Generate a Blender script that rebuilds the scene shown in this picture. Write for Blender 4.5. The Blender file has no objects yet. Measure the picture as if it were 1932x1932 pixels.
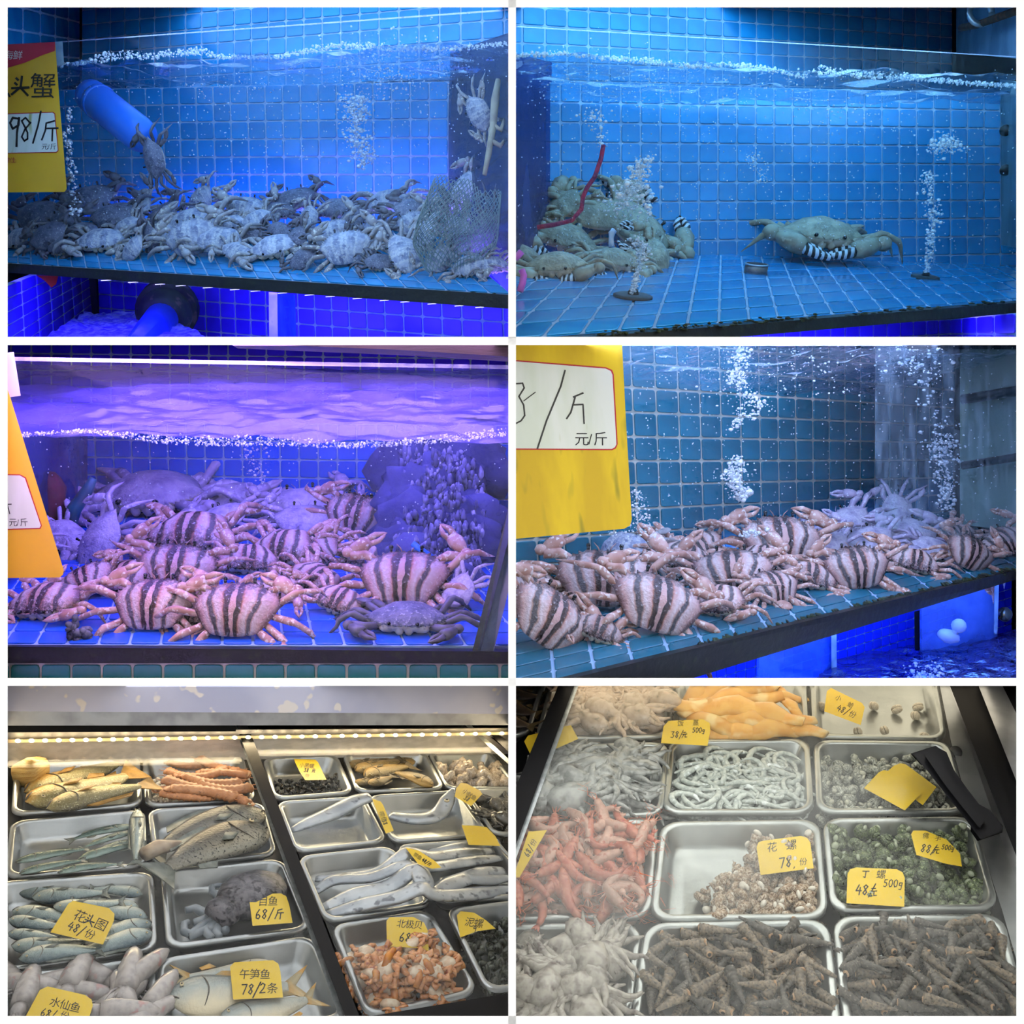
import bpy, bmesh, math, random
import numpy as np
from mathutils import Vector, Matrix, noise

# ------------------------------------------------------------------ camera, sky, lights, exposure
SC = bpy.context.scene
COL = SC.collection
F = 1800.0                      # focal length for a 1932 px frame
PITCH = math.radians(14)
CAM = Vector((0, 0, 1.6))
RT = Vector((1, 0, 0)); FW = Vector((0, math.cos(PITCH), -math.sin(PITCH))); UP = Vector((0, math.sin(PITCH), math.cos(PITCH)))
cd = bpy.data.cameras.new('camera'); cam = bpy.data.objects.new('camera', cd); COL.objects.link(cam)
cam.location = CAM; cam.rotation_euler = (math.pi / 2 - PITCH, 0, 0)
cd.sensor_width = 36; cd.lens = 36 * F / 1932; cd.clip_start = .05
SC.camera = cam
SC.view_settings.view_transform = 'Standard'; SC.view_settings.look = 'None'
SC.view_settings.exposure = 0; SC.view_settings.gamma = 1; SC.view_settings.use_curve_mapping = False
SC.cycles.max_bounces = 4; SC.cycles.diffuse_bounces = 2; SC.cycles.glossy_bounces = 2
SC.cycles.transparent_max_bounces = 10; SC.cycles.sample_clamp_indirect = 4
SC.cycles.use_adaptive_sampling = True; SC.cycles.adaptive_threshold = .13; SC.cycles.adaptive_min_samples = 12
SC.cycles.use_denoising = True
wd = bpy.data.worlds.new('shop_daylight'); SC.world = wd; wd.use_nodes = True
wd.node_tree.nodes['Background'].inputs[0].default_value = (1, .99, .97, 1)
wd.node_tree.nodes['Background'].inputs[1].default_value = 1.12

def W(px, py, z):               # pixel of the 1932 frame at depth z in front of the lens -> point in the room
    return CAM + RT * ((px - 966) / F * z) + UP * (-(py - 966) / F * z) + FW * z
def ray(px, py):
    return (RT * ((px - 966) / F) + UP * (-(py - 966) / F) + FW)
def pix(p):
    d = p - CAM; z = d.dot(FW)
    return 966 + d.dot(RT) / z * F, 966 - d.dot(UP) / z * F, z

def area_lamp(name, corners, color, power, flip=False):
    a, b, c, d = corners       # a flat rectangular lamp spanned by its corners a-b (length) and a-d (width)
    L = bpy.data.lights.new(name, 'AREA'); L.shape = 'RECTANGLE'; L.color = color; L.energy = power
    u = (b - a + c - d) / 2; v = (d - a + c - b) / 2
    L.size = u.length; L.size_y = v.length
    x = u.normalized(); n = x.cross(v).normalized(); y = n.cross(x)
    if flip: n = -n; y = -y
    o = bpy.data.objects.new(name, L); COL.objects.link(o)
    M = Matrix((x, y, n)).transposed().to_4x4(); M.translation = (a + b + c + d) / 4
    o.matrix_world = M
    return o
# added fill lamps, edge-on under each bay's top board, to tint and brighten it (a point of board line py, depth z)
def board_fill(name, x0, x1, py, z0, z1, color, power):
    return area_lamp(name, [W(x0, py, z0), W(x1, py, z0), W(x1, py, z1), W(x0, py, z1)], color, power, flip=True)
board_fill('tank_fill', 80, 940, 16.5, 1.5, 3.0, (.34, .58, 1), 18)
board_fill('tank_fill', 990, 1900, 16.5, 1.5, 2.9, (.27, .62, 1), 21)
board_fill('tank_fill', 60, 940, 653, 1.35, 2.2, (.80, .47, 1), 22)
board_fill('tank_fill', 1000, 1900, 653, 1.35, 2.2, (.50, .58, 1), 13)
board_fill('freezer_fill', 60, 940, 1296, 1.35, 2.7, (.95, .96, 1), 5.0)  # added fill for the freezers, brightening trays and ledge
board_fill('freezer_fill', 1000, 1900, 1296, 1.35, 1.9, (1, .98, .95), 3.2)
board_fill('freezer_fill', 1060, 1800, 1296, 2.0, 2.5, (1, .85, .62), 2.0)  # added in place of a warm strip out of view

# ------------------------------------------------------------------ helpers
random.seed(7)
def hexc(h):
    h = h.lstrip('#'); v = [int(h[i:i + 2], 16) / 255 for i in (0, 2, 4)]
    return tuple((c / 12.92 if c <= .04045 else ((c + .055) / 1.055) ** 2.4) for c in v) + (1,)

def pm(name, c1, c2=None, scale=10, rough=.5, metal=0, spec=.5, bump=0, bscale=None, var=0, sss=0, coat=0,
       detail=3, ramp=(.4, .6), stretch=None, c3=None, s3=40, r3=(.62, .68), emit=None, alpha=None, aniso=0):
    m = bpy.data.materials.new(name); m.use_nodes = True
    nt = m.node_tree; N = nt.nodes; L = nt.links; b = N['Principled BSDF']
    b.inputs['Roughness'].default_value = rough; b.inputs['Metallic'].default_value = metal
    b.inputs['Specular IOR Level'].default_value = spec
    b.inputs['Coat Weight'].default_value = coat
    if sss:
        b.inputs['Subsurface Weight'].default_value = sss; b.inputs['Subsurface Radius'].default_value = (.01, .006, .004)
        b.inputs['Subsurface Scale'].default_value = .5
    c1 = hexc(c1) if isinstance(c1, str) else c1
    tc = N.new('ShaderNodeTexCoord'); src = tc.outputs['Object']
    if stretch:
        mp = N.new('ShaderNodeMapping'); mp.inputs['Scale'].default_value = stretch
        L.new(src, mp.inputs[0]); src = mp.outputs[0]
    col = None
    def nz(sc, d=detail):
        n = N.new('ShaderNodeTexNoise'); n.inputs['Scale'].default_value = sc; n.inputs['Detail'].default_value = d
        L.new(src, n.inputs['Vector']); return n
    def mapr(o, lo, hi):
        r = N.new('ShaderNodeMapRange'); r.inputs[1].default_value = lo; r.inputs[2].default_value = hi
        L.new(o, r.inputs[0]); return r.outputs[0]
    def mixc(fac, a, bcol):
        x = N.new('ShaderNodeMix'); x.data_type = 'RGBA'
        L.new(fac, x.inputs[0])
        for s, v in ((6, a), (7, bcol)):
            if isinstance(v, tuple): x.inputs[s].default_value = v
            else: L.new(v, x.inputs[s])
        return x.outputs[2]
    if c2 is not None:
        c2 = hexc(c2) if isinstance(c2, str) else c2
        col = mixc(mapr(nz(scale).outputs[0], *ramp), c1, c2)
    if c3 is not None:
        c3 = hexc(c3) if isinstance(c3, str) else c3
        col = mixc(mapr(nz(s3, 2).outputs[0], *r3), col if col is not None else c1, c3)
    if var:
        oi = N.new('ShaderNodeObjectInfo'); h = N.new('ShaderNodeHueSaturation')
        v = N.new('ShaderNodeMapRange'); v.inputs[3].default_value = 1 - var; v.inputs[4].default_value = 1 + var
        L.new(oi.outputs['Random'], v.inputs[0]); L.new(v.outputs[0], h.inputs['Value'])
        if col is not None: L.new(col, h.inputs['Color'])
        else: h.inputs['Color'].default_value = c1
        col = h.outputs[0]
    if col is not None: L.new(col, b.inputs['Base Color'])
    else: b.inputs['Base Color'].default_value = c1
    if bump:
        bn = N.new('ShaderNodeBump'); bn.inputs['Strength'].default_value = bump; bn.inputs['Distance'].default_value = .01
        L.new(nz(bscale or scale * 3, 4).outputs[0], bn.inputs['Height']); L.new(bn.outputs[0], b.inputs['Normal'])
    if emit:
        m.cycles.emission_sampling = 'NONE'; b.inputs['Emission Color'].default_value = emit[0]; b.inputs['Emission Strength'].default_value = emit[1]
    if alpha is not None: b.inputs['Alpha'].default_value = alpha
    return m

def glassy(name, tint=(1, 1, 1, 1), refl=.06, rough=.02, film=0, filmc=(.8, .85, .9, 1), fscale=6, fr=(.45, .7), stretch=(1, 1, 1), bump=0, bsc=20):
    """clear sheet: transparent + a little gloss, with an optional patchy milky film on it"""
    m = bpy.data.materials.new(name); m.use_nodes = True; nt = m.node_tree; N = nt.nodes; L = nt.links
    N.remove(N['Principled BSDF']); out = N['Material Output']
    t = N.new('ShaderNodeBsdfTransparent'); t.inputs[0].default_value = tint
    g = N.new('ShaderNodeBsdfGlossy'); g.inputs['Roughness'].default_value = rough
    mx = N.new('ShaderNodeMixShader'); mx.inputs[0].default_value = refl
    L.new(t.outputs[0], mx.inputs[1]); L.new(g.outputs[0], mx.inputs[2]); last = mx.outputs[0]
    tc = N.new('ShaderNodeTexCoord'); mp = N.new('ShaderNodeMapping'); mp.inputs['Scale'].default_value = stretch
    L.new(tc.outputs['Object'], mp.inputs[0])
    if film:
        n = N.new('ShaderNodeTexNoise'); n.inputs['Scale'].default_value = fscale; n.inputs['Detail'].default_value = 5
        L.new(mp.outputs[0], n.inputs['Vector'])
        r = N.new('ShaderNodeMapRange'); r.inputs[1].default_value = fr[0]; r.inputs[2].default_value = fr[1]; r.inputs[3].default_value = film * .15; r.inputs[4].default_value = film
        L.new(n.outputs[0], r.inputs[0])
        d = N.new('ShaderNodeBsdfDiffuse'); d.inputs[0].default_value = filmc
        m2 = N.new('ShaderNodeMixShader'); L.new(r.outputs[0], m2.inputs[0]); L.new(last, m2.inputs[1]); L.new(d.outputs[0], m2.inputs[2]); last = m2.outputs[0]
    if bump:
        n = N.new('ShaderNodeTexNoise'); n.inputs['Scale'].default_value = bsc; n.inputs['Detail'].default_value = 3
        L.new(mp.outputs[0], n.inputs['Vector'])
        bn = N.new('ShaderNodeBump'); bn.inputs['Strength'].default_value = bump; bn.inputs['Distance'].default_value = .02
        L.new(n.outputs[0], bn.inputs['Height']); L.new(bn.outputs[0], g.inputs['Normal'])
    L.new(last, out.inputs[0])
    return m

class MB:
    def __init__(s): s.v = []; s.f = []; s.m = []
    def add(s, verts, faces, mi=0):
        o = len(s.v); s.v += [Vector(v) for v in verts]
        for f in faces: s.f.append([i + o for i in f]); s.m.append(mi)
        return o
    def box(s, c, h, mi=0, M=None):
        vs = [Vector((x * h[0], y * h[1], z * h[2])) for x in (-1, 1) for y in (-1, 1) for z in (-1, 1)]
        vs = [(M @ v if M else v) + Vector(c) for v in vs]
        s.add(vs, [(0, 1, 3, 2), (4, 6, 7, 5), (0, 4, 5, 1), (2, 3, 7, 6), (0, 2, 6, 4), (1, 5, 7, 3)], mi)
    def hexa(s, a, b, mi=0):    # two quads of corners, front a and back b
        s.add(list(a) + list(b), [(0, 1, 2, 3), (7, 6, 5, 4), (0, 4, 5, 1), (1, 5, 6, 2), (2, 6, 7, 3), (3, 7, 4, 0)], mi)
    def tube(s, path, rad, seg=7, mi=0, up=(0, 0, 1), cap=True):
        P = [Vector(p) for p in path]; n = len(P); up = Vector(up); rings = []
        o = len(s.v)
        for i, p in enumerate(P):
            d = (P[min(i + 1, n - 1)] - P[max(i - 1, 0)])
            d = d.normalized() if d.length > 1e-9 else Vector((1, 0, 0))
            x = d.cross(up)
            if x.length < 1e-4: x = d.cross(Vector((.3, 1, .2)))
            x.normalize(); y = x.cross(d).normalized()
            r = rad[i]; a, b = r if isinstance(r, tuple) else (r, r)
            for k in range(seg):
                t = 2 * math.pi * k / seg
                s.v.append(p + x * (math.cos(t) * a) + y * (math.sin(t) * b))
        for i in range(n - 1):
            for k in range(seg):
                k2 = (k + 1) % seg
                s.f.append([o + i * seg + k, o + i * seg + k2, o + (i + 1) * seg + k2, o + (i + 1) * seg + k]); s.m.append(mi)
        if cap:
            s.f.append([o + k for k in range(seg)][::-1]); s.m.append(mi)
            s.f.append([o + (n - 1) * seg + k for k in range(seg)]); s.m.append(mi)
    def ball(s, c, r, mi=0, nu=8, nv=5, M=None, wob=0, seed=0):
        c = Vector(c); r = r if isinstance(r, (tuple, list)) else (r, r, r)
        vs = []
        for j in range(nv + 1):
            ph = math.pi * j / nv
            for i in range(nu if 0 < j < nv else 1):
                th = 2 * math.pi * i / nu
                d = Vector((math.sin(ph) * math.cos(th), math.sin(ph) * math.sin(th), math.cos(ph)))
                k = 1 + (wob * noise.noise(d * 2.1 + Vector((seed, seed * .7, 0))) if wob else 0)
                q = Vector((d.x * r[0] * k, d.y * r[1] * k, d.z * r[2] * k))
                vs.append((M @ q if M else q) + c)
        fs = []
        def idx(j, i): return 0 if j == 0 else (1 + (nv - 1) * nu if j == nv else 1 + (j - 1) * nu + i % nu)
        for j in range(nv):
            for i in range(nu):
                q = [idx(j, i), idx(j + 1, i), idx(j + 1, i + 1), idx(j, i + 1)]
                u = []
                for a in q:
                    if a not in u: u.append(a)
                fs.append(u)
        s.add(vs, fs, mi)
    def mesh(s, name, mats, smooth=True):
        me = bpy.data.meshes.new(name); me.from_pydata([tuple(v) for v in s.v], [], s.f)
        for m in mats: me.materials.append(m)
        me.polygons.foreach_set('material_index', s.m)
        me.polygons.foreach_set('use_smooth', [smooth] * len(s.f)); me.update()
        return me

BAY = {}
CUR = [0]
def ob(name, me, parent=None, M=None, kind=None, label=None, cat=None, group=None):
    o = bpy.data.objects.new(name, me); COL.objects.link(o)
    if parent: o.parent = parent
    if M is not None: o.matrix_basis = M
    if kind: o['kind'] = kind
    if label: o['label'] = label
    if cat: o['category'] = cat
    if group: o['group'] = group
    BAY[o.name] = CUR[0]
    return o
def copy(o, parent=None, M=None, label=None, group=None):
    c = o.copy(); COL.objects.link(c); c.parent = parent
    if M is not None: c.matrix_basis = M
    if label: c['label'] = label
    if group: c['group'] = group
    BAY[c.name] = CUR[0]
    return c

class Plane:
    def __init__(s, p, n): s.p = p; s.n = n.normalized()
    def at(s, px, py, h=0):
        d = ray(px, py); t = (s.p + s.n * h - CAM).dot(s.n) / d.dot(s.n)
        return CAM + d * t
def par(pts, z0):
    """the parallelogram in space whose four corners fall on these pixels; z0 = depth of the first"""
    r = [np.array([(x - 966) / F, -(y - 966) / F, 1.0]) for x, y in pts]
    A = np.array([r[0], -r[1], r[2], -r[3]]).T
    z = np.linalg.svd(A)[2][-1]; z = z / z[0] * z0
    return [W(x, y, float(k)) for (x, y), k in zip(pts, z)]
def q2(i, pts):                 # pixel lists read off the doubled crops of each picture area
    ox, oy = [(0, 0), (966, 0), (0, 644), (966, 644), (0, 1288), (966, 1288)][i - 1]
    return [(ox + x / 2, oy + y / 2) for x, y in pts]

def rounded(w, h, r, n=3):
    out = []
    for cx, cy, a in ((w - r, h - r, 0), (-w + r, h - r, 90), (-w + r, -h + r, 180), (w - r, -h + r, 270)):
        for k in range(n):
            t = math.radians(a + 90 * k / (n - 1)); out.append((cx + r * math.cos(t), cy + r * math.sin(t)))
    return out
def tile_mesh(eu, ev, nrm, mat, th=.003, gap=.045, name='tile'):
    o1 = rounded(.5 - gap, .5 - gap, .10); o2 = rounded(.5 - gap - .025, .5 - gap - .025, .09); n = len(o1)
    vs = [eu * a + ev * b for a, b in o1] + [eu * a + ev * b + nrm * (th * .75) for a, b in o1] + [eu * a + ev * b + nrm * th for a, b in o2]
    fs = [(k, (k + 1) % n, n + (k + 1) % n, n + k) for k in range(n)] + [(n + k, n + (k + 1) % n, 2 * n + (k + 1) % n, 2 * n + k) for k in range(n)] + [tuple(range(2 * n, 3 * n))]
    b = MB(); b.add(vs, fs); return b.mesh(name, [mat], False)
def tiled(name, pts, nu, nv, u0, u1, v0, v1, mat, grout, z0=None, face=None, th=.003, back=.02, kind='structure', label=None, skip=None, P=None, gap=.045):
    """a tiled slab: pts = 4 pixels (TL, TR, BR, BL) spanning nu x nv tiles, laid from index u0..u1, v0..v1"""
    P = P or par(pts, z0)
    eu = (P[1] - P[0]) / nu; ev = (P[3] - P[0]) / nv
    n = eu.cross(ev).normalized()
    if n.dot(CAM - P[0]) < 0: n = -n
    A = P[0] + eu * u0 + ev * v0; B = P[0] + eu * u1 + ev * v0; C = P[0] + eu * u1 + ev * v1; D = P[0] + eu * u0 + ev * v1
    b = MB(); b.hexa((A, B, C, D), [x - n * back for x in (A, B, C, D)])
    w = ob(name, b.mesh(name, [grout], False), kind=kind, label=label)
    me = tile_mesh(eu, ev, n, mat, th, gap)
    for i in range(u0, u1):
        for j in range(v0, v1):
            c = P[0] + eu * (i + .5) + ev * (j + .5)
            if skip and skip(*pix(c)[:2]): continue
            ob('tile', me, w, Matrix.Translation(c))
    return w, P, eu, ev, n

# ------------------------------------------------------------------ picture areas (bays) and the white boards between them
RECT = {1: (14.5, 14, 959, 635.5), 2: (973.5, 14, 1917.5, 635.5), 3: (14.5, 651, 959, 1279), 4: (973.5, 651, 1917.5, 1279),
        5: (14.5, 1294, 959, 1917), 6: (973.5, 1294, 1917.5, 1917)}
def inbay(px, py, m=0):
    if not CUR[0]: return True
    a, b, c, d = RECT[CUR[0]]
    return a - m < px < c + m and b - m < py < d + m
ZF, ZB = 1.2, 4.3
M_white = pm('white_paint', (.93, .93, .92, 1), rough=.5, spec=.3)
M_dark = pm('light_blocking_board', '#15181c', rough=.8)
def board(name, x0, y0, x1, y1, label, ins=1.2):
    a = [W(x0, y0, ZF), W(x1, y0, ZF), W(x1, y1, ZF), W(x0, y1, ZF)]
    i = ins
    b = [W(x0 + i, y0 + i, ZB), W(x1 - i, y0 + i, ZB), W(x1 - i, y1 - i, ZB), W(x0 + i, y1 - i, ZB)]
    m = MB(); m.hexa(a, b); return ob(name, m.mesh(name, [M_white], False), kind='structure', label=label)
board('wall_left', -70, -70, 14.5, 2002, 'white painted board closing the stand on the left')
board('wall_right', 1917.5, -70, 2002, 2002, 'white painted board closing the stand on the right')
board('trim_1', 959, -70, 973.5, 2002, 'white upright board between the left and right bays')
board('ceiling', 14.5, -70, 1917.5, 14, 'white board across the top of the stand')
board('trim_2', 14.5, 635.5, 1917.5, 651, 'white shelf board between the top and middle bays')
board('trim_3', 14.5, 1279, 1917.5, 1294, 'white shelf board between the middle and bottom bays')
board('floor', 14.5, 1917, 1917.5, 2002, 'white board under the bottom bays')
m = MB(); m.hexa([W(x, y, ZB - .02) for x, y in ((-70, -70), (2002, -70), (2002, 2002), (-70, 2002))], [W(x, y, ZB + .05) for x, y in ((-70, -70), (2002, -70), (2002, 2002), (-70, 2002))])
ob('wall_back', m.mesh('wall_back', [M_dark], False), kind='structure', label='added dark board behind the bays keeping out light from the back')  # added to stop world light coming in from behind

# materials of the tanks
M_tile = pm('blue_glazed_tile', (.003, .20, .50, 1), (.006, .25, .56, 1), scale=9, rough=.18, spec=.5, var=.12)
M_tile_teal_lit = pm('teal_lit_tile', (.003, .125, .19, 1), (.006, .16, .24, 1), scale=9, rough=.2, spec=.5, var=.15)  # blue tile whose teal in dim light is put into the colour
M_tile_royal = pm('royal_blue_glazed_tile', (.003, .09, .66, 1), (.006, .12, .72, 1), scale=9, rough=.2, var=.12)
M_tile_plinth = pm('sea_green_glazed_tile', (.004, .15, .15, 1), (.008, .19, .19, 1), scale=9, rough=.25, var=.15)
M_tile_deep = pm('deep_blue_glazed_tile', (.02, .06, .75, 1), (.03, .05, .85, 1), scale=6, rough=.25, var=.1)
M_tile_violet_lit = pm('violet_lit_tile', (.05, .02, .8, 1), (.06, .03, .9, 1), scale=6, rough=.25, var=.1)  # blue tile with the violet lamplight put into its colour
M_grout = pm('pale_grout', (.34, .50, .68, 1), (.26, .42, .62, 1), scale=25, rough=.85)
M_grout_cream = pm('cream_grout', (.50, .50, .42, 1), (.35, .38, .32, 1), scale=25, rough=.85)
M_bar = pm('black_tank_frame', '#05090e', '#0a110d', scale=14, rough=.4, spec=.3, c3='#1a2412', s3=60, r3=(.6, .72), bump=.2, bscale=60)
M_moss = pm('mossy_edge', '#2d3a12', '#15190d', scale=70, rough=.9, bump=.6, bscale=120)
M_glass = glassy('tank_glass', (.96, .99, 1, 1), .010, .02, film=.025, filmc=(.5, .65, .9, 1), fscale=3, fr=(.45, .75))
M_glass_streak = glassy('streaked_tank_glass', (.95, .98, 1, 1), .015, .05, film=.22, filmc=(.55, .68, .8, 1), fscale=5, fr=(.5, .78), stretch=(12, 12, .5))
M_rim = glassy('glass_cut_edge', (.8, .85, 1, 1), .35, .15, film=.5, filmc=(.45, .5, .8, 1), fscale=40)
M_steel = pm('brushed_steel', (.55, .57, .6, 1), (.40, .42, .45, 1), scale=12, rough=.32, metal=.9, bump=.05, bscale=80)
M_water_up = glassy('rough_water_skin', (.72, .92, 1, 1), .42, .10, film=.16, filmc=(.35, .5, .95, 1), fscale=22, fr=(.45, .7), bump=.9, bsc=18)
M_water_down = glassy('rippled_water_top', (.35, .45, 1, 1), .09, .18, film=.66, filmc=(.09, .075, .70, 1), fscale=6, fr=(.3, .7), bump=.35, bsc=12)
M_foam = pm('white_froth', (.85, .88, .95, 1), rough=.25, spec=.6, sss=.0, alpha=.9)
M_bubble = glassy('air_bubble', (.9, .95, 1, 1), .38, .08, film=.55, filmc=(.95, .97, 1, 1), fscale=60, fr=(.4, .6))
M_speck = pm('tiny_air_bubble', (.9, .95, 1, 1), rough=.2, spec=.8)

def slab(name, quad, th, mat, kind=None, label=None, cat=None, away=True, group=None, parent=None, smooth=False):
    """flat plate: 4 world corners (TL,TR,BR,BL) and a thickness going away from the lens"""
    n = (quad[1] - quad[0]).cross(quad[3] - quad[0]).normalized()
    if n.dot(CAM - quad[0]) < 0: n = -n
    b = MB(); b.hexa(quad, [q - n * th for q in quad])
    return ob(name, b.mesh(name, [mat], smooth), parent, kind=kind, label=label, cat=cat, group=group)
def pq(i, pts, zs):             # doubled-crop pixels with a depth each
    return [W(x, y, z) for (x, y), z in zip(q2(i, pts), zs)]
def sheet(name, quad, nu, nv, amp, freq, mat, kind, label, cat, seed=0, nrm=None):
    """wavy water skin over a quad of world corners"""
    a, b, c, d = quad; n = nrm or (b - a).cross(d - a).normalized(); m = MB(); vs = []
    for j in range(nv + 1):
        for i in range(nu + 1):
            u, v = i / nu, j / nv
            p = (a * (1 - u) + b * u) * (1 - v) + (d * (1 - u) + c * u) * v
            w = noise.noise(p * freq + Vector((seed, 0, 0))) + .5 * noise.noise(p * freq * 2.3 + Vector((0, seed, 3)))
            vs.append(p + n * (amp * w))
    fs = [(j * (nu + 1) + i, j * (nu + 1) + i + 1, (j + 1) * (nu + 1) + i + 1, (j + 1) * (nu + 1) + i) for j in range(nv) for i in range(nu)]
    m.add(vs, fs); return ob(name, m.mesh(name, [mat]), kind=kind, label=label, cat=cat)
def skipf(px, py): return not inbay(px, py, 34)

FLOOR = {}
# ---------------- top left tank
CUR[0] = 1
tiled('wall_back', q2(1, [(310, 95), (1080, 18), (1080, 80), (310, 150)]), 13, 1, 0, 30, -3, 5, M_tile, M_grout, z0=3.25, label='blue tiled wall rising behind the top left tank', skip=skipf)
tiled('wall_left', q2(1, [(85, 30), (300, 85), (300, 152), (85, 118)]), 4, 1, -3, 4, -3, 5, M_tile, M_grout, z0=2.72, label='blue tiled side wall left of the top left tank', skip=skipf)
wb1 = tiled('wall_tank', [(276, 199), (846, 189), (846, 330), (281, 330)], 17, 4, -9, 22, -1, 7, M_tile, M_grout, z0=2.86, label='blue tiled back of the top left tank', skip=skipf)
tiled('wall_low', [(186, 555), (950, 608), (952, 676), (188, 607)], 25, 2, 0, 32, -3, 5, M_tile_violet_lit, M_grout, z0=3.5, label='violet lit tiled wall of the sump under the top left tank', skip=skipf)
tiled('wall_left_low', [(69.6, 559.8), (134.2, 526.5), (137, 562), (72.4, 603)], 3, 2, -4, 5, -2, 6, M_tile_violet_lit, M_grout, z0=2.85, label='violet lit tiled side wall of the sump', skip=skipf)
g1 = [W(10, 86, 2.62), W(965, 19, 2.0), W(965, 560, 2.0), W(10, 497, 2.62)]
slab('front_pane', g1, .006, M_glass, label='clear front pane of the crab tank beside the yellow 98 sign', cat='glass pane')
b = MB(); b.hexa([W(96, 79.5, 2.55), W(965, 16.5, 1.998), W(965, 20, 1.998), W(96, 81.5, 2.55)], [W(96, 79.5, 2.57), W(965, 16.5, 2.02), W(965, 20, 2.02), W(96, 81.5, 2.57)])
ob('pane_edge', b.mesh('pane_edge', [M_rim], False), label='pale cut top edge of the glass beside the yellow 98 sign', cat='glass edge')
F1 = [W(10, 407, 2.98), W(965, 432, 2.62), W(965, 556, 2.0), W(10, 496, 2.62)]
tiled('floor_tank', None, 30, 10, 0, 30, 0, 10, M_tile, M_grout, P=[F1[0], F1[0] + (F1[2] - F1[3]), F1[2], F1[3]], label='blue tiled floor of the top left tank', skip=skipf)
FLOOR[1] = Plane(F1[3], (F1[2] - F1[3]).cross(F1[0] - F1[3]).normalized())
t = MB(); t.hexa([W(10, 497, 2.60), W(965, 557, 1.985), W(965, 583, 1.985), W(10, 514, 2.60)], [W(10, 495, 2.66), W(965, 552, 2.06), W(965, 580, 2.06), W(10, 513, 2.66)])
bar = ob('tank_rail', t.mesh('tank_rail', [M_bar], False), label='black bottom rail of the tank above the blue sump pipe', cat='rail')
t = MB()
for k in range(150):
    x = random.uniform(20, 955); u = (x - 10) / 955; z = 2.61 + (1.992 - 2.61) * u
    y = 496.5 + 60.5 * u - abs(random.gauss(0, 1.6)); w = random.uniform(2, 7)
    dens = 1 if 330 < x < 640 else .5
    if random.random() < dens: t.ball(W(x, y + 2, z), (w / F * z, .012, random.uniform(1, 2.4) / F * z), nu=6, nv=4, wob=.5, seed=k)
ob('moss', t.mesh('moss', [M_moss]), kind='stuff', label='green moss along the rail of the top left tank', cat='moss')
M_led = pm('led_chip', (1, 1, 1, 1), emit=((.55, .5, 1, 1), 1.6))
for k in range(16):
    x = 200 + k * 47 + (k % 3) * 4; u = (x - 10) / 955; z = 2.62 + (2.0 - 2.62) * u; y = 514.5 + 69 * u
    t = MB(); t.box(W(x, y + .6, z), (8 / F * z, .006, .0008), M=Matrix.Rotation(math.radians(-4), 3, 'Y')); ob('led_chip', t.mesh('led_chip', [M_led], False), bar)
area_lamp('sump_lamp', [W(60, 517, 2.66), W(940, 582, 2.08), W(940, 586, 2.2), W(60, 521, 2.8)], (.25, .12, 1), 16, flip=True)
# white post and blue perspex below the rail
M_post = pm('stained_white_post', '#c9d2d6', '#7f958c', scale=14, rough=.6, c3='#2c3b2e', s3=24, r3=(.64, .7))
t = MB(); t.hexa([W(507, 551, 2.5), W(523, 552, 2.5), W(524, 640, 2.5), W(508, 640, 2.5)], [W(507, 551, 2.56), W(523, 552, 2.56), W(524, 640, 2.56), W(508, 640, 2.56)])
ob('support_post', t.mesh('support_post', [M_post], False), label='stained white post under the black rail of the top left tank', cat='post')
M_perspex = glassy('blue_perspex', (.35, .6, 1, 1), .12, .15, film=.55, filmc=(.10, .32, .95, 1), fscale=7, fr=(.3, .7))
slab('divider_pane', [W(524, 552, 2.52), W(557, 556, 2.72), W(559, 640, 2.72), W(525, 640, 2.52)], .005, M_perspex, label='cloudy blue divider pane right of the white post', cat='pane')
# sump pipe with black collar
M_pipe = pm('blue_plastic_pipe', (.02, .07, .75, 1), (.03, .09, .85, 1), scale=8, rough=.3)
M_rubber = pm('black_rubber', '#101812', '#26331f', scale=20, rough=.7, c3='#5a5040', s3=30, r3=(.62, .7))
pr = ob('sump_pipe', None, label='blue sump pipe in a grimy black collar under the tank', cat='pipe')
a = W(311, 593, 3.02); bb = W(262, 668, 2.62)
t = MB(); t.tube([a, a.lerp(bb, .5), bb], [.050, .050, .050], 20); ob('pipe', t.mesh('pipe', [M_pipe]), pr)
t = MB(); d = (bb - a).normalized()
ring = []
for k in range(6): ring.append(a - d * .07 + d * (.026 * k))
t.tube(ring, [.062, .078, .082, .080, .066, .054], 20); ob('collar', t.mesh('collar', [M_rubber]), pr)
t = MB(); t.tube([a - d * .10, a - d * .02], [.094, .094], 24); ob('flange', t.mesh('flange', [M_rubber]), pr)
# dark corner strip and red corner of a card
M_black = pm('black_plastic', '#0c0d10', rough=.35)
t = MB(); t.hexa([W(170, 528, 3.3), W(181, 529, 3.3), W(185, 588, 3.3), W(174, 586, 3.3)], [W(170, 528, 3.36), W(181, 529, 3.36), W(185, 588, 3.36), W(174, 586, 3.36)])
ob('corner_strip', t.mesh('corner_strip', [M_bar], False), label='dark corner strip where the sump walls meet', cat='strip')
M_red = pm('red_card', '#c01830', rough=.5)
t = MB(); q = [W(68, 519, 2.56), W(110, 521, 2.56), W(106, 536, 2.56), W(97, 543, 2.56), W(85, 530, 2.56)]; n = (CAM - q[0]).normalized() * .002
t.add(q + [p - n for p in q], [(0, 1, 2, 3, 4), (9, 8, 7, 6, 5)] + [(k, (k + 1) % 5, 5 + (k + 1) % 5, 5 + k) for k in range(5)])
ob('red_tag', t.mesh('red_tag', [M_red], False), label='red card corner hanging below the rail', cat='card')
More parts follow.
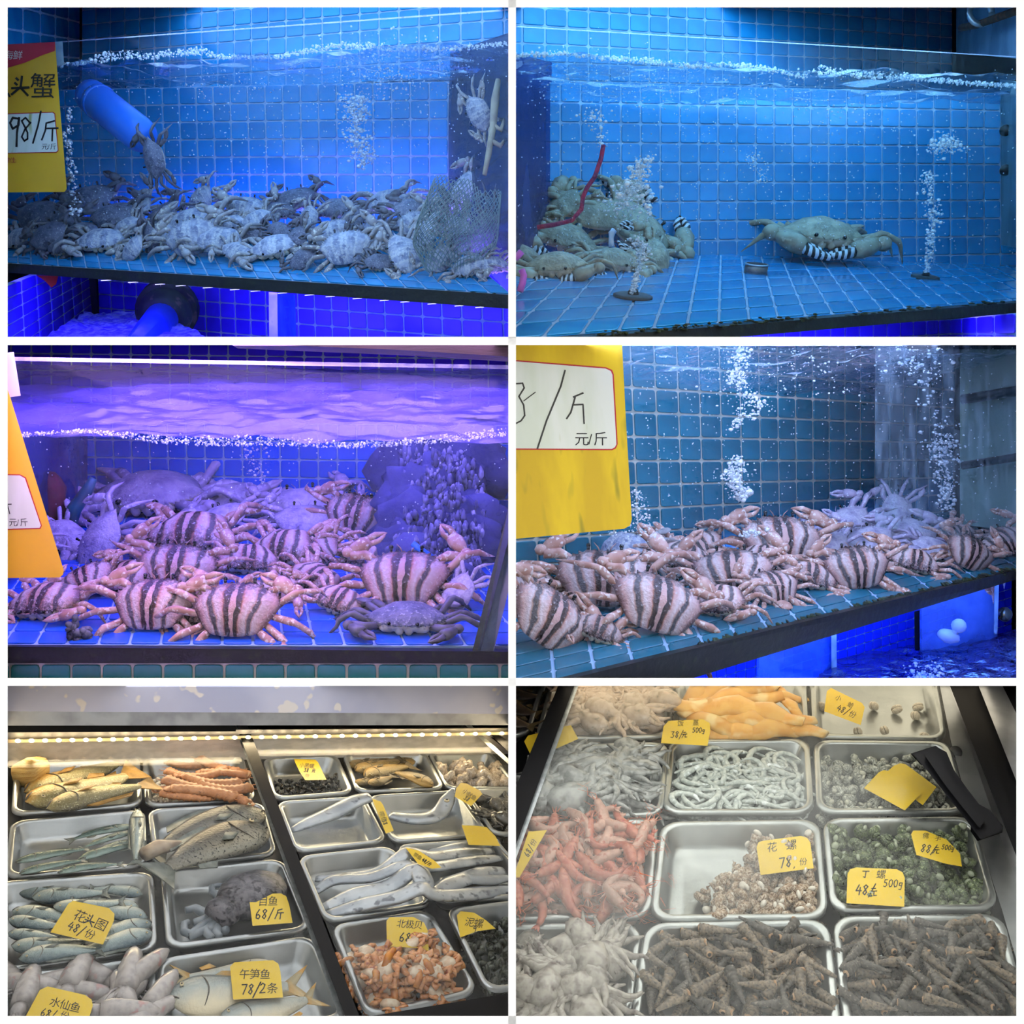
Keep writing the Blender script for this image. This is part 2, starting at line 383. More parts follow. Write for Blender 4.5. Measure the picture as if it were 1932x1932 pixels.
def froth_patch(quad, nu, nv, amp, mat, name, label, cat, seed=1):
    return sheet(name, quad, nu, nv, amp, 26, mat, 'stuff', label, cat, seed)
M_sumpw = pm('violet_froth_water', (.12, .10, .85, 1), (.30, .34, .95, 1), scale=40, rough=.2, ramp=(.42, .58), bump=.6, bscale=60, detail=5)
froth_patch([W(160, 590, 3.25), W(300, 590, 3.25), W(420, 650, 2.55), W(60, 650, 2.5)], 40, 24, .012, M_sumpw, 'sump_water', 'frothy violet water in the sump below the top left tank', 'water')
# right hand partition
slab('glass_partition', [W(846, 100, 2.66), W(965, 60, 2.1), W(965, 560, 2.1), W(846, 430, 2.66)], .006, glassy('dim_pane', (.45, .5, .6, 1), .06, .1, film=.5, filmc=(.10, .14, .26, 1), fscale=6, fr=(.3, .7)), label='murky end pane behind the net bag', cat='glass pane')
WS1 = [W(10, 172, 3.0), W(965, 150, 2.62), W(965, 86, 2.02), W(10, 128, 2.62)]
sheet('water_surface', WS1, 110, 46, .020, 9, M_water_up, 'stuff', 'choppy water surface of the top left tank', 'water', 2)

# ---------------- top right tank
CUR[0] = 2
tiled('wall_back', q2(2, [(207, 38), (1615, 140), (1615, 190), (207, 105)]), 23, 1, -4, 24, -3, 7, M_tile, M_grout, z0=2.62, label='blue tiled wall rising behind the top right tank', skip=skipf)
wb2 = tiled('wall_tank', q2(2, [(410, 392), (1780, 418), (1780, 893), (410, 912)]), 20, 7, -7, 22, -1, 9, M_tile, M_grout, z0=2.25, label='blue tiled back of the top right tank', skip=skipf)
fl2 = tiled('floor_tank', q2(2, [(710, 965), (1395, 945), (1650, 1150), (660, 1230)]), 10, 8, -16, 18, 0, 12, M_tile, M_grout, z0=2.27, label='blue tiled floor of the top right tank', skip=skipf)
FLOOR[2] = Plane(fl2[1][0], fl2[4])
def cut_off(root, p, n):          # trim a tiled slab (and its tiles) along a line, keeping the far side
    for o in [root] + list(root.children):
        M = Matrix.Translation(o.location) if o.parent else Matrix.Identity(4); loc = p - M.translation
        s_ = [(v.co - loc).dot(n) for v in o.data.vertices]
        if max(s_) <= 0: continue
        if min(s_) >= 0: bpy.data.objects.remove(o); continue
        bm = bmesh.new(); bm.from_mesh(o.data); bmesh.ops.bisect_plane(bm, geom=bm.verts[:] + bm.edges[:] + bm.faces[:], plane_co=loc, plane_no=n, clear_outer=True)
        me = o.data.copy(); bm.to_mesh(me); bm.free(); o.data = me
def on2(x, y, dz=0): p = FLOOR[2].at(*q2(2, [(x, y)])[0]); return p + (CAM - p).normalized() * dz
_e = on2(1905, 1140) - on2(180, 1276); _n = _e.cross(FLOOR[2].n).normalized()
if _n.dot(CAM - on2(180, 1276)) < 0: _n = -_n
cut_off(fl2[0], on2(180, 1276), _n)
slab('front_pane', pq(2, [(10, 98), (1905, 216), (1905, 1140), (10, 1290)], [1.5, 1.80, 1.76, 1.40]), .006, M_glass, label='clear front pane of the tank holding one big crab', cat='glass pane')
b = MB(); qa = pq(2, [(10, 97), (1905, 213), (1905, 217), (10, 102)], [1.517, 1.857, 1.857, 1.517]); qb = pq(2, [(10, 97), (1905, 213), (1905, 217), (10, 102)], [1.537, 1.877, 1.877, 1.537]); b.hexa(qa, qb)
ob('pane_edge', b.mesh('pane_edge', [M_rim], False), label='pale cut top edge of the glass of the top right tank', cat='glass edge')
b = MB(); b.hexa([on2(180, 1280, .05), on2(1905, 1142, .05), pq(2, [(1905, 1180)], [(on2(1905, 1142, .05) - CAM).dot(FW)])[0], pq(2, [(180, 1330)], [(on2(180, 1280, .05) - CAM).dot(FW)])[0]], [on2(180, 1266, .0), on2(1905, 1132, .0), on2(1905, 1172, -.1), on2(180, 1330, -.1)])
ob('tank_rail', b.mesh('tank_rail', [M_bar], False), label='black mossy rail under the tank with the big crab', cat='rail')
t = MB()
for k in range(170):
    x = random.uniform(330, 1890); u = (x - 200) / 1705; z = 1.5 + .34 * u; y = 1270 - 134 * u + random.gauss(0, 5); w = random.uniform(3, 12)
    if x < 1150 or random.random() < .3:
        px, py = q2(2, [(x, y)])[0]; t.ball(on2(x, y, .05), (w / 2 / F * z, .01, random.uniform(1, 2.4) / F * z), nu=6, nv=4, wob=.5, seed=k)
ob('moss', t.mesh('moss', [M_moss]), kind='stuff', label='brown moss along the rail of the top right tank', cat='moss')
tiled('wall_low', q2(2, [(1255, 1225), (1655, 1205), (1655, 1260), (1255, 1285)]), 8, 1, -8, 8, 0, 4, M_tile_violet_lit, M_grout, z0=2.5, label='violet lit tiled wall under the top right tank', skip=skipf)
tiled('wall_right_low', q2(2, [(1655, 1205), (1905, 1180), (1905, 1262), (1655, 1260)]), 4, 1, 0, 6, 0, 4, M_tile_violet_lit, M_grout, z0=2.62, label='violet lit tiled side wall under the top right tank', skip=skipf)
area_lamp('sump_lamp', pq(2, [(1000, 1240), (1880, 1190), (1880, 1192), (1000, 1242)], [1.8, 2.1, 2.3, 2.0]), (.25, .14, 1), 7, flip=True)
# steel corner at the right end, bolts, sheet above
M_greysheet = pm('blue_grey_sheet_metal', '#7f9cb8', '#5f7d9c', scale=8, rough=.45, metal=.2, c3='#3a3028', s3=18, r3=(.68, .72))
se = ob('steel_end_post', None, label='steel end post with two dark bolts right of the big crab tank', cat='post')
t = MB(); t.hexa(pq(2, [(1842, 300), (1905, 310), (1905, 935), (1846, 925)], [2.3, 2.0, 2.0, 2.3]), pq(2, [(1848, 300), (1930, 310), (1930, 935), (1852, 925)], [2.36, 2.06, 2.06, 2.36]))
ob('plate', t.mesh('plate', [pm('dull_steel_plate', '#6d8286', '#4b5f60', scale=10, rough=.4, metal=.4)], False), se)
for yy in (492, 642):
    t = MB(); c = pq(2, [(1862, yy)], [2.16])[0]; d = (CAM - c).normalized(); t.tube([c, c + d * .02], [.013, .012], 12); ob('bolt', t.mesh('bolt', [M_black]), se)
slab('sheet_panel', pq(2, [(1676, 10), (1915, 10), (1915, 222), (1676, 200)], [3.3, 2.4, 2.4, 3.3]), .01, M_greysheet, label='blue grey sheet metal panel at the top right corner', cat='panel')
t = MB(); t.tube(pq(2, [(1695, 105), (1760, 92), (1905, 40)], [2.8, 2.6, 2.25]), [.010, .010, .010], 8)
ob('rusty_rod', t.mesh('rusty_rod', [pm('rust', '#4a2a1c', '#2a1a14', scale=40, rough=.9)]), label='rusty rod crossing the sheet metal panel', cat='rod')
t = MB(); c = pq(2, [(1768, 50)], [2.55])[0]
cc = [c + RT * (.030 * math.cos(a)) + UP * (.030 * math.sin(a)) for a in [2 * math.pi * k / 20 for k in range(21)]]
t.tube(cc, [.008] * 21, 8); ob('pipe_ring', t.mesh('pipe_ring', [M_steel]), label='metal ring behind the rusty rod', cat='ring')
slab('glass_partition', pq(2, [(10, 200), (150, 235), (150, 880), (10, 1000)], [1.7, 2.24, 2.24, 1.9]), .006, glassy('dim_pane_violet', (.35, .4, .65, 1), .06, .1, film=.55, filmc=(.08, .12, .35, 1), fscale=6, fr=(.3, .7)), label='murky end pane left of the crab heap', cat='glass pane')
WS2 = pq(2, [(10, 385), (1850, 385), (1905, 300), (10, 205)], [2.2, 2.36, 1.9, 1.55])
sheet('water_surface', WS2, 110, 46, .016, 10, M_water_up, 'stuff', 'choppy water surface of the top right tank', 'water', 5)

# ---------------- middle left tank
CUR[0] = 3
tiled('wall_back', q2(3, [(420, -12), (1430, 2), (1430, 62), (420, 50)]), 14, 1, -7, 22, -3, 4, M_tile_violet_lit, M_grout, z0=2.75, label='violet lit tiled wall above the middle left tank', skip=skipf)
wb3 = tiled('wall_tank', q2(3, [(427, 372), (1420, 382), (1420, 520), (432, 505)]), 14, 2, -6, 21, -1, 4, M_tile_royal, M_grout, z0=2.53, label='blue tiled back of the middle left tank', skip=skipf)
fl3 = tiled('floor_tank', q2(3, [(430, 612), (1420, 622), (1758, 1150), (134, 1145)]), 14, 18, -6, 21, 0, 18, M_tile_royal, M_grout, z0=2.53, label='blue tiled floor of the middle left tank', skip=skipf)
FLOOR[3] = Plane(fl3[1][0], fl3[4])
slab('front_pane', pq(3, [(15, 62), (1935, 105), (1935, 1185), (15, 1150)], [1.52, 1.52, 1.50, 1.50]), .006, M_glass, label='clear front pane of the tank with the striped crab heap', cat='glass pane')
b = MB(); b.hexa(pq(3, [(15, 58), (1935, 90), (1935, 105), (15, 73)], [1.516] * 4), pq(3, [(15, 58), (1935, 90), (1935, 105), (15, 73)], [1.54] * 4))
ob('pane_edge', b.mesh('pane_edge', [M_rim], False), label='lavender cut top edge of the glass over the striped crabs', cat='glass edge')
b = MB(); b.hexa(pq(3, [(10, 1152), (1935, 1172), (1935, 1216), (10, 1214)], [1.485] * 4), pq(3, [(10, 1140), (1935, 1160), (1935, 1216), (10, 1214)], [1.56] * 4))
ob('tank_rail', b.mesh('tank_rail', [M_bar], False), label='black bottom rail below the striped crab heap', cat='rail')
tiled('wall_front', q2(3, [(155, 1214), (1655, 1214), (1655, 1332), (155, 1332)]), 13, 1, -2, 16, 0, 1, M_tile_plinth, M_grout_cream, z0=1.5, label='teal tiled plinth under the middle left tank', skip=skipf)
WS3 = pq(3, [(10, 90), (1935, 110), (1935, 385), (10, 352)], [2.62, 2.62, 1.56, 1.56])
sheet('water_surface', WS3, 110, 60, .010, 12, M_water_down, 'stuff', 'lavender rippled water surface of the middle left tank', 'water', 8)
M_wood = pm('dark_brown_wood', '#22100f', '#120909', scale=6, rough=.6, stretch=(1, 8, 8), bump=.2)
slab('shelf_lip', pq(3, [(860, 5), (1935, 5), (1935, 58), (1500, 32)], [1.42] * 4), .05, M_wood, label='dark brown wooden lip at the top of the middle left tank', cat='shelf')
M_postblue = pm('dark_silicone_post', '#0b1a26', '#123048', scale=9, rough=.3, c3='#1d4a70', s3=12, r3=(.55, .7))
pp = ob('slanted_post', None, label='dark slanted glass joint at the right of the striped crabs', cat='post')
for nm, x0, x1, mt in (('seal', 1895, 1925, M_black), ('strip', 1915, 1975, M_postblue)):
    t = MB(); t.hexa(pq(3, [(x0 + 40, 560), (x1 + 40, 560), (x1 - 115, 1178), (x0 - 115, 1178)], [1.62, 1.60, 1.50, 1.50]), pq(3, [(x0 + 40, 560), (x1 + 40, 560), (x1 - 115, 1178), (x0 - 115, 1178)], [1.67, 1.65, 1.55, 1.55]))
    ob(nm, t.mesh(nm, [mt], False), pp)
slab('glass_partition', pq(3, [(15, 300), (330, 345), (330, 700), (15, 900)], [1.75, 2.48, 2.48, 1.75]), .006, glassy('dim_pane_blue', (.3, .4, .75, 1), .05, .1, film=.6, filmc=(.05, .10, .38, 1), fscale=5, fr=(.3, .7)), label='murky blue end pane behind the yellow sign', cat='glass pane')

# ---------------- middle right tank
CUR[0] = 4
wb4 = tiled('wall_tank', q2(4, [(540, 180), (1195, 222), (1197, 672), (560, 715)]), 9, 6, -9, 18, -3, 10, M_tile_teal_lit, M_grout_cream, z0=2.06, label='teal lit tiled back of the middle right tank', skip=skipf)
wp4 = Plane(wb4[1][0], wb4[4])
TL = wp4.at(*q2(4, [(0, 940)])[0]); BL = pq(4, [(0, 1335)], [1.42])[0]; BR = pq(4, [(1920, 862)], [2.08])[0]
fl4 = tiled('floor_tank', None, 17, 10, 0, 18, 0, 10, M_tile_teal_lit, M_grout, P=[TL, TL + BR - BL, BR, BL], label='teal lit tiled floor of the middle right tank', skip=skipf)
FLOOR[4] = Plane(BL, fl4[4])
slab('front_pane', pq(4, [(5, 5), (1920, 35), (1920, 866), (5, 1335)], [1.40, 2.06, 2.06, 1.40]), .006, M_glass, label='clear front pane of the tank under the large yellow sign', cat='glass pane')
slab('streaked_pane', pq(4, [(1375, 5), (1920, 5), (1920, 760), (1375, 700)], [2.0, 2.12, 2.12, 2.0]), .004, M_glass_streak, label='water streaked end pane at the right of the middle right tank', cat='glass pane')
M_reflection = pm('green_grey_reflection', '#7f9a90', '#47605a', scale=5, rough=.35, stretch=(1, 1, .3), c3='#a8b060', s3=8, r3=(.56, .7))  # greenish reflection in the end glass, put into an opaque panel's colour
slab('end_reflection', pq(4, [(1690, 30), (1925, 30), (1925, 720), (1690, 690)], [2.42, 2.3, 2.3, 2.42]), .01, M_reflection, label='green grey reflection painted on a panel behind the streaked pane', cat='panel')
for yy, hh in ((205, 20), (455, 16)):
    t = MB(); t.tube(pq(4, [(1700, yy + 14), (1930, yy - 22)], [2.36, 2.24]), [hh / 2 / F * 2.3] * 2, 10)
    ob('cross_rail', t.mesh('cross_rail', [M_bar]), label='upper dark rail across the end panel' if yy < 300 else 'lower dark rail across the end panel', cat='rail')
b = MB(); b.hexa(pq(4, [(150, 1290), (1925, 858), (1925, 892), (620, 1290)], [1.41, 2.05, 2.05, 1.55]), pq(4, [(60, 1290), (1925, 846), (1925, 888), (620, 1290)], [1.48, 2.12, 2.12, 1.62]))
ob('tank_rail', b.mesh('tank_rail', [M_bar], False), label='black slanting rail below the striped crabs of the middle right tank', cat='rail')
t = MB()
for k in range(230):
    x = random.uniform(700, 1900); u = (x - 150) / 1775; z = 1.41 + .64 * u; y = 1290 - 432 * u - random.uniform(-4, 14); w = random.uniform(3, 12)
    px, py = q2(4, [(x, y)])[0]; t.ball(W(px, py, z - .004), (w / 2 / F * z, .012, random.uniform(1, 2.6) / F * z), nu=6, nv=4, wob=.5, seed=k)
ob('moss', t.mesh('moss', [M_moss]), kind='stuff', label='green moss along the slanting rail', cat='moss')
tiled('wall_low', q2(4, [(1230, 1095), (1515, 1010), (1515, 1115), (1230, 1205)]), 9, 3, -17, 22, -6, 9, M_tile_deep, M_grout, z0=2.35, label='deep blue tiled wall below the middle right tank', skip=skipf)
slab('perspex_sheet', pq(4, [(935, 1080), (1222, 1010), (1222, 1300), (930, 1300)], [2.0, 2.12, 2.12, 2.0]), .006, M_perspex, label='wide cloudy blue pane below the slanting rail', cat='pane')
t = MB(); t.hexa(pq(4, [(1204, 1015), (1224, 1010), (1226, 1300), (1206, 1300)], [2.1] * 4), pq(4, [(1204, 1015), (1224, 1010), (1226, 1300), (1206, 1300)], [2.14] * 4))
ob('pane_post', t.mesh('pane_post', [M_post], False), label='pale stained edge post of the wide blue pane', cat='post')
slab('perspex_sheet', pq(4, [(1545, 985), (1832, 905), (1832, 1130), (1545, 1180)], [2.24, 2.3, 2.3, 2.24]), .006, glassy('hazy_perspex', (.5, .65, 1, 1), .15, .2, film=.7, filmc=(.22, .36, .75, 1), fscale=7, fr=(.3, .7)), label='hazy blue pane behind the white tap', cat='pane')
t = MB(); t.hexa(pq(4, [(1822, 908), (1838, 905), (1832, 1105), (1818, 1105)], [2.28] * 4), pq(4, [(1822, 908), (1838, 905), (1832, 1105), (1818, 1105)], [2.31] * 4))
ob('pane_post', t.mesh('pane_post', [M_post], False), label='pale edge post of the hazy pane at the right', cat='post')
t = MB(); t.hexa(pq(4, [(1518, 1020), (1546, 1012), (1548, 1160), (1520, 1170)], [2.26] * 4), pq(4, [(1518, 1020), (1546, 1012), (1548, 1160), (1520, 1170)], [2.3] * 4))
ob('dark_post', t.mesh('dark_post', [M_bar], False), label='dark post left of the hazy blue pane', cat='post')
M_darkwater = glassy('dark_rippled_water', (.25, .25, .5, 1), .45, .06, film=.6, filmc=(.06, .04, .12, 1), fscale=6, fr=(.35, .6), bump=.8, bsc=26)
sheet('sump_water', pq(4, [(1225, 1190), (1930, 1085), (1930, 1330), (1100, 1330)], [2.3, 2.34, 1.9, 1.85]), 60, 30, .010, 22, M_darkwater, 'stuff', 'dark rippling water in the basin below the hazy pane', 'water', 11)
M_ball = pm('brass_ball', '#b8a070', '#6a5a40', scale=8, rough=.2, metal=.9)
t = MB(); t.ball(pq(4, [(1858, 1030)], [2.32])[0], 28 / 2 / F * 2.32, nu=18, nv=12); ob('float_ball', t.mesh('float_ball', [M_ball]), label='shiny round float ball at the right edge', cat='ball')
M_whiteplastic = pm('white_plastic', '#d8d4e6', rough=.4)
tp = ob('white_tap', None, label='white plastic tap above the dark water', cat='tap')
t = MB(); t.ball(pq(4, [(1648, 1112)], [2.2])[0], (44 / 2 / F * 2.2, .02, 26 / 2 / F * 2.2), nu=14, nv=8, M=Matrix.Rotation(.3, 3, 'Y'), wob=.15); ob('body', t.mesh('body', [M_whiteplastic]), tp)
t = MB(); c = pq(4, [(1664, 1105), (1680, 1088), (1686, 1074)], [2.19, 2.19, 2.19]); t.tube(c, [.006, .008, .014], 10); t.ball(c[2], .017, nu=10, nv=6); ob('handle', t.mesh('handle', [M_whiteplastic]), tp)
WS4 = pq(4, [(5, 165), (1400, 205), (1920, 40), (5, -60)], [1.95, 2.42, 2.08, 1.45])
sheet('water_surface', WS4, 110, 50, .016, 12, M_water_up, 'stuff', 'churning water surface of the middle right tank', 'water', 14)
area_lamp('sump_lamp', pq(4, [(700, 1262), (1880, 905), (1880, 907), (700, 1264)], [1.75, 2.12, 2.24, 1.9]), (.12, .25, 1), 9, flip=True)

# ------------------------------------------------------------------ crabs
def crab_shell_mat(name, kind):
    m = bpy.data.materials.new(name); m.use_nodes = True; nt = m.node_tree; N = nt.nodes; L = nt.links; b = N['Principled BSDF']
    b.inputs['Roughness'].default_value = .38; b.inputs['Specular IOR Level'].default_value = .5
    tc = N.new('ShaderNodeTexCoord'); sp = N.new('ShaderNodeSeparateXYZ'); L.new(tc.outputs['Object'], sp.inputs[0])
    def math_(op, a, c=None):
        n = N.new('ShaderNodeMath'); n.operation = op
        for i, v in ((0, a), (1, c)):
            if v is None: continue
            if isinstance(v, (int, float)): n.inputs[i].default_value = v
            else: L.new(v, n.inputs[i])
        return n.outputs[0]
    nz = N.new('ShaderNodeTexNoise'); nz.inputs['Scale'].default_value = 5.5 if kind == 'stripe' else 7; nz.inputs['Detail'].default_value = 4; L.new(tc.outputs['Object'], nz.inputs['Vector'])
    nf = N.new('ShaderNodeTexNoise'); nf.inputs['Scale'].default_value = 26; nf.inputs['Detail'].default_value = 3; L.new(tc.outputs['Object'], nf.inputs['Vector'])
    ax = math_('ABSOLUTE', sp.outputs[0]); ay = math_('MINIMUM', sp.outputs[1], .0)
    w = math_('ADD', math_('MULTIPLY', ay, .62), .5)
    t = math_('ADD', math_('DIVIDE', ax, w), math_('MULTIPLY', math_('SUBTRACT', nz.outputs[0], .5), .26))
    r = N.new('ShaderNodeValToRGB'); e = r.color_ramp.elements
    def ramp(stops):
        while len(e) > 1: e.remove(e[-1])
        e[0].position = stops[0][0]; e[0].color = hexc(stops[0][1])
        for p, c in stops[1:]:
            q = e.new(p); q.color = hexc(c)
    if kind == 'stripe':
        P, D, G, Wt = '#cf9f94', '#2a1510', '#5a4e4e', '#dcc2be'
        ramp([(0, P), (.055, P), (.075, D), (.19, '#4a2c22'), (.215, '#b07058'), (.24, P), (.40, Wt), (.46, '#b98a78'), (.49, G), (.585, G), (.61, '#b98a78'), (.65, Wt), (.82, P), (.90, '#8a6460'), (1, '#5a3c38')])
        L.new(t, r.inputs[0]); col = r.outputs[0]
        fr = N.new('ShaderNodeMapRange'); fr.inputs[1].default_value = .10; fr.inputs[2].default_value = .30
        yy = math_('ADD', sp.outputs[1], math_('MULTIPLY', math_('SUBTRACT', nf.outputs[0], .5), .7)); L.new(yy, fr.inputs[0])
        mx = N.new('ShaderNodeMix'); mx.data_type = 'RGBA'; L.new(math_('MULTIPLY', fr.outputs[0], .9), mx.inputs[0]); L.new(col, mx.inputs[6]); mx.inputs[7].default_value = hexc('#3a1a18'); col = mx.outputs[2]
    else:
        A, B, C_ = {'pale': ('#8a8ea8', '#b4b4c4', '#686c88'), 'mud': ('#a39a82', '#857f6c', '#b8ab90'), 'lilac': ('#b9a9c4', '#d6c8d6', '#9a8aa8'), 'dusk': ('#585a72', '#767488', '#40425a')}[kind]  # lilac: pale crab with the water's haze put into the shell colour
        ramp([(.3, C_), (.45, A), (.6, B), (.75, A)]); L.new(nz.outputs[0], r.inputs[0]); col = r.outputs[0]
        if kind == 'pale':      # pale centre streaks
            st = N.new('ShaderNodeMapRange'); st.inputs[1].default_value = .55; st.inputs[2].default_value = .75
            sw = math_('SINE', math_('MULTIPLY', t, 17)); L.new(math_('ADD', math_('MULTIPLY', sw, .25), nf.outputs[0]), st.inputs[0])
            mx = N.new('ShaderNodeMix'); mx.data_type = 'RGBA'; L.new(math_('MULTIPLY', st.outputs[0], .6), mx.inputs[0]); L.new(col, mx.inputs[6]); mx.inputs[7].default_value = hexc('#d9d3cf'); col = mx.outputs[2]
    sk = N.new('ShaderNodeMapRange'); sk.inputs[1].default_value = .60; sk.inputs[2].default_value = .66; L.new(nf.outputs[0], sk.inputs[0])
    m2 = N.new('ShaderNodeMix'); m2.data_type = 'RGBA'; L.new(math_('MULTIPLY', sk.outputs[0], .45), m2.inputs[0]); L.new(col, m2.inputs[6]); m2.inputs[7].default_value = hexc({'stripe': '#f0dcd8', 'mud': '#c9c2ae'}.get(kind, '#d8d4d8'))
    oi = N.new('ShaderNodeObjectInfo'); h = N.new('ShaderNodeHueSaturation'); v = N.new('ShaderNodeMapRange'); v.inputs[3].default_value = .82; v.inputs[4].default_value = 1.15
    L.new(oi.outputs['Random'], v.inputs[0]); L.new(v.outputs[0], h.inputs['Value']); L.new(m2.outputs[2], h.inputs['Color']); L.new(h.outputs[0], b.inputs['Base Color'])
    bp = N.new('ShaderNodeBump'); bp.inputs['Strength'].default_value = .3; bp.inputs['Distance'].default_value = .02; L.new(nf.outputs[0], bp.inputs['Height']); L.new(bp.outputs[0], b.inputs['Normal'])
    return m
CM = {k: crab_shell_mat(k + '_shell', k) for k in ('stripe', 'pale', 'mud', 'lilac', 'dusk')}
LM = {'stripe': pm('speckled_pink_limb', '#d0a292', '#b07a66', scale=9, rough=.4, c3='#e8d2c8', s3=22, r3=(.56, .62)),
      'pale': pm('tan_limb', '#a4a0a4', '#8f8484', scale=8, rough=.4, c3='#d6cfc4', s3=16, r3=(.58, .66)),
      'mud': pm('olive_limb', '#a39e88', '#877862', scale=7, rough=.4, c3='#b8a890', s3=14, r3=(.56, .66)),
      'lilac': pm('hazed_lilac_limb', '#c4b0c8', '#a898b8', scale=8, rough=.4, c3='#e0d4e4', s3=16, r3=(.56, .64)),  # limb colour holds the same painted water haze
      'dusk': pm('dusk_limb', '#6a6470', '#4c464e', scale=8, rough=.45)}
BM = pm('crab_belly', '#d8cdb8', '#b8a890', scale=7, rough=.45)
BAND = bpy.data.materials.new('black_white_finger'); BAND.use_nodes = True
_n = BAND.node_tree; _w = _n.nodes.new('ShaderNodeTexWave'); _w.inputs['Scale'].default_value = 4.2; _w.inputs['Distortion'].default_value = 3; _t = _n.nodes.new('ShaderNodeTexCoord'); _r = _n.nodes.new('ShaderNodeValToRGB')
_r.color_ramp.elements[0].position = .42; _r.color_ramp.elements[0].color = hexc('#0c1016'); _r.color_ramp.elements[1].position = .55; _r.color_ramp.elements[1].color = hexc('#d4dae2')
_n.links.new(_t.outputs['Object'], _w.inputs['Vector']); _n.links.new(_w.outputs[0], _r.inputs[0]); _n.links.new(_r.outputs[0], _n.nodes['Principled BSDF'].inputs['Base Color'])
TIP = pm('dark_claw_tip', '#4a3020', '#7a5038', scale=6, rough=.35)
EYE = pm('black_eye', '#08080a', rough=.12)

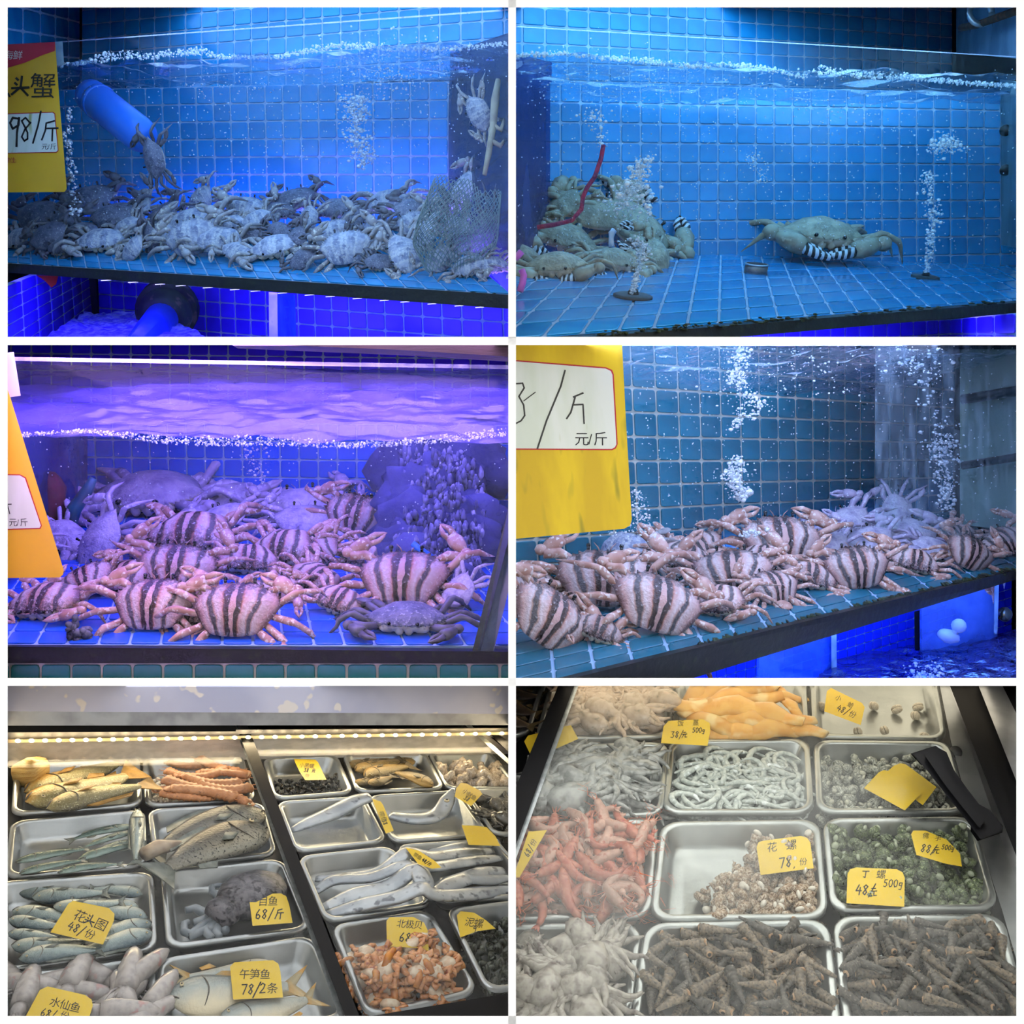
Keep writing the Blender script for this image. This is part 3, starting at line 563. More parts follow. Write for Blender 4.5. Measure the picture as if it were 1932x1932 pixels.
def shell_outline(teeth, spine):
    half = [(0, .285), (.03, .315), (.06, .29), (.10, .32), (.135, .292), (.175, .315), (.20, .285), (.235, .262), (.262, .29)]
    n = teeth
    for k in range(n):          # saw teeth along the front side
        a0 = math.radians(60 - 52 * k / n); a1 = math.radians(60 - 52 * (k + .65) / n)
        half.append((.50 * math.cos(a0) + .014, .30 * math.sin(a0) + .02)); half.append((.50 * math.cos(a1) - .032, .30 * math.sin(a1) - .012))
    half += [(.50 + spine, .035), (.475, -.005), (.44, -.07), (.395, -.15), (.345, -.225), (.295, -.285), (.255, -.32), (.20, -.338), (.10, -.352), (0, -.356)]
    return half + [(-x, y) for x, y in half[-2:0:-1]]
def crab_mesh(kind, seed, claw=1.0, fold=0, teeth=6, spine=.02, lift=0, h=.17):
    R = random.Random(seed); b = MB()
    out = shell_outline(teeth, spine); n = len(out)
    sm = out[:]                 # smoothed rim for the inner rings
    for _ in range(2): sm = [((sm[i - 1][0] + 2 * sm[i][0] + sm[(i + 1) % n][0]) / 4, (sm[i - 1][1] + 2 * sm[i][1] + sm[(i + 1) % n][1]) / 4) for i in range(n)]
    cy = -.03; vs = []; rings = [(.22, 0), (.45, 0), (.65, 0), (.82, 0), (.93, .3), (1, 1), (.9, 0), (.6, 0)]
    def zt(s, x, y):
        z = h * (1 - s ** 2.3) - .02
        z += .012 * math.cos(x * 22) * math.cos(y * 16 + 1) * (1 - s) + .01 * noise.noise(Vector((x * 9, y * 9, seed)))
        return z
    vs.append(Vector((0, cy, zt(0, 0, cy))))
    for ri, (s, tw) in enumerate(rings):
        for i in range(n):
            x = out[i][0] * tw + sm[i][0] * (1 - tw); y = out[i][1] * tw + sm[i][1] * (1 - tw)
            X, Y = x * s, cy + (y - cy) * s
            if ri <= 5: z = zt(s, X, Y)
            else: z = -.09 if ri == 6 else -.15
            vs.append(Vector((X, Y, z)))
    vs.append(Vector((0, cy, -.16))); last = len(vs) - 1
    fs = [(0, 1 + (i + 1) % n, 1 + i) for i in range(n)][:]; mi0 = []
    fs = [(0, 1 + i, 1 + (i + 1) % n) for i in range(n)]
    top = list(fs); bot = []
    for r in range(len(rings) - 1):
        q = [(1 + r * n + i, 1 + (r + 1) * n + i, 1 + (r + 1) * n + (i + 1) % n, 1 + r * n + (i + 1) % n) for i in range(n)]
        (top if r < 5 else bot).extend(q)
    r = len(rings) - 1
    bot += [(1 + r * n + i, last, 1 + r * n + (i + 1) % n) for i in range(n)]
    o = b.add(vs, top, 0); b.f += [[i + o for i in f] for f in bot]; b.m += [2] * len(bot)
    for sx in (-1, 1):          # mouth plates and feelers under the front edge
        b.ball((sx * .055, .262, -.085), (.052, .03, .062), 2, 8, 6); b.ball((sx * .20, .24, -.075), (.10, .03, .05), 2, 8, 5)
        b.tube([(sx * .05, .29, -.02), (sx * .07, .33, .0), (sx * .11, .36, .03)], [.008, .006, .003], 5, 1)
    J = lambda k=.03: Vector((R.uniform(-k, k), R.uniform(-k, k), R.uniform(-k, k)))
    for s in (-1, 1):
        c = claw * (1 if s > 0 else .94)
        sp = fold + R.uniform(-.1, .1)
        def q(x, y, z): return Vector((s * x, y, z))
        A = [q(.30, .19, -.06), q(.45, .27, -.05), q(.57 + .05 * c, .33 - .12 * sp, -.03)]
        b.tube(A, [.055 * c, .072 * c, .066 * c], 8, 1)
        K = A[2] + q(.03, .04, .01); b.ball(K, (.085 * c, .08 * c, .075 * c), 1, 8, 6)
        ang = math.radians(112 + 38 * sp + R.uniform(-12, 12)); d = q(math.cos(ang), math.sin(ang), -.12 * sp + R.uniform(-.1, .1) + lift)
        d.normalize(); side = q(-math.sin(ang), math.cos(ang), 0) * (1 if s > 0 else 1)
        inn = Vector((-s * abs(math.sin(ang)) * .0, 0, 0))
        h0 = K + d * .05 * c; L_ = .40 * c
        b.tube([h0, h0 + d * L_ * .2, h0 + d * L_ * .5, h0 + d * L_ * .72], [(.05 * c, .045 * c), (.09 * c, .075 * c), (.115 * c, .09 * c), (.09 * c, .075 * c)], 9, 1)
        e = h0 + d * L_ * .68; pd = Vector((-d.y * s, d.x * s, 0)).normalized() * (1 if s > 0 else 1)
        if pd.x * s > 0: pd = -pd    # towards the mid line
        fl = .30 * c
        b.tube([e - pd * .035 * c, e + d * fl * .5 - pd * .05 * c, e + d * fl * .85 - pd * .01 * c, e + d * fl - pd * -.015 * c], [.055 * c, .045 * c, .025 * c, .004], 7, 3)
        b.tube([e + pd * .045 * c, e + d * fl * .45 + pd * .065 * c, e + d * fl * .8 + pd * .03 * c, e + d * fl * .95 + pd * .0 * c], [.045 * c, .038 * c, .022 * c, .004], 7, 3)
        for k in range(3):      # walking legs
            a = math.radians(20 - 33 * k + R.uniform(-10, 10)); u = q(math.cos(a), math.sin(a), 0); B0 = q(.36 - .02 * k, .05 - .11 * k, -.07)
            kn = R.uniform(.02, .14); ln = R.uniform(.85, 1.05)
            p = [B0, B0 + u * .10, B0 + u * .30 * ln + Vector((0, 0, kn)), B0 + u * .36 * ln + Vector((0, 0, kn)), B0 + u * .50 * ln + Vector((0, 0, kn - .07)) + J(.02), B0 + u * .55 * ln + Vector((0, 0, kn - .12)) + J(.02), B0 + u * R.uniform(.60, .74) + Vector((0, 0, -.16)) + J(.02)]
            b.tube(p, [.034, .042, .046, .034, .036, .026, .004], 7, 1)
        a = math.radians(-52 + R.uniform(-14, 14)); u = q(math.cos(a), math.sin(a), 0); B0 = q(.27, -.27, -.06); zz = R.uniform(-.04, .10)
        p = [B0, B0 + u * .10 + Vector((0, 0, .01)), B0 + u * .20 + Vector((0, 0, zz * .6)), B0 + u * .27 + Vector((0, 0, zz * .8))]
        b.tube(p, [.038, .050, .056, .045], 7, 1)
        v = q(math.cos(a + .5), math.sin(a + .5), 0); e = p[-1]
        b.tube([e, e + v * .05, e + v * .12 + Vector((0, 0, zz * .3)), e + v * .19 + Vector((0, 0, zz * .5)), e + v * .235 + Vector((0, 0, zz * .5))], [(.03, .03), (.062, .026), (.072, .018), (.055, .012), (.012, .004)], 8, 1)
    tips = {'mud': BAND}.get(kind, LM[kind])
    return b.mesh('crab_body', [CM[kind], LM[kind], BM, tips])
_em = MB(); _em.tube([(0, 0, 0), (0, .03, .012)], [.016, .018], 7); _em.ball((0, .042, .016), .024, nu=8, nv=6); EYEM = _em.mesh('eye', [EYE])
CRABS = {}
for kd in ('stripe', 'pale', 'lilac', 'dusk'):
    CRABS[kd] = [crab_mesh(kd, 10 + k, claw=.82, fold=(.9, 1.15, .75, .5)[k] if kd == 'stripe' else (.5, .95, .7, .2)[k], teeth=6 if kd == 'stripe' else 8, spine=.015 if kd == 'stripe' else .05, h=.19 if kd == 'stripe' else .15) for k in range(4)]
CRABS['mud'] = [crab_mesh('mud', 40 + k, claw=1.25, fold=(1.15, .5, .8, .2)[k], teeth=9, spine=.0, h=.17) for k in range(4)]

def _pane(b_, pts, zs):
    a, b, c = (pq(b_, pts, zs) if zs else pts); n = (b - a).cross(c - a).normalized(); n = n if n.dot(CAM - a) > 0 else -n
    return Plane(a, n)
PANE = {1: _pane(1, g1[:3], None), 3: _pane(3, [(15, 62), (1935, 105), (1935, 1185)], [1.52, 1.52, 1.50]), 4: _pane(4, [(5, 5), (1920, 35), (1920, 866)], [1.40, 2.06, 2.06])}
WALLS = {1: wb1, 2: wb2, 3: fl3, 4: wb4}
WALLS[3] = wb3
def zwall(px, py):
    P_, n_ = WALLS[CUR[0]][1][0], WALLS[CUR[0]][4]; return (P_ - CAM).dot(n_) / ray(px, py).dot(n_)
def zrest(px, py, wpx, tilt, lift=0):
    """depth at which a crab seen at this pixel stands on the tank floor (or on the heap, lifted)"""
    f = FLOOR[CUR[0]]; A = (CAM - f.p).dot(f.n); B = ray(px, py).dot(f.n); t = math.radians(tilt)
    c = wpx / F * (.34 * abs(math.sin(t)) + .17 * abs(math.cos(t)) + lift)
    z = A / (c - B) if c - B > 1e-6 else 9
    return min(z, zwall(px, py) - .42 * wpx / F * 2.3) if z > 0 else zwall(px, py) - .42 * wpx / F * 2.3
def crab(kind, var, px, py, wpx, z, yaw, tilt, roll, label, group, up=None):
    U = up or FLOOR[CUR[0]].n
    if z is None: z = zrest(px, py, wpx, tilt)
    X = RT - U * RT.dot(U); X.normalize(); Y = U.cross(X)     # X right, Y away from the lens, Z up
    B = Matrix((X, Y, U)).transposed().to_4x4()
    s = wpx / F * z * (1.12 if kind == 'stripe' else 1.06)
    M = Matrix.Translation(W(px, py, z)) @ B @ Matrix.Rotation(math.radians(-roll), 4, 'Y') @ Matrix.Rotation(math.radians(tilt), 4, 'X') @ Matrix.Rotation(math.radians(yaw), 4, 'Z') @ Matrix.Scale(s, 4)
    pn = PANE.get(CUR[0])
    if pn:                      # keep every limb behind the front glass
        co = [v.co for v in CRABS[kind][var % 4].vertices][::3]
        for _ in range(14):
            if max((M @ c - pn.p).dot(pn.n) for c in co) < -.012: break
            M = Matrix.Translation(Y * .02) @ M
    o = ob('crab', CRABS[kind][var % 4], None, M, label=label, cat='crab', group=group)
    for sx in (-1, 1): ob('eye', EYEM, o, Matrix.Translation((sx * .165, .285, .01)))
    return o
# yaw 0 = looking away from the lens, 180 = looking at it
CUR[0] = 1
G1 = 'grey swimming crabs in the top left tank'
def z1(x, y):
    u = (x - 10) / 955; zf = 2.62 - .62 * u; yf = 497 + 60 * u
    return min(zf + .10 + max(0, yf - 40 - y) / 100 * .36, 2.93 - .30 * u)
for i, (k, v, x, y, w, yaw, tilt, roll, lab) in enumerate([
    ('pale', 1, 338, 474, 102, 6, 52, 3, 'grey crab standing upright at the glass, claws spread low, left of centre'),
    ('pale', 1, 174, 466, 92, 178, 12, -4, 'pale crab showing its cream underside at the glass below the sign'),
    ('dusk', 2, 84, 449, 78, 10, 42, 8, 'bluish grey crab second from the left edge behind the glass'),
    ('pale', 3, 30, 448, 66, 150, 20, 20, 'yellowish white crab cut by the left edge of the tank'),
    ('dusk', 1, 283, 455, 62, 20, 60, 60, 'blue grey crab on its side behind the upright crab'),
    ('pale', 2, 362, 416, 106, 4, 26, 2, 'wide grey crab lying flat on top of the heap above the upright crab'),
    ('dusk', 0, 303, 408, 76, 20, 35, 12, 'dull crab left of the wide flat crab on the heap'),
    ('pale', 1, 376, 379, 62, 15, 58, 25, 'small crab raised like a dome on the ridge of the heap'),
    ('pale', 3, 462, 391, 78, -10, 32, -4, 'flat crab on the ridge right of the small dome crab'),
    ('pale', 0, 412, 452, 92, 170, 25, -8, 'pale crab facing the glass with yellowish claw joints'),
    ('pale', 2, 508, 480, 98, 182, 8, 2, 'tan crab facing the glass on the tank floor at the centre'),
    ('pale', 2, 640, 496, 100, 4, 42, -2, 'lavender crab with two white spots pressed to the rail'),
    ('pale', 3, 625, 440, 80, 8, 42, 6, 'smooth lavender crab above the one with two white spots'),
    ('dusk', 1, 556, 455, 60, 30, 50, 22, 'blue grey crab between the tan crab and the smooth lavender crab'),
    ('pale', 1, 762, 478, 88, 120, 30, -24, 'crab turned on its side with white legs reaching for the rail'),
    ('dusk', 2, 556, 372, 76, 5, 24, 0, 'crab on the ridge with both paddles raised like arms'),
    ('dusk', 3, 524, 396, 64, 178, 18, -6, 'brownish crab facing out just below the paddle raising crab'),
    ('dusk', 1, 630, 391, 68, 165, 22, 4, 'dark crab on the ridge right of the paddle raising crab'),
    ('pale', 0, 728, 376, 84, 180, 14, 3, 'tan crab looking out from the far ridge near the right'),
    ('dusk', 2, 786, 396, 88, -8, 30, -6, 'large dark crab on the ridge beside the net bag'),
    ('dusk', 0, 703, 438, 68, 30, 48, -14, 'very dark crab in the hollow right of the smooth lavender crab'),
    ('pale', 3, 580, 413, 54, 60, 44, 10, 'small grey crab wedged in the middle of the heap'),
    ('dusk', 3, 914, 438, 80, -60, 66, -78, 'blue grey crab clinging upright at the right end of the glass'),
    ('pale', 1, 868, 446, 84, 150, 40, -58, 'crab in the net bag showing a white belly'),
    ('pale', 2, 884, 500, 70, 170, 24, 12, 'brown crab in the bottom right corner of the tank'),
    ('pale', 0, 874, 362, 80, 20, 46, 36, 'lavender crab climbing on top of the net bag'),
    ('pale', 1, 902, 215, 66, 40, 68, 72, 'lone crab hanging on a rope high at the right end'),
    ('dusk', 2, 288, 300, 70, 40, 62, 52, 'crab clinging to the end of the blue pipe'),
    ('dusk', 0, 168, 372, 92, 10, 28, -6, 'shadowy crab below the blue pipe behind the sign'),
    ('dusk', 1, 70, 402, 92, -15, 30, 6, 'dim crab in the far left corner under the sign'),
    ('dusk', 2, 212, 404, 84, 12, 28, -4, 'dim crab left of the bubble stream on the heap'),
    ('pale', 3, 236, 428, 62, 200, 26, 10, 'small pale crab behind the cream bellied crab'),
    ('dusk', 0, 156, 436, 64, 160, 20, -8, 'dull crab just behind the cream bellied crab'),
    ('pale', 1, 258, 394, 62, 30, 36, 5, 'small crab on the ridge under the pipe crab'),
    ('pale', 2, 434, 420, 56, 190, 20, 0, 'small crab filling the gap right of the wide flat crab'),
    ('pale', 3, 776, 420, 66, 40, 38, -18, 'crab squeezed between the net bag and the large dark crab'),
    ('dusk', 1, 664, 412, 58, 15, 40, 8, 'small crab lit cyan under a bubble in the heap'),
    ('pale', 0, 482, 412, 62, 200, 20, 6, 'crab half hidden under the ridge at the centre'),
    ('dusk', 2, 528, 434, 50, 160, 30, -10, 'tiny dark crab behind the tan crab on the floor'),
    ('pale', 1, 796, 446, 72, 60, 30, 12, 'tan crab behind the side turned crab near the net'),
    ('dusk', 3, 116, 414, 66, 10, 30, 4, 'grey crab deep in the heap beneath the sign'),
    ('pale', 2, 930, 512, 60, 200, 20, -20, 'crab in the far bottom right corner beside the murky pane'),
    ('pale', 0, 320, 440, 60, 40, 35, -20, 'crab hidden between the upright crab and the wide flat crab'),
    ('dusk', 3, 470, 440, 58, 170, 24, 10, 'shadowed crab left of the tan crab facing out'),
    ('pale', 1, 690, 470, 58, 30, 40, 14, 'small lavender crab left of the side turned crab'),
    ('pale', 3, 828, 420, 56, 120, 40, 30, 'little crab at the left side of the net bag'),
    ('pale', 2, 440, 486, 66, 150, 20, -10, 'half buried crab between the upright crab and the tan one'),
    ('dusk', 0, 572, 484, 62, 30, 36, 10, 'grey crab left of the crab with two white spots'),
    ('pale', 1, 244, 474, 58, 20, 40, 24, 'crab squeezed beside the upright crab on its left'),
    ('dusk', 2, 714, 500, 60, 170, 20, -6, 'shaded crab on the floor right of the two spotted crab'),
    ('pale', 3, 828, 488, 64, 60, 40, -20, 'tan crab at the foot of the net bag'),
    ('dusk', 1, 108, 470, 58, 160, 20, 6, 'dull crab left of the cream bellied crab'),
    ('pale', 0, 386, 440, 58, 10, 40, 0, 'lavender crab peeping over the upright crab'),
    ('dusk', 3, 664, 468, 54, 20, 40, 0, 'small dark crab behind the two spotted crab')]):
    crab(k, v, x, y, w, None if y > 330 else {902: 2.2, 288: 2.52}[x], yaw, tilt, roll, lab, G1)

CUR[0] = 2
G2 = 'mud crabs in the top right tank'
def zfl(x, y): p = FLOOR[CUR[0]].at(x, y); return (p - CAM).dot(FW)
for i, (v, x, y, w, dz, yaw, tilt, roll, lab) in enumerate([
    (0, 1552, 436, 152, .06, 180, 8, -2, 'large olive crab alone on the floor with black and white pincers'),
    (1, 1072, 446, 120, 0, 176, 20, -14, 'brown crab facing out in the middle of the heap at the left'),
    (2, 1206, 424, 140, .05, -30, 38, -20, 'big beige crab at the right of the heap behind the bubbles'),
    (0, 1050, 496, 116, -.02, 172, 10, 8, 'blue grey crab with folded claws at the foot of the heap'),
    (2, 1158, 486, 100, -.02, 190, 14, -8, 'dark crab with an orange edged claw low in the heap'),
    (3, 1060, 384, 84, .08, 30, 30, 26, 'crab on the top of the heap with a knobbly beige claw'),
    (1, 1128, 396, 120, .06, 10, 36, -8, 'grey crab under the red rope at the top of the heap'),
    (2, 984, 412, 76, -.05, 150, 20, 20, 'orange brown crab cut by the left edge beside the heap'),
    (3, 984, 478, 86, -.10, 160, 14, -10, 'crab with pink bands cut by the left edge at the bottom of the heap'),
    (3, 1240, 478, 84, .0, 100, 30, -34, 'pale crab leg side turned out at the right foot of the heap')]):
    crab('mud', v, x, y, w, None, yaw, tilt, roll, lab, G2)

CUR[0] = 3
def z3(x, y):
    return float(np.interp(y, [920, 1000, 1090, 1150, 1200], [2.24, 1.98, 1.76, 1.64, 1.58]))
G3 = 'striped and pale crabs in the middle left tank'
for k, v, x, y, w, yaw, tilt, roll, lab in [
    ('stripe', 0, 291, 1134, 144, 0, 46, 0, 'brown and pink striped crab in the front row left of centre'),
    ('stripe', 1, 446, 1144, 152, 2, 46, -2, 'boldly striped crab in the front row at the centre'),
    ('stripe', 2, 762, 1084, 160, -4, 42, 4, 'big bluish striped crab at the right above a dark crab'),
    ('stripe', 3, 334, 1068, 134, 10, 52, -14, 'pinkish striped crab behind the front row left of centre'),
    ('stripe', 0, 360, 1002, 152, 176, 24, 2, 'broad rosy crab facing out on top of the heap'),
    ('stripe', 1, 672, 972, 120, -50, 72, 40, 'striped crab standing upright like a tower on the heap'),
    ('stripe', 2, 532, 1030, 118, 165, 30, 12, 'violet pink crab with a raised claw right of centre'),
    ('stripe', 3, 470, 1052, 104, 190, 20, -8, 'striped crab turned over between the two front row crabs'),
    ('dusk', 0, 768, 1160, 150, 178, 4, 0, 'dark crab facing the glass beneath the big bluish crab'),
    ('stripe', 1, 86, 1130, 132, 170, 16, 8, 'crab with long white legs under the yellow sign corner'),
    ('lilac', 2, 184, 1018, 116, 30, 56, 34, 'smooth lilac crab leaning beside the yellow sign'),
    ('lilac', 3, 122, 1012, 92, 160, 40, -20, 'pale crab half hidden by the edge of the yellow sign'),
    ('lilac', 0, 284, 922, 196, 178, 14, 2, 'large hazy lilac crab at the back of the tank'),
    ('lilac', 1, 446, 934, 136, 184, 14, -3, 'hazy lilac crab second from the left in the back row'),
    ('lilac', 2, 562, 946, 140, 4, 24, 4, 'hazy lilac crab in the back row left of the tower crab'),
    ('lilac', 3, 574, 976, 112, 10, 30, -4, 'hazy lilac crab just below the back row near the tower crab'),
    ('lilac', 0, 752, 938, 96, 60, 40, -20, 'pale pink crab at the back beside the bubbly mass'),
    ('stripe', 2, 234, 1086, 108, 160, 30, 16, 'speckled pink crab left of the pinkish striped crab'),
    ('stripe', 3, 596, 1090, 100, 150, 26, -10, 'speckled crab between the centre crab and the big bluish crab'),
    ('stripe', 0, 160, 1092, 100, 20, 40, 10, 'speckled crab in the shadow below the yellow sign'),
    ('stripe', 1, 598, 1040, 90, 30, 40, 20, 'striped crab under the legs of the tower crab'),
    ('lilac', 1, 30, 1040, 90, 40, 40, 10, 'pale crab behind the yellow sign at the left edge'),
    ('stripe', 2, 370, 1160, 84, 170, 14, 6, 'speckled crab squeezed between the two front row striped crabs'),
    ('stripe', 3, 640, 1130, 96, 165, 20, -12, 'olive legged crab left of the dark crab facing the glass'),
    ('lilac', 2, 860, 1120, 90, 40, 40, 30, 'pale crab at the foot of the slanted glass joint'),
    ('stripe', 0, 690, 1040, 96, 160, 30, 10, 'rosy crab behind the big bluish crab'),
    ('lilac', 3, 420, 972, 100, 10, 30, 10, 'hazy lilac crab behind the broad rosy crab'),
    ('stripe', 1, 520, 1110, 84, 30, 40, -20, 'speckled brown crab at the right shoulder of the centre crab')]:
    crab(k, v, x, y, w, None, yaw, tilt, roll, lab, G3)

CUR[0] = 4
G4 = 'striped crabs in the middle right tank'
def z4(x, y):
    u = (x - 1041) / 887; return 1.41 + .64 * u + .12 + max(0, 1289 - 216 * u - 62 - y) / 100 * .26
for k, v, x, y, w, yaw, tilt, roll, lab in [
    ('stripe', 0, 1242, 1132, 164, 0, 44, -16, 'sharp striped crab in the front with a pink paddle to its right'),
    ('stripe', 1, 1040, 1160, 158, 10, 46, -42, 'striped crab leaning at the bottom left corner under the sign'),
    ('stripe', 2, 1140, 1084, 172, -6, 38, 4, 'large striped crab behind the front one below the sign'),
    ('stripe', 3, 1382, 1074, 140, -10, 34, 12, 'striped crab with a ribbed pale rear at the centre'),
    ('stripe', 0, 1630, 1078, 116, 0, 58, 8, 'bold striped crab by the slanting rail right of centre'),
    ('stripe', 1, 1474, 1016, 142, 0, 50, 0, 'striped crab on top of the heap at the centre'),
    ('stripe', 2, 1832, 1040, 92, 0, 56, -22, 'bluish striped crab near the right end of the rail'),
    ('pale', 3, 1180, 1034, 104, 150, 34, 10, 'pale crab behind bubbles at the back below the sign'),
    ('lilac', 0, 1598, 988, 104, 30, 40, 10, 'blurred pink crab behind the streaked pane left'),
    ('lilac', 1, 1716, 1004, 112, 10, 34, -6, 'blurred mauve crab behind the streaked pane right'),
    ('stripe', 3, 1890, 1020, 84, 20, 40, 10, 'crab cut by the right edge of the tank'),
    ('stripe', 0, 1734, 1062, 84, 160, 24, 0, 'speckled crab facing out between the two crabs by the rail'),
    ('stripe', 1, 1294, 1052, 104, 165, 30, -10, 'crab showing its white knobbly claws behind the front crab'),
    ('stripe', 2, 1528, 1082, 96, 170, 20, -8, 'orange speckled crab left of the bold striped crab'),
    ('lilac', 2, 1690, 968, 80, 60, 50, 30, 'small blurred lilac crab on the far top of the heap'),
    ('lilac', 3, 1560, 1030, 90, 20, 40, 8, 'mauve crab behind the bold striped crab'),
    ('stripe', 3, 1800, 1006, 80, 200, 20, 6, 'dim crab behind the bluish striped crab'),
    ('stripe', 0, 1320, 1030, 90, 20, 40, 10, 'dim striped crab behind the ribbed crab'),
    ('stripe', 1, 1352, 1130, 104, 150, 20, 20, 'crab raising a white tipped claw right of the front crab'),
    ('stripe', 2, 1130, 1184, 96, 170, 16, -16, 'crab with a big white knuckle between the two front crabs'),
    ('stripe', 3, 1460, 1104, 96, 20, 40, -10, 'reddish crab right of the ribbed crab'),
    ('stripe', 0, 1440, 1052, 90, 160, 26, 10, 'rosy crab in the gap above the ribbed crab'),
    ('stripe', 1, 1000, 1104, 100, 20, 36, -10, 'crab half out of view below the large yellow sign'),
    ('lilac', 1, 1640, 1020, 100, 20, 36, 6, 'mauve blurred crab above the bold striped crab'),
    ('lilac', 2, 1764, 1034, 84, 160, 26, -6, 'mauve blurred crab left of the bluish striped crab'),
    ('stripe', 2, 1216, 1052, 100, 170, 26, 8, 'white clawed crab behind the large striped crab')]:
    crab(k, v, x, y, w, None, yaw, tilt, roll, lab, G4)

# ------------------------------------------------------------------ writing
_TX = {}
def glyph(ch):
    if ch in _TX: return _TX[ch]
    c = bpy.data.curves.new('lettering', 'FONT'); c.body = ch; c.resolution_u = 2; o = bpy.data.objects.new('lettering', c); COL.objects.link(o)
    bpy.context.view_layer.update()
    me = bpy.data.meshes.new_from_object(o.evaluated_get(bpy.context.evaluated_depsgraph_get()))
    r = ([(v.co.x, v.co.y) for v in me.vertices], [tuple(p.vertices) for p in me.polygons])
    bpy.data.objects.remove(o); _TX[ch] = r; return r
STK = {'0': [[(.3, 1), (.08, .8), (.05, .4), (.2, .02), (.45, .1), (.55, .5), (.5, .85), (.3, 1)]], '1': [[(.3, 1), (.28, 0)]],
       '2': [[(.05, .8), (.25, 1), (.5, .85), (.4, .5), (.05, .03), (.6, .08)]], '3': [[(.08, .95), (.5, .95), (.25, .58), (.52, .35), (.35, .03), (.03, .1)]],
       '4': [[(.3, 1), (.05, .4), (.6, .42)], [(.45, .75), (.42, 0)]], '5': [[(.5, .97), (.15, .95), (.12, .58), (.42, .55), (.5, .25), (.3, .02), (.04, .1)]], '6': [[(.4, 1), (.1, .5), (.12, .1), (.4, .02), (.52, .3), (.35, .48), (.1, .35)]],
       '7': [[(.03, .95), (.55, .98), (.25, 0)]], '8': [[(.5, .85), (.3, 1), (.1, .82), (.45, .3), (.3, .02), (.08, .2), (.5, .85)]],
       '9': [[(.5, .8), (.3, .98), (.06, .8), (.15, .55), (.5, .75), (.48, 0)]], '/': [[(.55, 1.15), (.0, -.2)]], '.': [[(.2, 0), (.26, .06)]], ',': [[(.25, .1), (.12, -.15)]],
       'g': [[(.5, .6), (.15, .6), (.1, .25), (.45, .2), (.5, .6), (.4, -.3), (.1, -.25)]],
       '斤': [[(.75, 1), (.3, .88), (.25, .5), (.05, .0)], [(.28, .6), (.95, .62)], [(.65, .6), (.62, -.05)]],
       '元': [[(.2, .92), (.7, .95)], [(.05, .6), (.9, .65)], [(.35, .6), (.05, .0)], [(.58, .62), (.6, .1), (.95, .15)]],
       '丁': [[(.05, .9), (.9, .92)], [(.5, .9), (.48, .1), (.25, .2)]], '头': [[(.2, .9), (.32, .8)], [(.15, .65), (.28, .56)], [(.5, 1.0), (.5, .45), (.05, .05)], [(.02, .38), (.95, .42)], [(.5, .4), (.95, 0)]]}
class Pen:
    """flat lettering laid on a surface: at(px, py) gives the point of the card under a pixel"""
    def __init__(s, at): s.at = at; s.b = MB()
    def poly(s, pts, w):
        for (x0, y0), (x1, y1) in zip(pts[:-1], pts[1:]):
            d = math.hypot(x1 - x0, y1 - y0) or 1; nx, ny = -(y1 - y0) / d * w / 2, (x1 - x0) / d * w / 2; ex, ey = (x1 - x0) / d * w * .3, (y1 - y0) / d * w * .3
            s.b.add([s.at(x0 + nx - ex, y0 + ny - ey), s.at(x1 + nx + ex, y1 + ny + ey), s.at(x1 - nx + ex, y1 - ny + ey), s.at(x0 - nx - ex, y0 - ny - ey)], [(0, 1, 2, 3)])
    def text(s, body, x, y, hgt, w=0, rot=0, adv=None, slant=.12, font=False):
        """body written from pixel x, y (bottom left), hgt pixels high; hand drawn strokes where known, else letter shapes"""
        cx = 0; cr, sr = math.cos(math.radians(rot)), math.sin(math.radians(rot))
        def P(u, v): u2 = u + v * slant; return (x + u2 * cr + v * sr, y + u2 * sr - v * cr)
        for ch in body:
            if ch == ' ': cx += hgt * .5; continue
            if ch in STK and not font:
                for st in STK[ch]: s.poly([P(cx + a * hgt * .95, b * hgt) for a, b in st], w or hgt * .11)
                cx += hgt * (adv or (.95 if ord(ch) > 999 else .68))
            else:
                vs, fs = glyph(ch); k = hgt / .86
                s.b.add([s.at(*P(cx + a * k, (b + .06) * k)) for a, b in vs], fs); cx += hgt * (adv or (1.08 if ord(ch) > 999 else .4))
    def done(s, name, mat, parent, rel=None):
        if rel is not None: s.b.v = [rel @ v for v in s.b.v]
        return ob(name, s.b.mesh(name, [mat], False), parent)
M_ink = pm('black_marker', '#14120f', rough=.6)
M_inkg = pm('grey_marker', '#3a3a34', rough=.6)
M_redp = pm('red_print', '#b8202c', rough=.5)
M_whp = pm('white_print', '#e8e4e0', rough=.5)
M_sign = pm('yellow_sign_plastic', '#e8b41c', '#dca818', scale=4, rough=.35)
M_sign_d = pm('dirty_yellow_sign', '#e2c010', '#d0ac0c', scale=5, rough=.4, c3='#7a7a18', s3=7, r3=(.60, .74), stretch=(5, 5, .7))
M_field = pm('cream_price_field', '#dfe4da', '#d4dccb', scale=5, rough=.4, c3='#a8ac5c', s3=7, r3=(.66, .78), stretch=(5, 5, .7))
M_header = pm('red_sign_header', '#c2213a', rough=.4)
def flat(pl, pts, h0, h1, name, mat, parent=None, **kw):
    """a plate on plane pl with this pixel outline, from height h0 to h1 off the plane"""
    a = [pl.at(x, y, h1) for x, y in pts]; c = [pl.at(x, y, h0) for x, y in pts]; n = len(pts); b = MB()
    b.add(a + c, [tuple(range(n)), tuple(range(2 * n - 1, n - 1, -1))] + [(k, (k + 1) % n, n + (k + 1) % n, n + k) for k in range(n)])
    return ob(name, b.mesh(name, [mat], False), parent, **kw)
def signplane(a, b, c):
    n = (b - a).cross(c - a).normalized()
    if n.dot(CAM - a) < 0: n = -n
    return Plane(a, n)
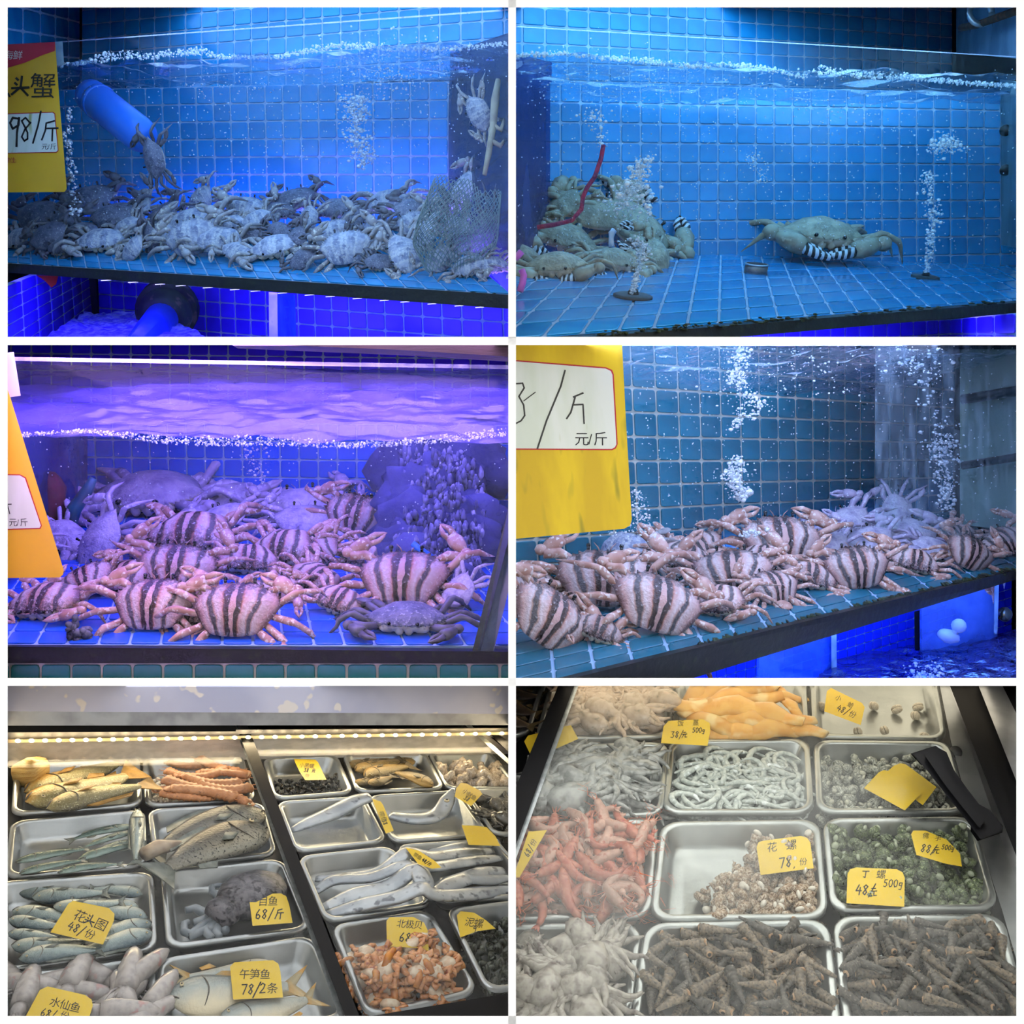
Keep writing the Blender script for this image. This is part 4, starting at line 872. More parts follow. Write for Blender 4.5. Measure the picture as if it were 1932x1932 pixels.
# sign of the top left tank
CUR[0] = 1
sp1 = signplane(W(13, 84, 2.545), W(104, 79, 2.50), W(126, 360, 2.49))
r1 = ob('price_sign', None, label='yellow price sign with red header and handwritten 98 hung on the top left tank', cat='sign')
flat(sp1, [(8, 84), (104, 79), (113, 200), (126, 356), (122, 362), (8, 363)], 0, .003, 'board', M_sign, r1)
flat(sp1, [(8, 84), (104, 79), (103.5, 96), (80, 104), (48, 118), (8, 130)], .003, .0036, 'header', M_header, r1)
flat(sp1, [(8, 214), (100, 211), (104, 214), (110.5, 284), (107, 288), (8, 290)], .003, .0036, 'field_border', M_redp, r1)
flat(sp1, [(8, 216), (99, 212.5), (102.5, 215), (109, 283), (106, 286.5), (8, 288.5)], .0036, .0042, 'price_field', M_field, r1)
p = Pen(lambda x, y: sp1.at(x, y, .0045)); p.text('海鲜', 6, 112, 16, font=True, adv=1.1); p.done('lettering', M_whp, r1)
p = Pen(lambda x, y: sp1.at(x, y, .0050)); p.text('头', 20, 180, 36, 4.4); p.text('蟹', 55, 184, 44, slant=.02); p.poly([(15, 176), (18, 182)], 4)
p.poly([(36, 224), (24, 222), (19, 232), (24, 243), (35, 236), (36, 222), (32, 250), (31, 276)], 4)
p.poly([(57, 232), (48, 222), (41, 228), (52, 250), (52, 262), (46, 266), (41, 258), (47, 244), (58, 231)], 3.2)
p.poly([(77, 210), (72, 236), (62, 270)], 3.4); p.text('斤', 77, 264, 36, 3.2, slant=0); p.done('handwriting', M_ink, r1)
p = Pen(lambda x, y: sp1.at(x, y, .0045)); p.text('元/斤', 78, 282, 11, font=True, slant=0); p.done('unit_lettering', M_ink, r1)
p = Pen(lambda x, y: sp1.at(x, y, .0045)); p.text('健佳:', 8, 307, 9.5, font=True, slant=0, adv=1.1); p.done('footer_lettering', M_redp, r1)
# corner clip of the tank
t = MB(); q = [W(102, 79, 2.53), W(118, 78, 2.53), W(121, 122, 2.53), W(106, 124, 2.53)]; t.hexa(q, [W(102, 79, 2.57), W(118, 78, 2.57), W(121, 122, 2.57), W(106, 124, 2.57)])
ob('corner_clip', t.mesh('corner_clip', [pm('grey_clip', '#6f8ea8', '#8aa6b8', scale=20, rough=.4)], False), label='grey clip on the glass edge right of the yellow sign', cat='clip')
# sign of the middle left tank
CUR[0] = 3
def Z3(l): return q2(3, l)
sp3 = signplane(W(8, 720, 1.46), W(120, 1085, 1.44), W(8, 1090, 1.44))
r3 = ob('price_sign', None, label='slanting yellow price sign at the left edge of the middle left tank', cat='sign')
flat(sp3, Z3([(10, 130), (34, 196), (240, 862), (238, 880), (226, 891), (10, 893)]), 0, .003, 'board', M_sign, r3)
flat(sp3, Z3([(10, 501), (76, 502), (98, 514), (158, 696), (152, 708), (10, 712)]), .003, .0036, 'field_border', M_redp, r3)
flat(sp3, Z3([(10, 505), (75, 506), (94, 517), (154, 695), (149, 704), (10, 708)]), .0036, .0042, 'price_field', M_field, r3)
p = Pen(lambda x, y: sp3.at(x, y, .0045)); p.text('元/斤', 17, 992.5, 14, font=True, slant=-.1, adv=None); p.done('unit_lettering', M_ink, r3)
p = Pen(lambda x, y: sp3.at(x, y, .0045)); p.text('斤', 2, 968, 27, 2, slant=-.3); p.done('handwriting', M_inkg, r3)
t = MB(); t.hexa(pq(3, [(10, 45), (52, 40), (78, 205), (10, 215)], [1.47] * 4), pq(3, [(10, 45), (52, 40), (78, 205), (10, 215)], [1.5] * 4))
ob('corner_clip', t.mesh('corner_clip', [pm('white_clip', '#c8c4e0', rough=.4)], False), label='white plastic clip above the slanting yellow sign', cat='clip')
# sign of the middle right tank
CUR[0] = 4
def Z4(l): return q2(4, l)
sp4 = signplane(W(970, 650, 1.30), W(1176, 650, 1.36), W(1190, 1000, 1.36))
r4 = ob('price_sign', None, label='large dirty yellow price sign at the upper left of the middle right tank', cat='sign')
flat(sp4, Z4([(8, 5), (415, 5), (430, 300), (452, 672), (446, 694), (424, 707), (8, 746)]), 0, .003, 'board', M_sign_d, r4)
flat(sp4, Z4([(8, 70), (355, 98), (378, 108), (384, 124), (399, 388), (392, 404), (378, 411), (8, 409)]), .003, .0036, 'field_border', M_redp, r4)
flat(sp4, Z4([(8, 75), (354, 103), (373, 112), (379, 126), (394, 388), (388, 400), (376, 406), (8, 404)]), .0036, .0042, 'price_field', M_field, r4)
p = Pen(lambda x, y: sp4.at(x, y, .0045)); p.text('元/斤', *Z4([(236, 392)])[0], 24, font=True, slant=-.02); p.done('unit_lettering', M_ink, r4)
p = Pen(lambda x, y: sp4.at(x, y, .0045))
p.poly(Z4([(12, 160), (40, 158), (46, 176), (26, 208), (44, 240), (48, 280), (34, 300), (14, 310)]), 3); p.poly(Z4([(44, 225), (88, 192)]), 2)
p.poly(Z4([(200, 110), (184, 170), (130, 300), (96, 404)]), 3.4)
p.poly(Z4([(268, 195), (232, 210)]), 3.2); p.poly(Z4([(238, 212), (222, 268), (206, 292)]), 3.2); p.poly(Z4([(228, 240), (268, 238)]), 3); p.poly(Z4([(268, 240), (272, 310)]), 3); p.done('handwriting', M_inkg, r4)

# ------------------------------------------------------------------ pipe, net, rope, stones
CUR[0] = 1
M_bluepipe = pm('bright_blue_pipe', (.004, .14, .72, 1), (.01, .18, .80, 1), scale=5, rough=.35)
pr = ob('blue_pipe', None, label='bright blue plastic pipe leaning in the top left tank', cat='pipe')
a, c = W(178, 186, 2.66), W(262, 252, 2.56); d = (c - a).normalized(); rr = 33 / F * 2.6
t = MB(); t.tube([a - d * .02, a, a.lerp(c, .5), c, c + d * .018, c + d * .036, c + d * .046], [rr * .96, rr, rr, rr, rr * .92, rr * .68, rr * .3], 24); ob('tube', t.mesh('tube', [M_bluepipe]), pr)
t = MB(); e = a + d * .02; t.tube([e, e + d * .012, e + d * .016], [rr * 1.03, rr * 1.06, rr * 1.03], 24); ob('collar', t.mesh('collar', [M_bluepipe]), pr)
# net bag
M_net = pm('grey_green_net_cord', '#8a9a96', '#6f8a90', scale=30, rough=.8)
t = MB()
def netp(u, v):                 # u around, v up
    a = u * 2 * math.pi; r = (.075 + .016 * math.sin(a * 2 + 1)) * (1 - .35 * max(0, v - .5)) * (.55 + .45 * min(1, v * 4))
    return Vector((r * math.cos(a) * 1.0, r * math.sin(a) * .8, v * .185 + .012 * math.sin(3 * a)))
base = W(846, 512, 2.12); lean = Matrix.Rotation(math.radians(14), 3, 'Y')
nu, nv = 40, 26
for i in range(nu):
    for s_ in (-1, 1):
        path = [base + lean @ netp((i + s_ * j * .5) / nu, j / nv) for j in range(nv + 1)]
        t.tube(path, [.0011] * (nv + 1), 3, cap=False)
ob('net_bag', t.mesh('net_bag', [M_net]), label='pale net bag of crabs at the right end of the tank', cat='net')
t = MB(); t.tube([W(x, y, 2.16) for x, y in ((940, 150), (934, 190), (930, 240), (922, 290), (914, 330))], [.006, .010, .008, .007, .005], 8)
t.tube([W(x, y, 2.16) for x, y in ((930, 235), (945, 245), (952, 225))], [.007, .006, .004], 7); t.tube([W(x, y, 2.16) for x, y in ((926, 265), (944, 275), (955, 262))], [.006, .006, .004], 7)
ob('frayed_rope', t.mesh('frayed_rope', [pm('tan_rope', '#a09080', '#b8a890', scale=30, rough=.9)]), label='frayed tan rope hanging at the right end of the tank', cat='rope')
CUR[0] = 2
def Q2p(l, z): return [W(*q, z) for q in q2(2, l)]
M_rope = pm('crimson_rope', '#b0204a', '#7c1c50', scale=60, rough=.8, bump=.5)
t = MB(); pts = Q2p([(345, 548), (336, 600), (312, 668), (284, 706), (268, 745), (262, 790), (225, 832), (160, 848), (95, 858)], 1.72); t.tube(pts, [.0042] * len(pts), 7)
ob('red_rope', t.mesh('red_rope', [M_rope]), label='crimson rope trailing over the heap of mud crabs', cat='rope')
M_pink = pm('pink_rubber_band', '#e060c8', rough=.5)
for k, l in enumerate(([(12, 975), (26, 962), (36, 950)], [(36, 1018), (44, 1040), (40, 1070), (30, 1100)])):
    t = MB(); t.tube(Q2p(l, 1.62), [.006] * len(l), 7); ob('rubber_band', t.mesh('rubber_band', [M_pink]), label='upper pink rubber band at the left edge of the heap' if k == 0 else 'lower pink rubber band at the left edge of the heap', cat='band')
M_stone = pm('dark_air_stone', '#12262f', '#0a1a22', scale=20, rough=.6)
for k, (x, y, w) in enumerate(((455, 1128, 150), (1558, 1052, 104))):
    c = FLOOR[2].at(*q2(2, [(x, y)])[0]); z = (c - CAM).dot(FW); r = w / 4 / F * z; n = FLOOR[2].n
    st = ob('air_stone', None, label='dark round air stone at the left of the blue floor' if k == 0 else 'dark round air stone at the right of the blue floor', cat='air stone')
    t = MB(); t.tube([c, c + n * r * .18, c + n * r * .24], [r, r, r * .85], 24, up=(1, 0, 0)); ob('disc', t.mesh('disc', [M_stone]), st)
    t = MB(); t.tube([c + n * r * .22, c + n * r * .5], [r * .3, r * .22], 12, up=(1, 0, 0)); ob('nozzle', t.mesh('nozzle', [M_stone]), st)
c = FLOOR[2].at(*q2(2, [(918, 1034)])[0]); n = FLOOR[2].n; z = (c - CAM).dot(FW); r = 46 / 2 / F * z
cp = ob('bottle_cap', None, label='small silver bottle cap standing in front of the big crab', cat='cap')
t = MB(); t.tube([c, c + n * r * .75], [r * .93, r * .93], 24, up=(1, 0, 0)); ob('side', t.mesh('side', [pm('dull_silver', '#8d8a88', '#6a6668', scale=30, rough=.4, metal=.4)]), cp)
t = MB(); ring = []
t.tube([c + n * r * .72, c + n * r * .80, c + n * r * .84], [r * .97, r, r * .94], 24, up=(1, 0, 0)); ob('rim', t.mesh('rim', [M_steel]), cp)
t = MB(); t.tube([c + n * r * .80, c + n * r * .855], [r * .84, r * .84], 24, up=(1, 0, 0)); ob('lid', t.mesh('lid', [pm('dark_grit_lid', '#1a1418', '#3a3034', scale=90, rough=.8)]), cp)
t = MB(); pts = Q2p([(386, 868), (376, 880), (374, 905), (376, 932)], 1.70); t.tube(pts, [.006, .006, .005, .006], 8)
ob('air_tube', t.mesh('air_tube', [pm('silver_tube', '#b8c8e0', rough=.2, metal=.3)]), label='short silvery air tube in the middle of the crab heap', cat='tube')
CUR[0] = 3
M_coral = pm('violet_grey_growth', '#8a86b0', '#5c5a84', scale=14, rough=.7, c3='#b8b4d8', s3=30, r3=(.56, .66), bump=.5)
t = MB(); R = random.Random(5)
for k in range(26):
    v = (k + .5) / 26; t.ball(W(*q2(3, [(1500 + 330 * R.random() * (1 - .35 * v), 430 + 620 * v)])[0], 2.28 - .42 * v), (R.uniform(.05, .09), .05, R.uniform(.05, .09)), mi=1, nu=12, nv=8, wob=.6, seed=k)
for k in range(900):
    u, v = R.random(), R.random()
    x = 1480 + 400 * u * (0.75 + .25 * v) + 30 * math.sin(v * 7); y = 410 + 690 * v
    if x > 1900 - 170 * max(0, (v - .25)): continue
    z = 2.2 - .50 * v - .05 * R.random() + .15 * abs(u - .5)
    px, py = q2(3, [(x, y)])[0]; w = R.uniform(2, 6) / F * z; t.ball(W(px, py, z), (w, w, w * R.uniform(1.1, 2.8)), nu=6, nv=5, wob=.5, seed=k)
ob('pale_growth', t.mesh('pale_growth', [M_coral, pm('dark_blue_grey_rock', '#54548c', '#34346a', scale=10, rough=.8, bump=.5)]), kind='stuff', label='violet grey knobbly growth filling the right side of the tank', cat='growth')
t = MB(); t.tube([W(*q2(3, [(x, y)])[0], 1.80) for x, y in ((1556, 762), (1590, 790), (1645, 822))], [.006, .007, .005], 7)
ob('blue_stick', t.mesh('blue_stick', [M_bluepipe]), label='small bright blue stick behind the big bluish crab', cat='stick')
t = MB(); t.ball(W(*q2(3, [(200, 610)])[0], 2.1), (.028, .03, .07), nu=10, nv=8, wob=.4); ob('red_weed', t.mesh('red_weed', [pm('dark_red_lump', '#6a2038', '#401828', scale=20, rough=.7)]), label='dark red lump behind the yellow sign', cat='lump')
t = MB(); t.tube([W(*q2(3, [(x, y)])[0], 2.1) for x, y in ((262, 690), (280, 632), (330, 560), (352, 516))], [.016, .016, .013, .008], 9); ob('teal_hose', t.mesh('teal_hose', [pm('teal_hose', '#1f6f80', '#154a60', scale=12, rough=.4)]), label='teal hose leaning in the far left corner', cat='hose')
c = W(*q2(3, [(292, 1098)])[0], 1.56); t = MB()
for k in range(40): t.ball(c + Vector((R.gauss(0, .010), R.gauss(0, .006), R.gauss(0, .008))), R.uniform(.004, .009), nu=6, nv=4, wob=.5, seed=k)
ob('barnacle_clump', t.mesh('barnacle_clump', [pm('dark_grit', '#3a3a40', '#6a6a70', scale=60, rough=.6)]), kind='stuff', label='dark gritty clump on the floor below the striped crab', cat='clump')

# ------------------------------------------------------------------ bubbles, froth, specks
OCT = [(1, 0, 0), (-1, 0, 0), (0, 1, 0), (0, -1, 0), (0, 0, 1), (0, 0, -1)]; OF = [(0, 2, 4), (2, 1, 4), (1, 3, 4), (3, 0, 4), (2, 0, 5), (1, 2, 5), (3, 1, 5), (0, 3, 5)]
def specks(n, z0, z1, label, size=(.8, 1.6), where=None):
    t = MB(); x0, y0, x1, y1 = RECT[CUR[0]]
    for _ in range(n):
        px, py = random.uniform(x0, x1), random.uniform(y0, y1)
        if where and not where(px, py): continue
        z = random.uniform(z0(px), z1(px)); r = random.uniform(*size) / F * z; c = W(px, py, z)
        t.add([c + Vector(o) * r for o in OCT], OF)
    ob('fine_bubbles', t.mesh('fine_bubbles', [M_speck]), kind='stuff', label=label, cat='bubbles')
def plume(path, n, label, size=(.8, 3.5), big=0, cat='bubbles'):
    """rising bubbles along a pixel path [(x, y, z, spread)]"""
    t = MB(); L_ = len(path) - 1
    for k in range(n):
        s = random.random() * L_; i = min(int(s), L_ - 1); f = s - i; A, B = path[i], path[i + 1]
        x, y, z, w = [A[j] * (1 - f) + B[j] * f for j in range(4)]
        r = min(random.uniform(*size) * (random.random() ** 1.5 + .25), size[1]); 
        if big and random.random() < big: r *= 2.3
        c = W(x + random.gauss(0, w), y + random.gauss(0, w * .5), z + random.gauss(0, .02)); r = r / F * z
        t.ball(c, (r * random.uniform(.9, 1.5), r, r * random.uniform(.7, 1.1)), nu=7, nv=5, wob=.3, seed=k)
    return ob('bubble_plume', t.mesh('bubble_plume', [M_bubble]), kind='stuff', label=label, cat=cat)
def froth(curve, zf, n, hgt, label, size=(.6, 3.2)):
    t = MB()
    for k in range(n):
        x = random.uniform(curve[0][0], curve[-1][0]); y = float(np.interp(x, [c[0] for c in curve], [c[1] for c in curve])); h = float(np.interp(x, [c[0] for c in curve], [c[2] for c in curve]))
        z = zf(x) + random.uniform(.005, .10); r = random.uniform(*size) * random.random() + .4
        c = W(x, y - random.random() ** 1.4 * h + random.uniform(0, hgt), z); t.ball(c, r / F * z, nu=7, nv=5)
    ob('surface_froth', t.mesh('surface_froth', [M_bubble]), kind='stuff', label=label, cat='froth')
CUR[0] = 1
zg1 = lambda x: 2.62 - .62 * (x - 10) / 955
specks(1900, lambda x: zg1(x) + .05, lambda x: 2.8 - .2 * (x - 10) / 955, 'tiny air bubbles drifting in the top left tank', where=lambda x, y: 130 < y < 420)
specks(900, lambda x: zg1(x) + .05, lambda x: 2.7 - .2 * (x - 10) / 955, 'tiny air bubbles near the surface of the top left tank', where=lambda x, y: 110 < y < 165, size=(.5, 1.4))
plume([(672, 185, 2.45, 16), (672, 215, 2.45, 15), (680, 270, 2.45, 13), (690, 310, 2.45, 12)], 700, 'dense white bubble plume right of centre in the top left tank', (.8, 3.6))
plume([(132, 205, 2.53, 3), (128, 260, 2.53, 4), (134, 300, 2.53, 5), (138, 345, 2.53, 4), (142, 410, 2.53, 5)], 240, 'thin bubble stream beside the yellow 98 sign', (.8, 3.4))
plume([(735, 110, 2.4, 60), (740, 150, 2.4, 70)], 800, 'cloud of bubbles under the surface right of centre', (.5, 2.2))
plume([(420, 155, 2.6, 40), (440, 160, 2.6, 60)], 160, 'loose bubbles under the surface at the centre', (.5, 2.0))
froth([(108, 122, 3), (160, 118, 6), (190, 113, 16), (240, 108, 16), (280, 108, 10), (330, 102, 12), (380, 98, 10), (420, 106, 4), (520, 107, 4), (600, 92, 10), (660, 86, 9), (740, 92, 8), (830, 92, 6), (958, 82, 6)], zg1, 1500, 6, 'white froth along the waterline of the top left tank')
CUR[0] = 2
zg2 = lambda x: 1.52 + .34 * (x - 971) / 945
specks(2200, lambda x: zg2(x) + .05, lambda x: 2.1, 'tiny air bubbles drifting in the top right tank', where=lambda x, y: 130 < y < 480 and random.random() < 1.15 - .6 * (x - 970) / 950)
q = lambda l: [(966 + x / 2, y / 2, z, s) for x, y, z, s in l]
plume(q([(455, 1110, 1.62, 2), (470, 1040, 1.62, 5), (490, 960, 1.62, 8), (470, 900, 1.63, 10)]), 420, 'bubble column rising from the left air stone', (.8, 3.4))
plume(q([(450, 800, 1.64, 22), (440, 740, 1.64, 22), (470, 670, 1.64, 12), (510, 590, 1.64, 10)]), 650, 'burst of bubbles over the crab heap', (.7, 4.0), big=.05)
plume(q([(1565, 1030, 1.98, 2), (1575, 960, 1.98, 5), (1585, 880, 1.98, 6), (1590, 800, 1.98, 8), (1565, 690, 1.98, 8), (1575, 650, 1.98, 6)]), 520, 'bubble column rising from the right air stone', (.7, 3.2))
plume(q([(1620, 580, 1.98, 14), (1630, 520, 1.98, 14), (1690, 560, 1.98, 10)]), 330, 'knot of bubbles above the right column', (.8, 3.6))
plume(q([(310, 430, 1.66, 14), (320, 460, 1.66, 12), (335, 560, 1.66, 6)]), 110, 'small bubble puff at the upper left over the rope', (.8, 3.2))
plume(q([(900, 570, 2.05, 8), (920, 620, 2.05, 10), (960, 690, 2.05, 10)]), 150, 'pale bubble smear in the middle of the back tiles', (.6, 2.2))
plume(q([(150, 260, 1.75, 60), (300, 300, 1.75, 60), (560, 330, 1.8, 40), (1060, 320, 1.8, 40), (1400, 480, 1.9, 60)]), 900, 'clouds of bubbles under the surface of the top right tank', (.4, 1.9))
froth([(972, 103, 3), (1060, 100, 5), (1140, 108, 4), (1230, 117, 8), (1300, 124, 6), (1370, 122, 6), (1440, 126, 4), (1510, 142, 3), (1550, 138, 18), (1600, 140, 10), (1680, 145, 10), (1740, 148, 8), (1810, 154, 4), (1915, 160, 3)], zg2, 1500, 6, 'white froth along the waterline of the top right tank', (.6, 3.6))
CUR[0] = 3
specks(700, lambda x: 1.56, lambda x: 2.2, 'tiny air bubbles drifting in the middle left tank', where=lambda x, y: 830 < y < 1180)
froth([(18, 822, 4), (150, 812, 4), (210, 818, 6), (280, 830, 14), (350, 836, 16), (480, 838, 18), (560, 838, 14), (640, 842, 10), (740, 838, 8), (860, 830, 14), (955, 818, 12)], lambda x: 1.53, 1700, 5, 'lavender froth along the waterline over the striped crabs', (.5, 2.6))
plume([(478, 835, 2.3, 14), (482, 870, 2.3, 14), (490, 905, 2.3, 12)], 160, 'faint bubble column against the back tiles', (.6, 2.6))
CUR[0] = 4
specks(1500, lambda x: 1.5 + .66 * (x - 971) / 945, lambda x: 1.9 + .5 * (x - 971) / 945, 'tiny air bubbles drifting in the middle right tank', where=lambda x, y: 655 < y < 1000)
q = lambda l: [(966 + x / 2, 644 + y / 2, z, s) for x, y, z, s in l]
plume(q([(868, 30, 1.80, 10), (850, 100, 1.80, 12), (850, 160, 1.80, 9), (930, 240, 1.80, 16), (830, 330, 1.80, 5)]), 520, 'bubbles streaming down from the surface left of centre', (.7, 3.4))
plume(q([(845, 440, 1.80, 7), (850, 480, 1.80, 10), (820, 520, 1.80, 16), (860, 560, 1.80, 8), (860, 600, 1.80, 6)]), 420, 'bright bubble cluster in front of the teal lit tiles', (.8, 3.8), big=.04)
plume(q([(470, 560, 1.60, 6), (480, 640, 1.60, 10), (490, 700, 1.60, 16), (420, 745, 1.62, 24)]), 360, 'bubbles rising beside the lower corner of the large sign', (.5, 2.4))
plume(q([(1640, 640, 2.10, 8), (1640, 540, 2.10, 8), (1620, 420, 2.10, 16), (1640, 370, 2.10, 16), (1560, 80, 2.05, 26), (1500, 60, 2.0, 60)]), 800, 'tall bubble column behind the streaked pane', (.7, 3.6))
plume(q([(700, 60, 1.75, 80), (1000, 60, 1.9, 90), (1300, 90, 2.0, 60)]), 600, 'swirl of bubbles under the surface of the middle right tank', (.5, 2.2))
plume(q([(880, 725, 1.78, 8), (910, 720, 1.78, 8)]), 40, 'bright bubble between the crabs at the centre', (.8, 5.0))
plume(q([(1540, 1245, 1.98, 20), (1600, 1262, 1.98, 22)]), 150, 'white splash on the dark water at the bottom', (.8, 3.6))

# ------------------------------------------------------------------ the two freezers: shells and trays
M_tray = pm('pressed_steel_tray', (.46, .48, .48, 1), (.36, .38, .38, 1), scale=9, rough=.28, metal=.9, bump=.06, bscale=60)
M_base = pm('dark_freezer_floor', '#20242a', '#14171b', scale=8, rough=.5)
M_paint = pm('peeling_lilac_white_paint', '#cfd3ee', '#bcc2e2', scale=4, rough=.6, c3='#ece8ea', s3=16, r3=(.64, .67), bump=.1)
M_alu = pm('aluminium_rail', (.42, .44, .47, 1), (.30, .31, .34, 1), scale=14, rough=.35, metal=.8)
M_backsteel = pm('warm_steel_back', (.62, .58, .52, 1), (.5, .47, .42, 1), scale=10, rough=.4, metal=.55, stretch=(1, 6, 6))
M_frame = pm('black_lid_frame', '#0b0c10', rough=.55, spec=.15)
M_silver = pm('silver_lid_trim', (.55, .6, .62, 1), (.4, .45, .47, 1), scale=60, rough=.3, metal=.7)
M_lid = glassy('freezer_lid_glass', (.98, .99, 1, 1), .012, .03, film=.05, filmc=(.6, .62, .6, 1), fscale=4, fr=(.45, .75))
M_lid6 = glassy('fogged_lid_glass', (.98, .99, .98, 1), .012, .03, film=.13, filmc=(.62, .64, .62, 1), fscale=3.2, fr=(.42, .72))
P5 = par(q2(5, [(57, 312), (922, 272), (1172, 932), (-10, 1092)]), 2.5)
n5 = (P5[1] - P5[0]).cross(P5[3] - P5[0]).normalized(); n5 = n5 if n5.dot(CAM - P5[0]) > 0 else -n5
pl5 = Plane(P5[0], n5)
P6 = par(q2(6, [(595, 215), (1125, 210), (1195, 890), (510, 895)]), 2.04)
n6 = (P6[1] - P6[0]).cross(P6[3] - P6[0]).normalized(); n6 = n6 if n6.dot(CAM - P6[0]) > 0 else -n6
pl6 = Plane(P6[0], n6)
PL = {5: pl5, 6: pl6}
def rrect(inset_u, inset_v, ru, rv, n=5):
    out = []
    for cx, cy, a in ((1 - inset_u - ru, inset_v + rv, -90), (1 - inset_u - ru, 1 - inset_v - rv, 0), (inset_u + ru, 1 - inset_v - rv, 90), (inset_u + ru, inset_v + rv, 180)):
        for k in range(n):
            t = math.radians(a + 90 * k / (n - 1)); out.append((cx + ru * math.cos(t), cy + rv * math.sin(t)))
    return out
def tray(quad, label, depth=.045, group='steel trays'):
    b_ = CUR[0]; pl = PL[b_]; px = q2(b_, quad); C = [pl.at(*p) for p in px]
    wu = ((C[1] - C[0]).length + (C[2] - C[3]).length) / 2; wv = ((C[3] - C[0]).length + (C[2] - C[1]).length) / 2
    def S(u, v, h): return (C[0] * (1 - u) + C[1] * u) * (1 - v) + (C[3] * (1 - u) + C[2] * u) * v + pl.n * h
    rings = [(.000, -.008, .034), (.000, 0, .034), (.003, .002, .033), (.010, .002, .030), (.013, -.002, .028), (.024, -depth * .8, .024), (.032, -depth, .02), (.045, -depth, .016), (.05, -depth - .002, .014)]
    m = MB(); vs = []; N_ = 20
    for ins, h, r in rings:
        vs += [S(u, v, h) for u, v in rrect(ins / wu, ins / wv, r / wu, r / wv)]
    fs = [(k * N_ + i, k * N_ + (i + 1) % N_, (k + 1) * N_ + (i + 1) % N_, (k + 1) * N_ + i) for k in range(len(rings) - 1) for i in range(N_)] + [tuple(range((len(rings) - 1) * N_, len(rings) * N_))]
    m.add(vs, fs); o = ob('steel_tray', m.mesh('steel_tray', [M_tray]), label=label, cat='tray', group=group)
    o['S'] = 0
    def inside(u, v, h=0): return S(u, v, h)
    return S, wu, wv, depth

# ---- bottom left freezer
CUR[0] = 5
q5 = lambda l: q2(5, l)
flat(pl5, q5([(-60, 300), (1990, 215), (2100, 1320), (-90, 1320)]), -.075, -.06, 'floor_freezer', M_base, kind='structure', label='dark floor of the bottom left freezer')
slab('wall_freezer', pq(5, [(-20, 184), (1960, 172), (1960, 268), (-20, 312)], [2.50, 3.12, 3.12, 2.50]), .01, M_backsteel, kind='structure', label='warm lit steel back of the bottom left freezer')
slab('wall_ledge', pq(5, [(-20, 0), (1960, 0), (1960, 118), (-20, 108)], [2.40, 2.98, 2.98, 2.40]), .02, M_paint, kind='structure', label='lilac white ledge with peeling paint above the bottom left freezer')
slab('trim_4', pq(5, [(-20, 108), (1960, 118), (1960, 160), (-20, 162)], [2.41, 2.99, 2.99, 2.41]), .02, M_alu, kind='structure', label='grey aluminium rail under the lilac ledge')
slab('trim_5', pq(5, [(-20, 162), (890, 162), (890, 184), (-20, 188)], [2.42, 2.70, 2.70, 2.42]), .02, M_frame, kind='structure', label='black seal under the aluminium rail')
led = ob('led_strip', None, label='warm white LED strip glowing along the back of the freezer', cat='LED strip')
M_warm = pm('warm_led', (1, .9, .7, 1), emit=((1, .80, .48, 1), 14))
M_strip = pm('led_tape', '#f0dcae', rough=.5)
q = pq(5, [(-20, 216), (1960, 186), (1960, 196), (-20, 228)], [2.48, 3.09, 3.09, 2.48]); t = MB(); t.hexa(q, [p - FW * -.008 for p in q]); ob('tape', t.mesh('tape', [M_strip], False), led)
_l = MB(); _l.ball((0, 0, 0), (.0075, .004, .0055), nu=8, nv=5); LEDM = _l.mesh('led', [M_warm])
for k in range(38):
    x = 16 + k * 51.5 - (k * k) * .02; u = (x + 20) / 1980; p = W(*q2(5, [(x, 221 - 30.5 * u)])[0], 1 / ((1 - u) / 2.465 + u / 3.075)); ob('led', LEDM, led, Matrix.Translation(p))
area_lamp('led_glow', pq(5, [(0, 208), (1930, 180), (1930, 200), (0, 232)], [2.46, 3.06, 3.06, 2.46]), (1, .78, .46), 3.5)
bpy.data.objects['led_glow'].matrix_world = Matrix.Translation(bpy.data.objects['led_glow'].matrix_world.translation) @ bpy.data.objects['led_glow'].matrix_world.to_3x3().to_4x4()
TR5 = {}
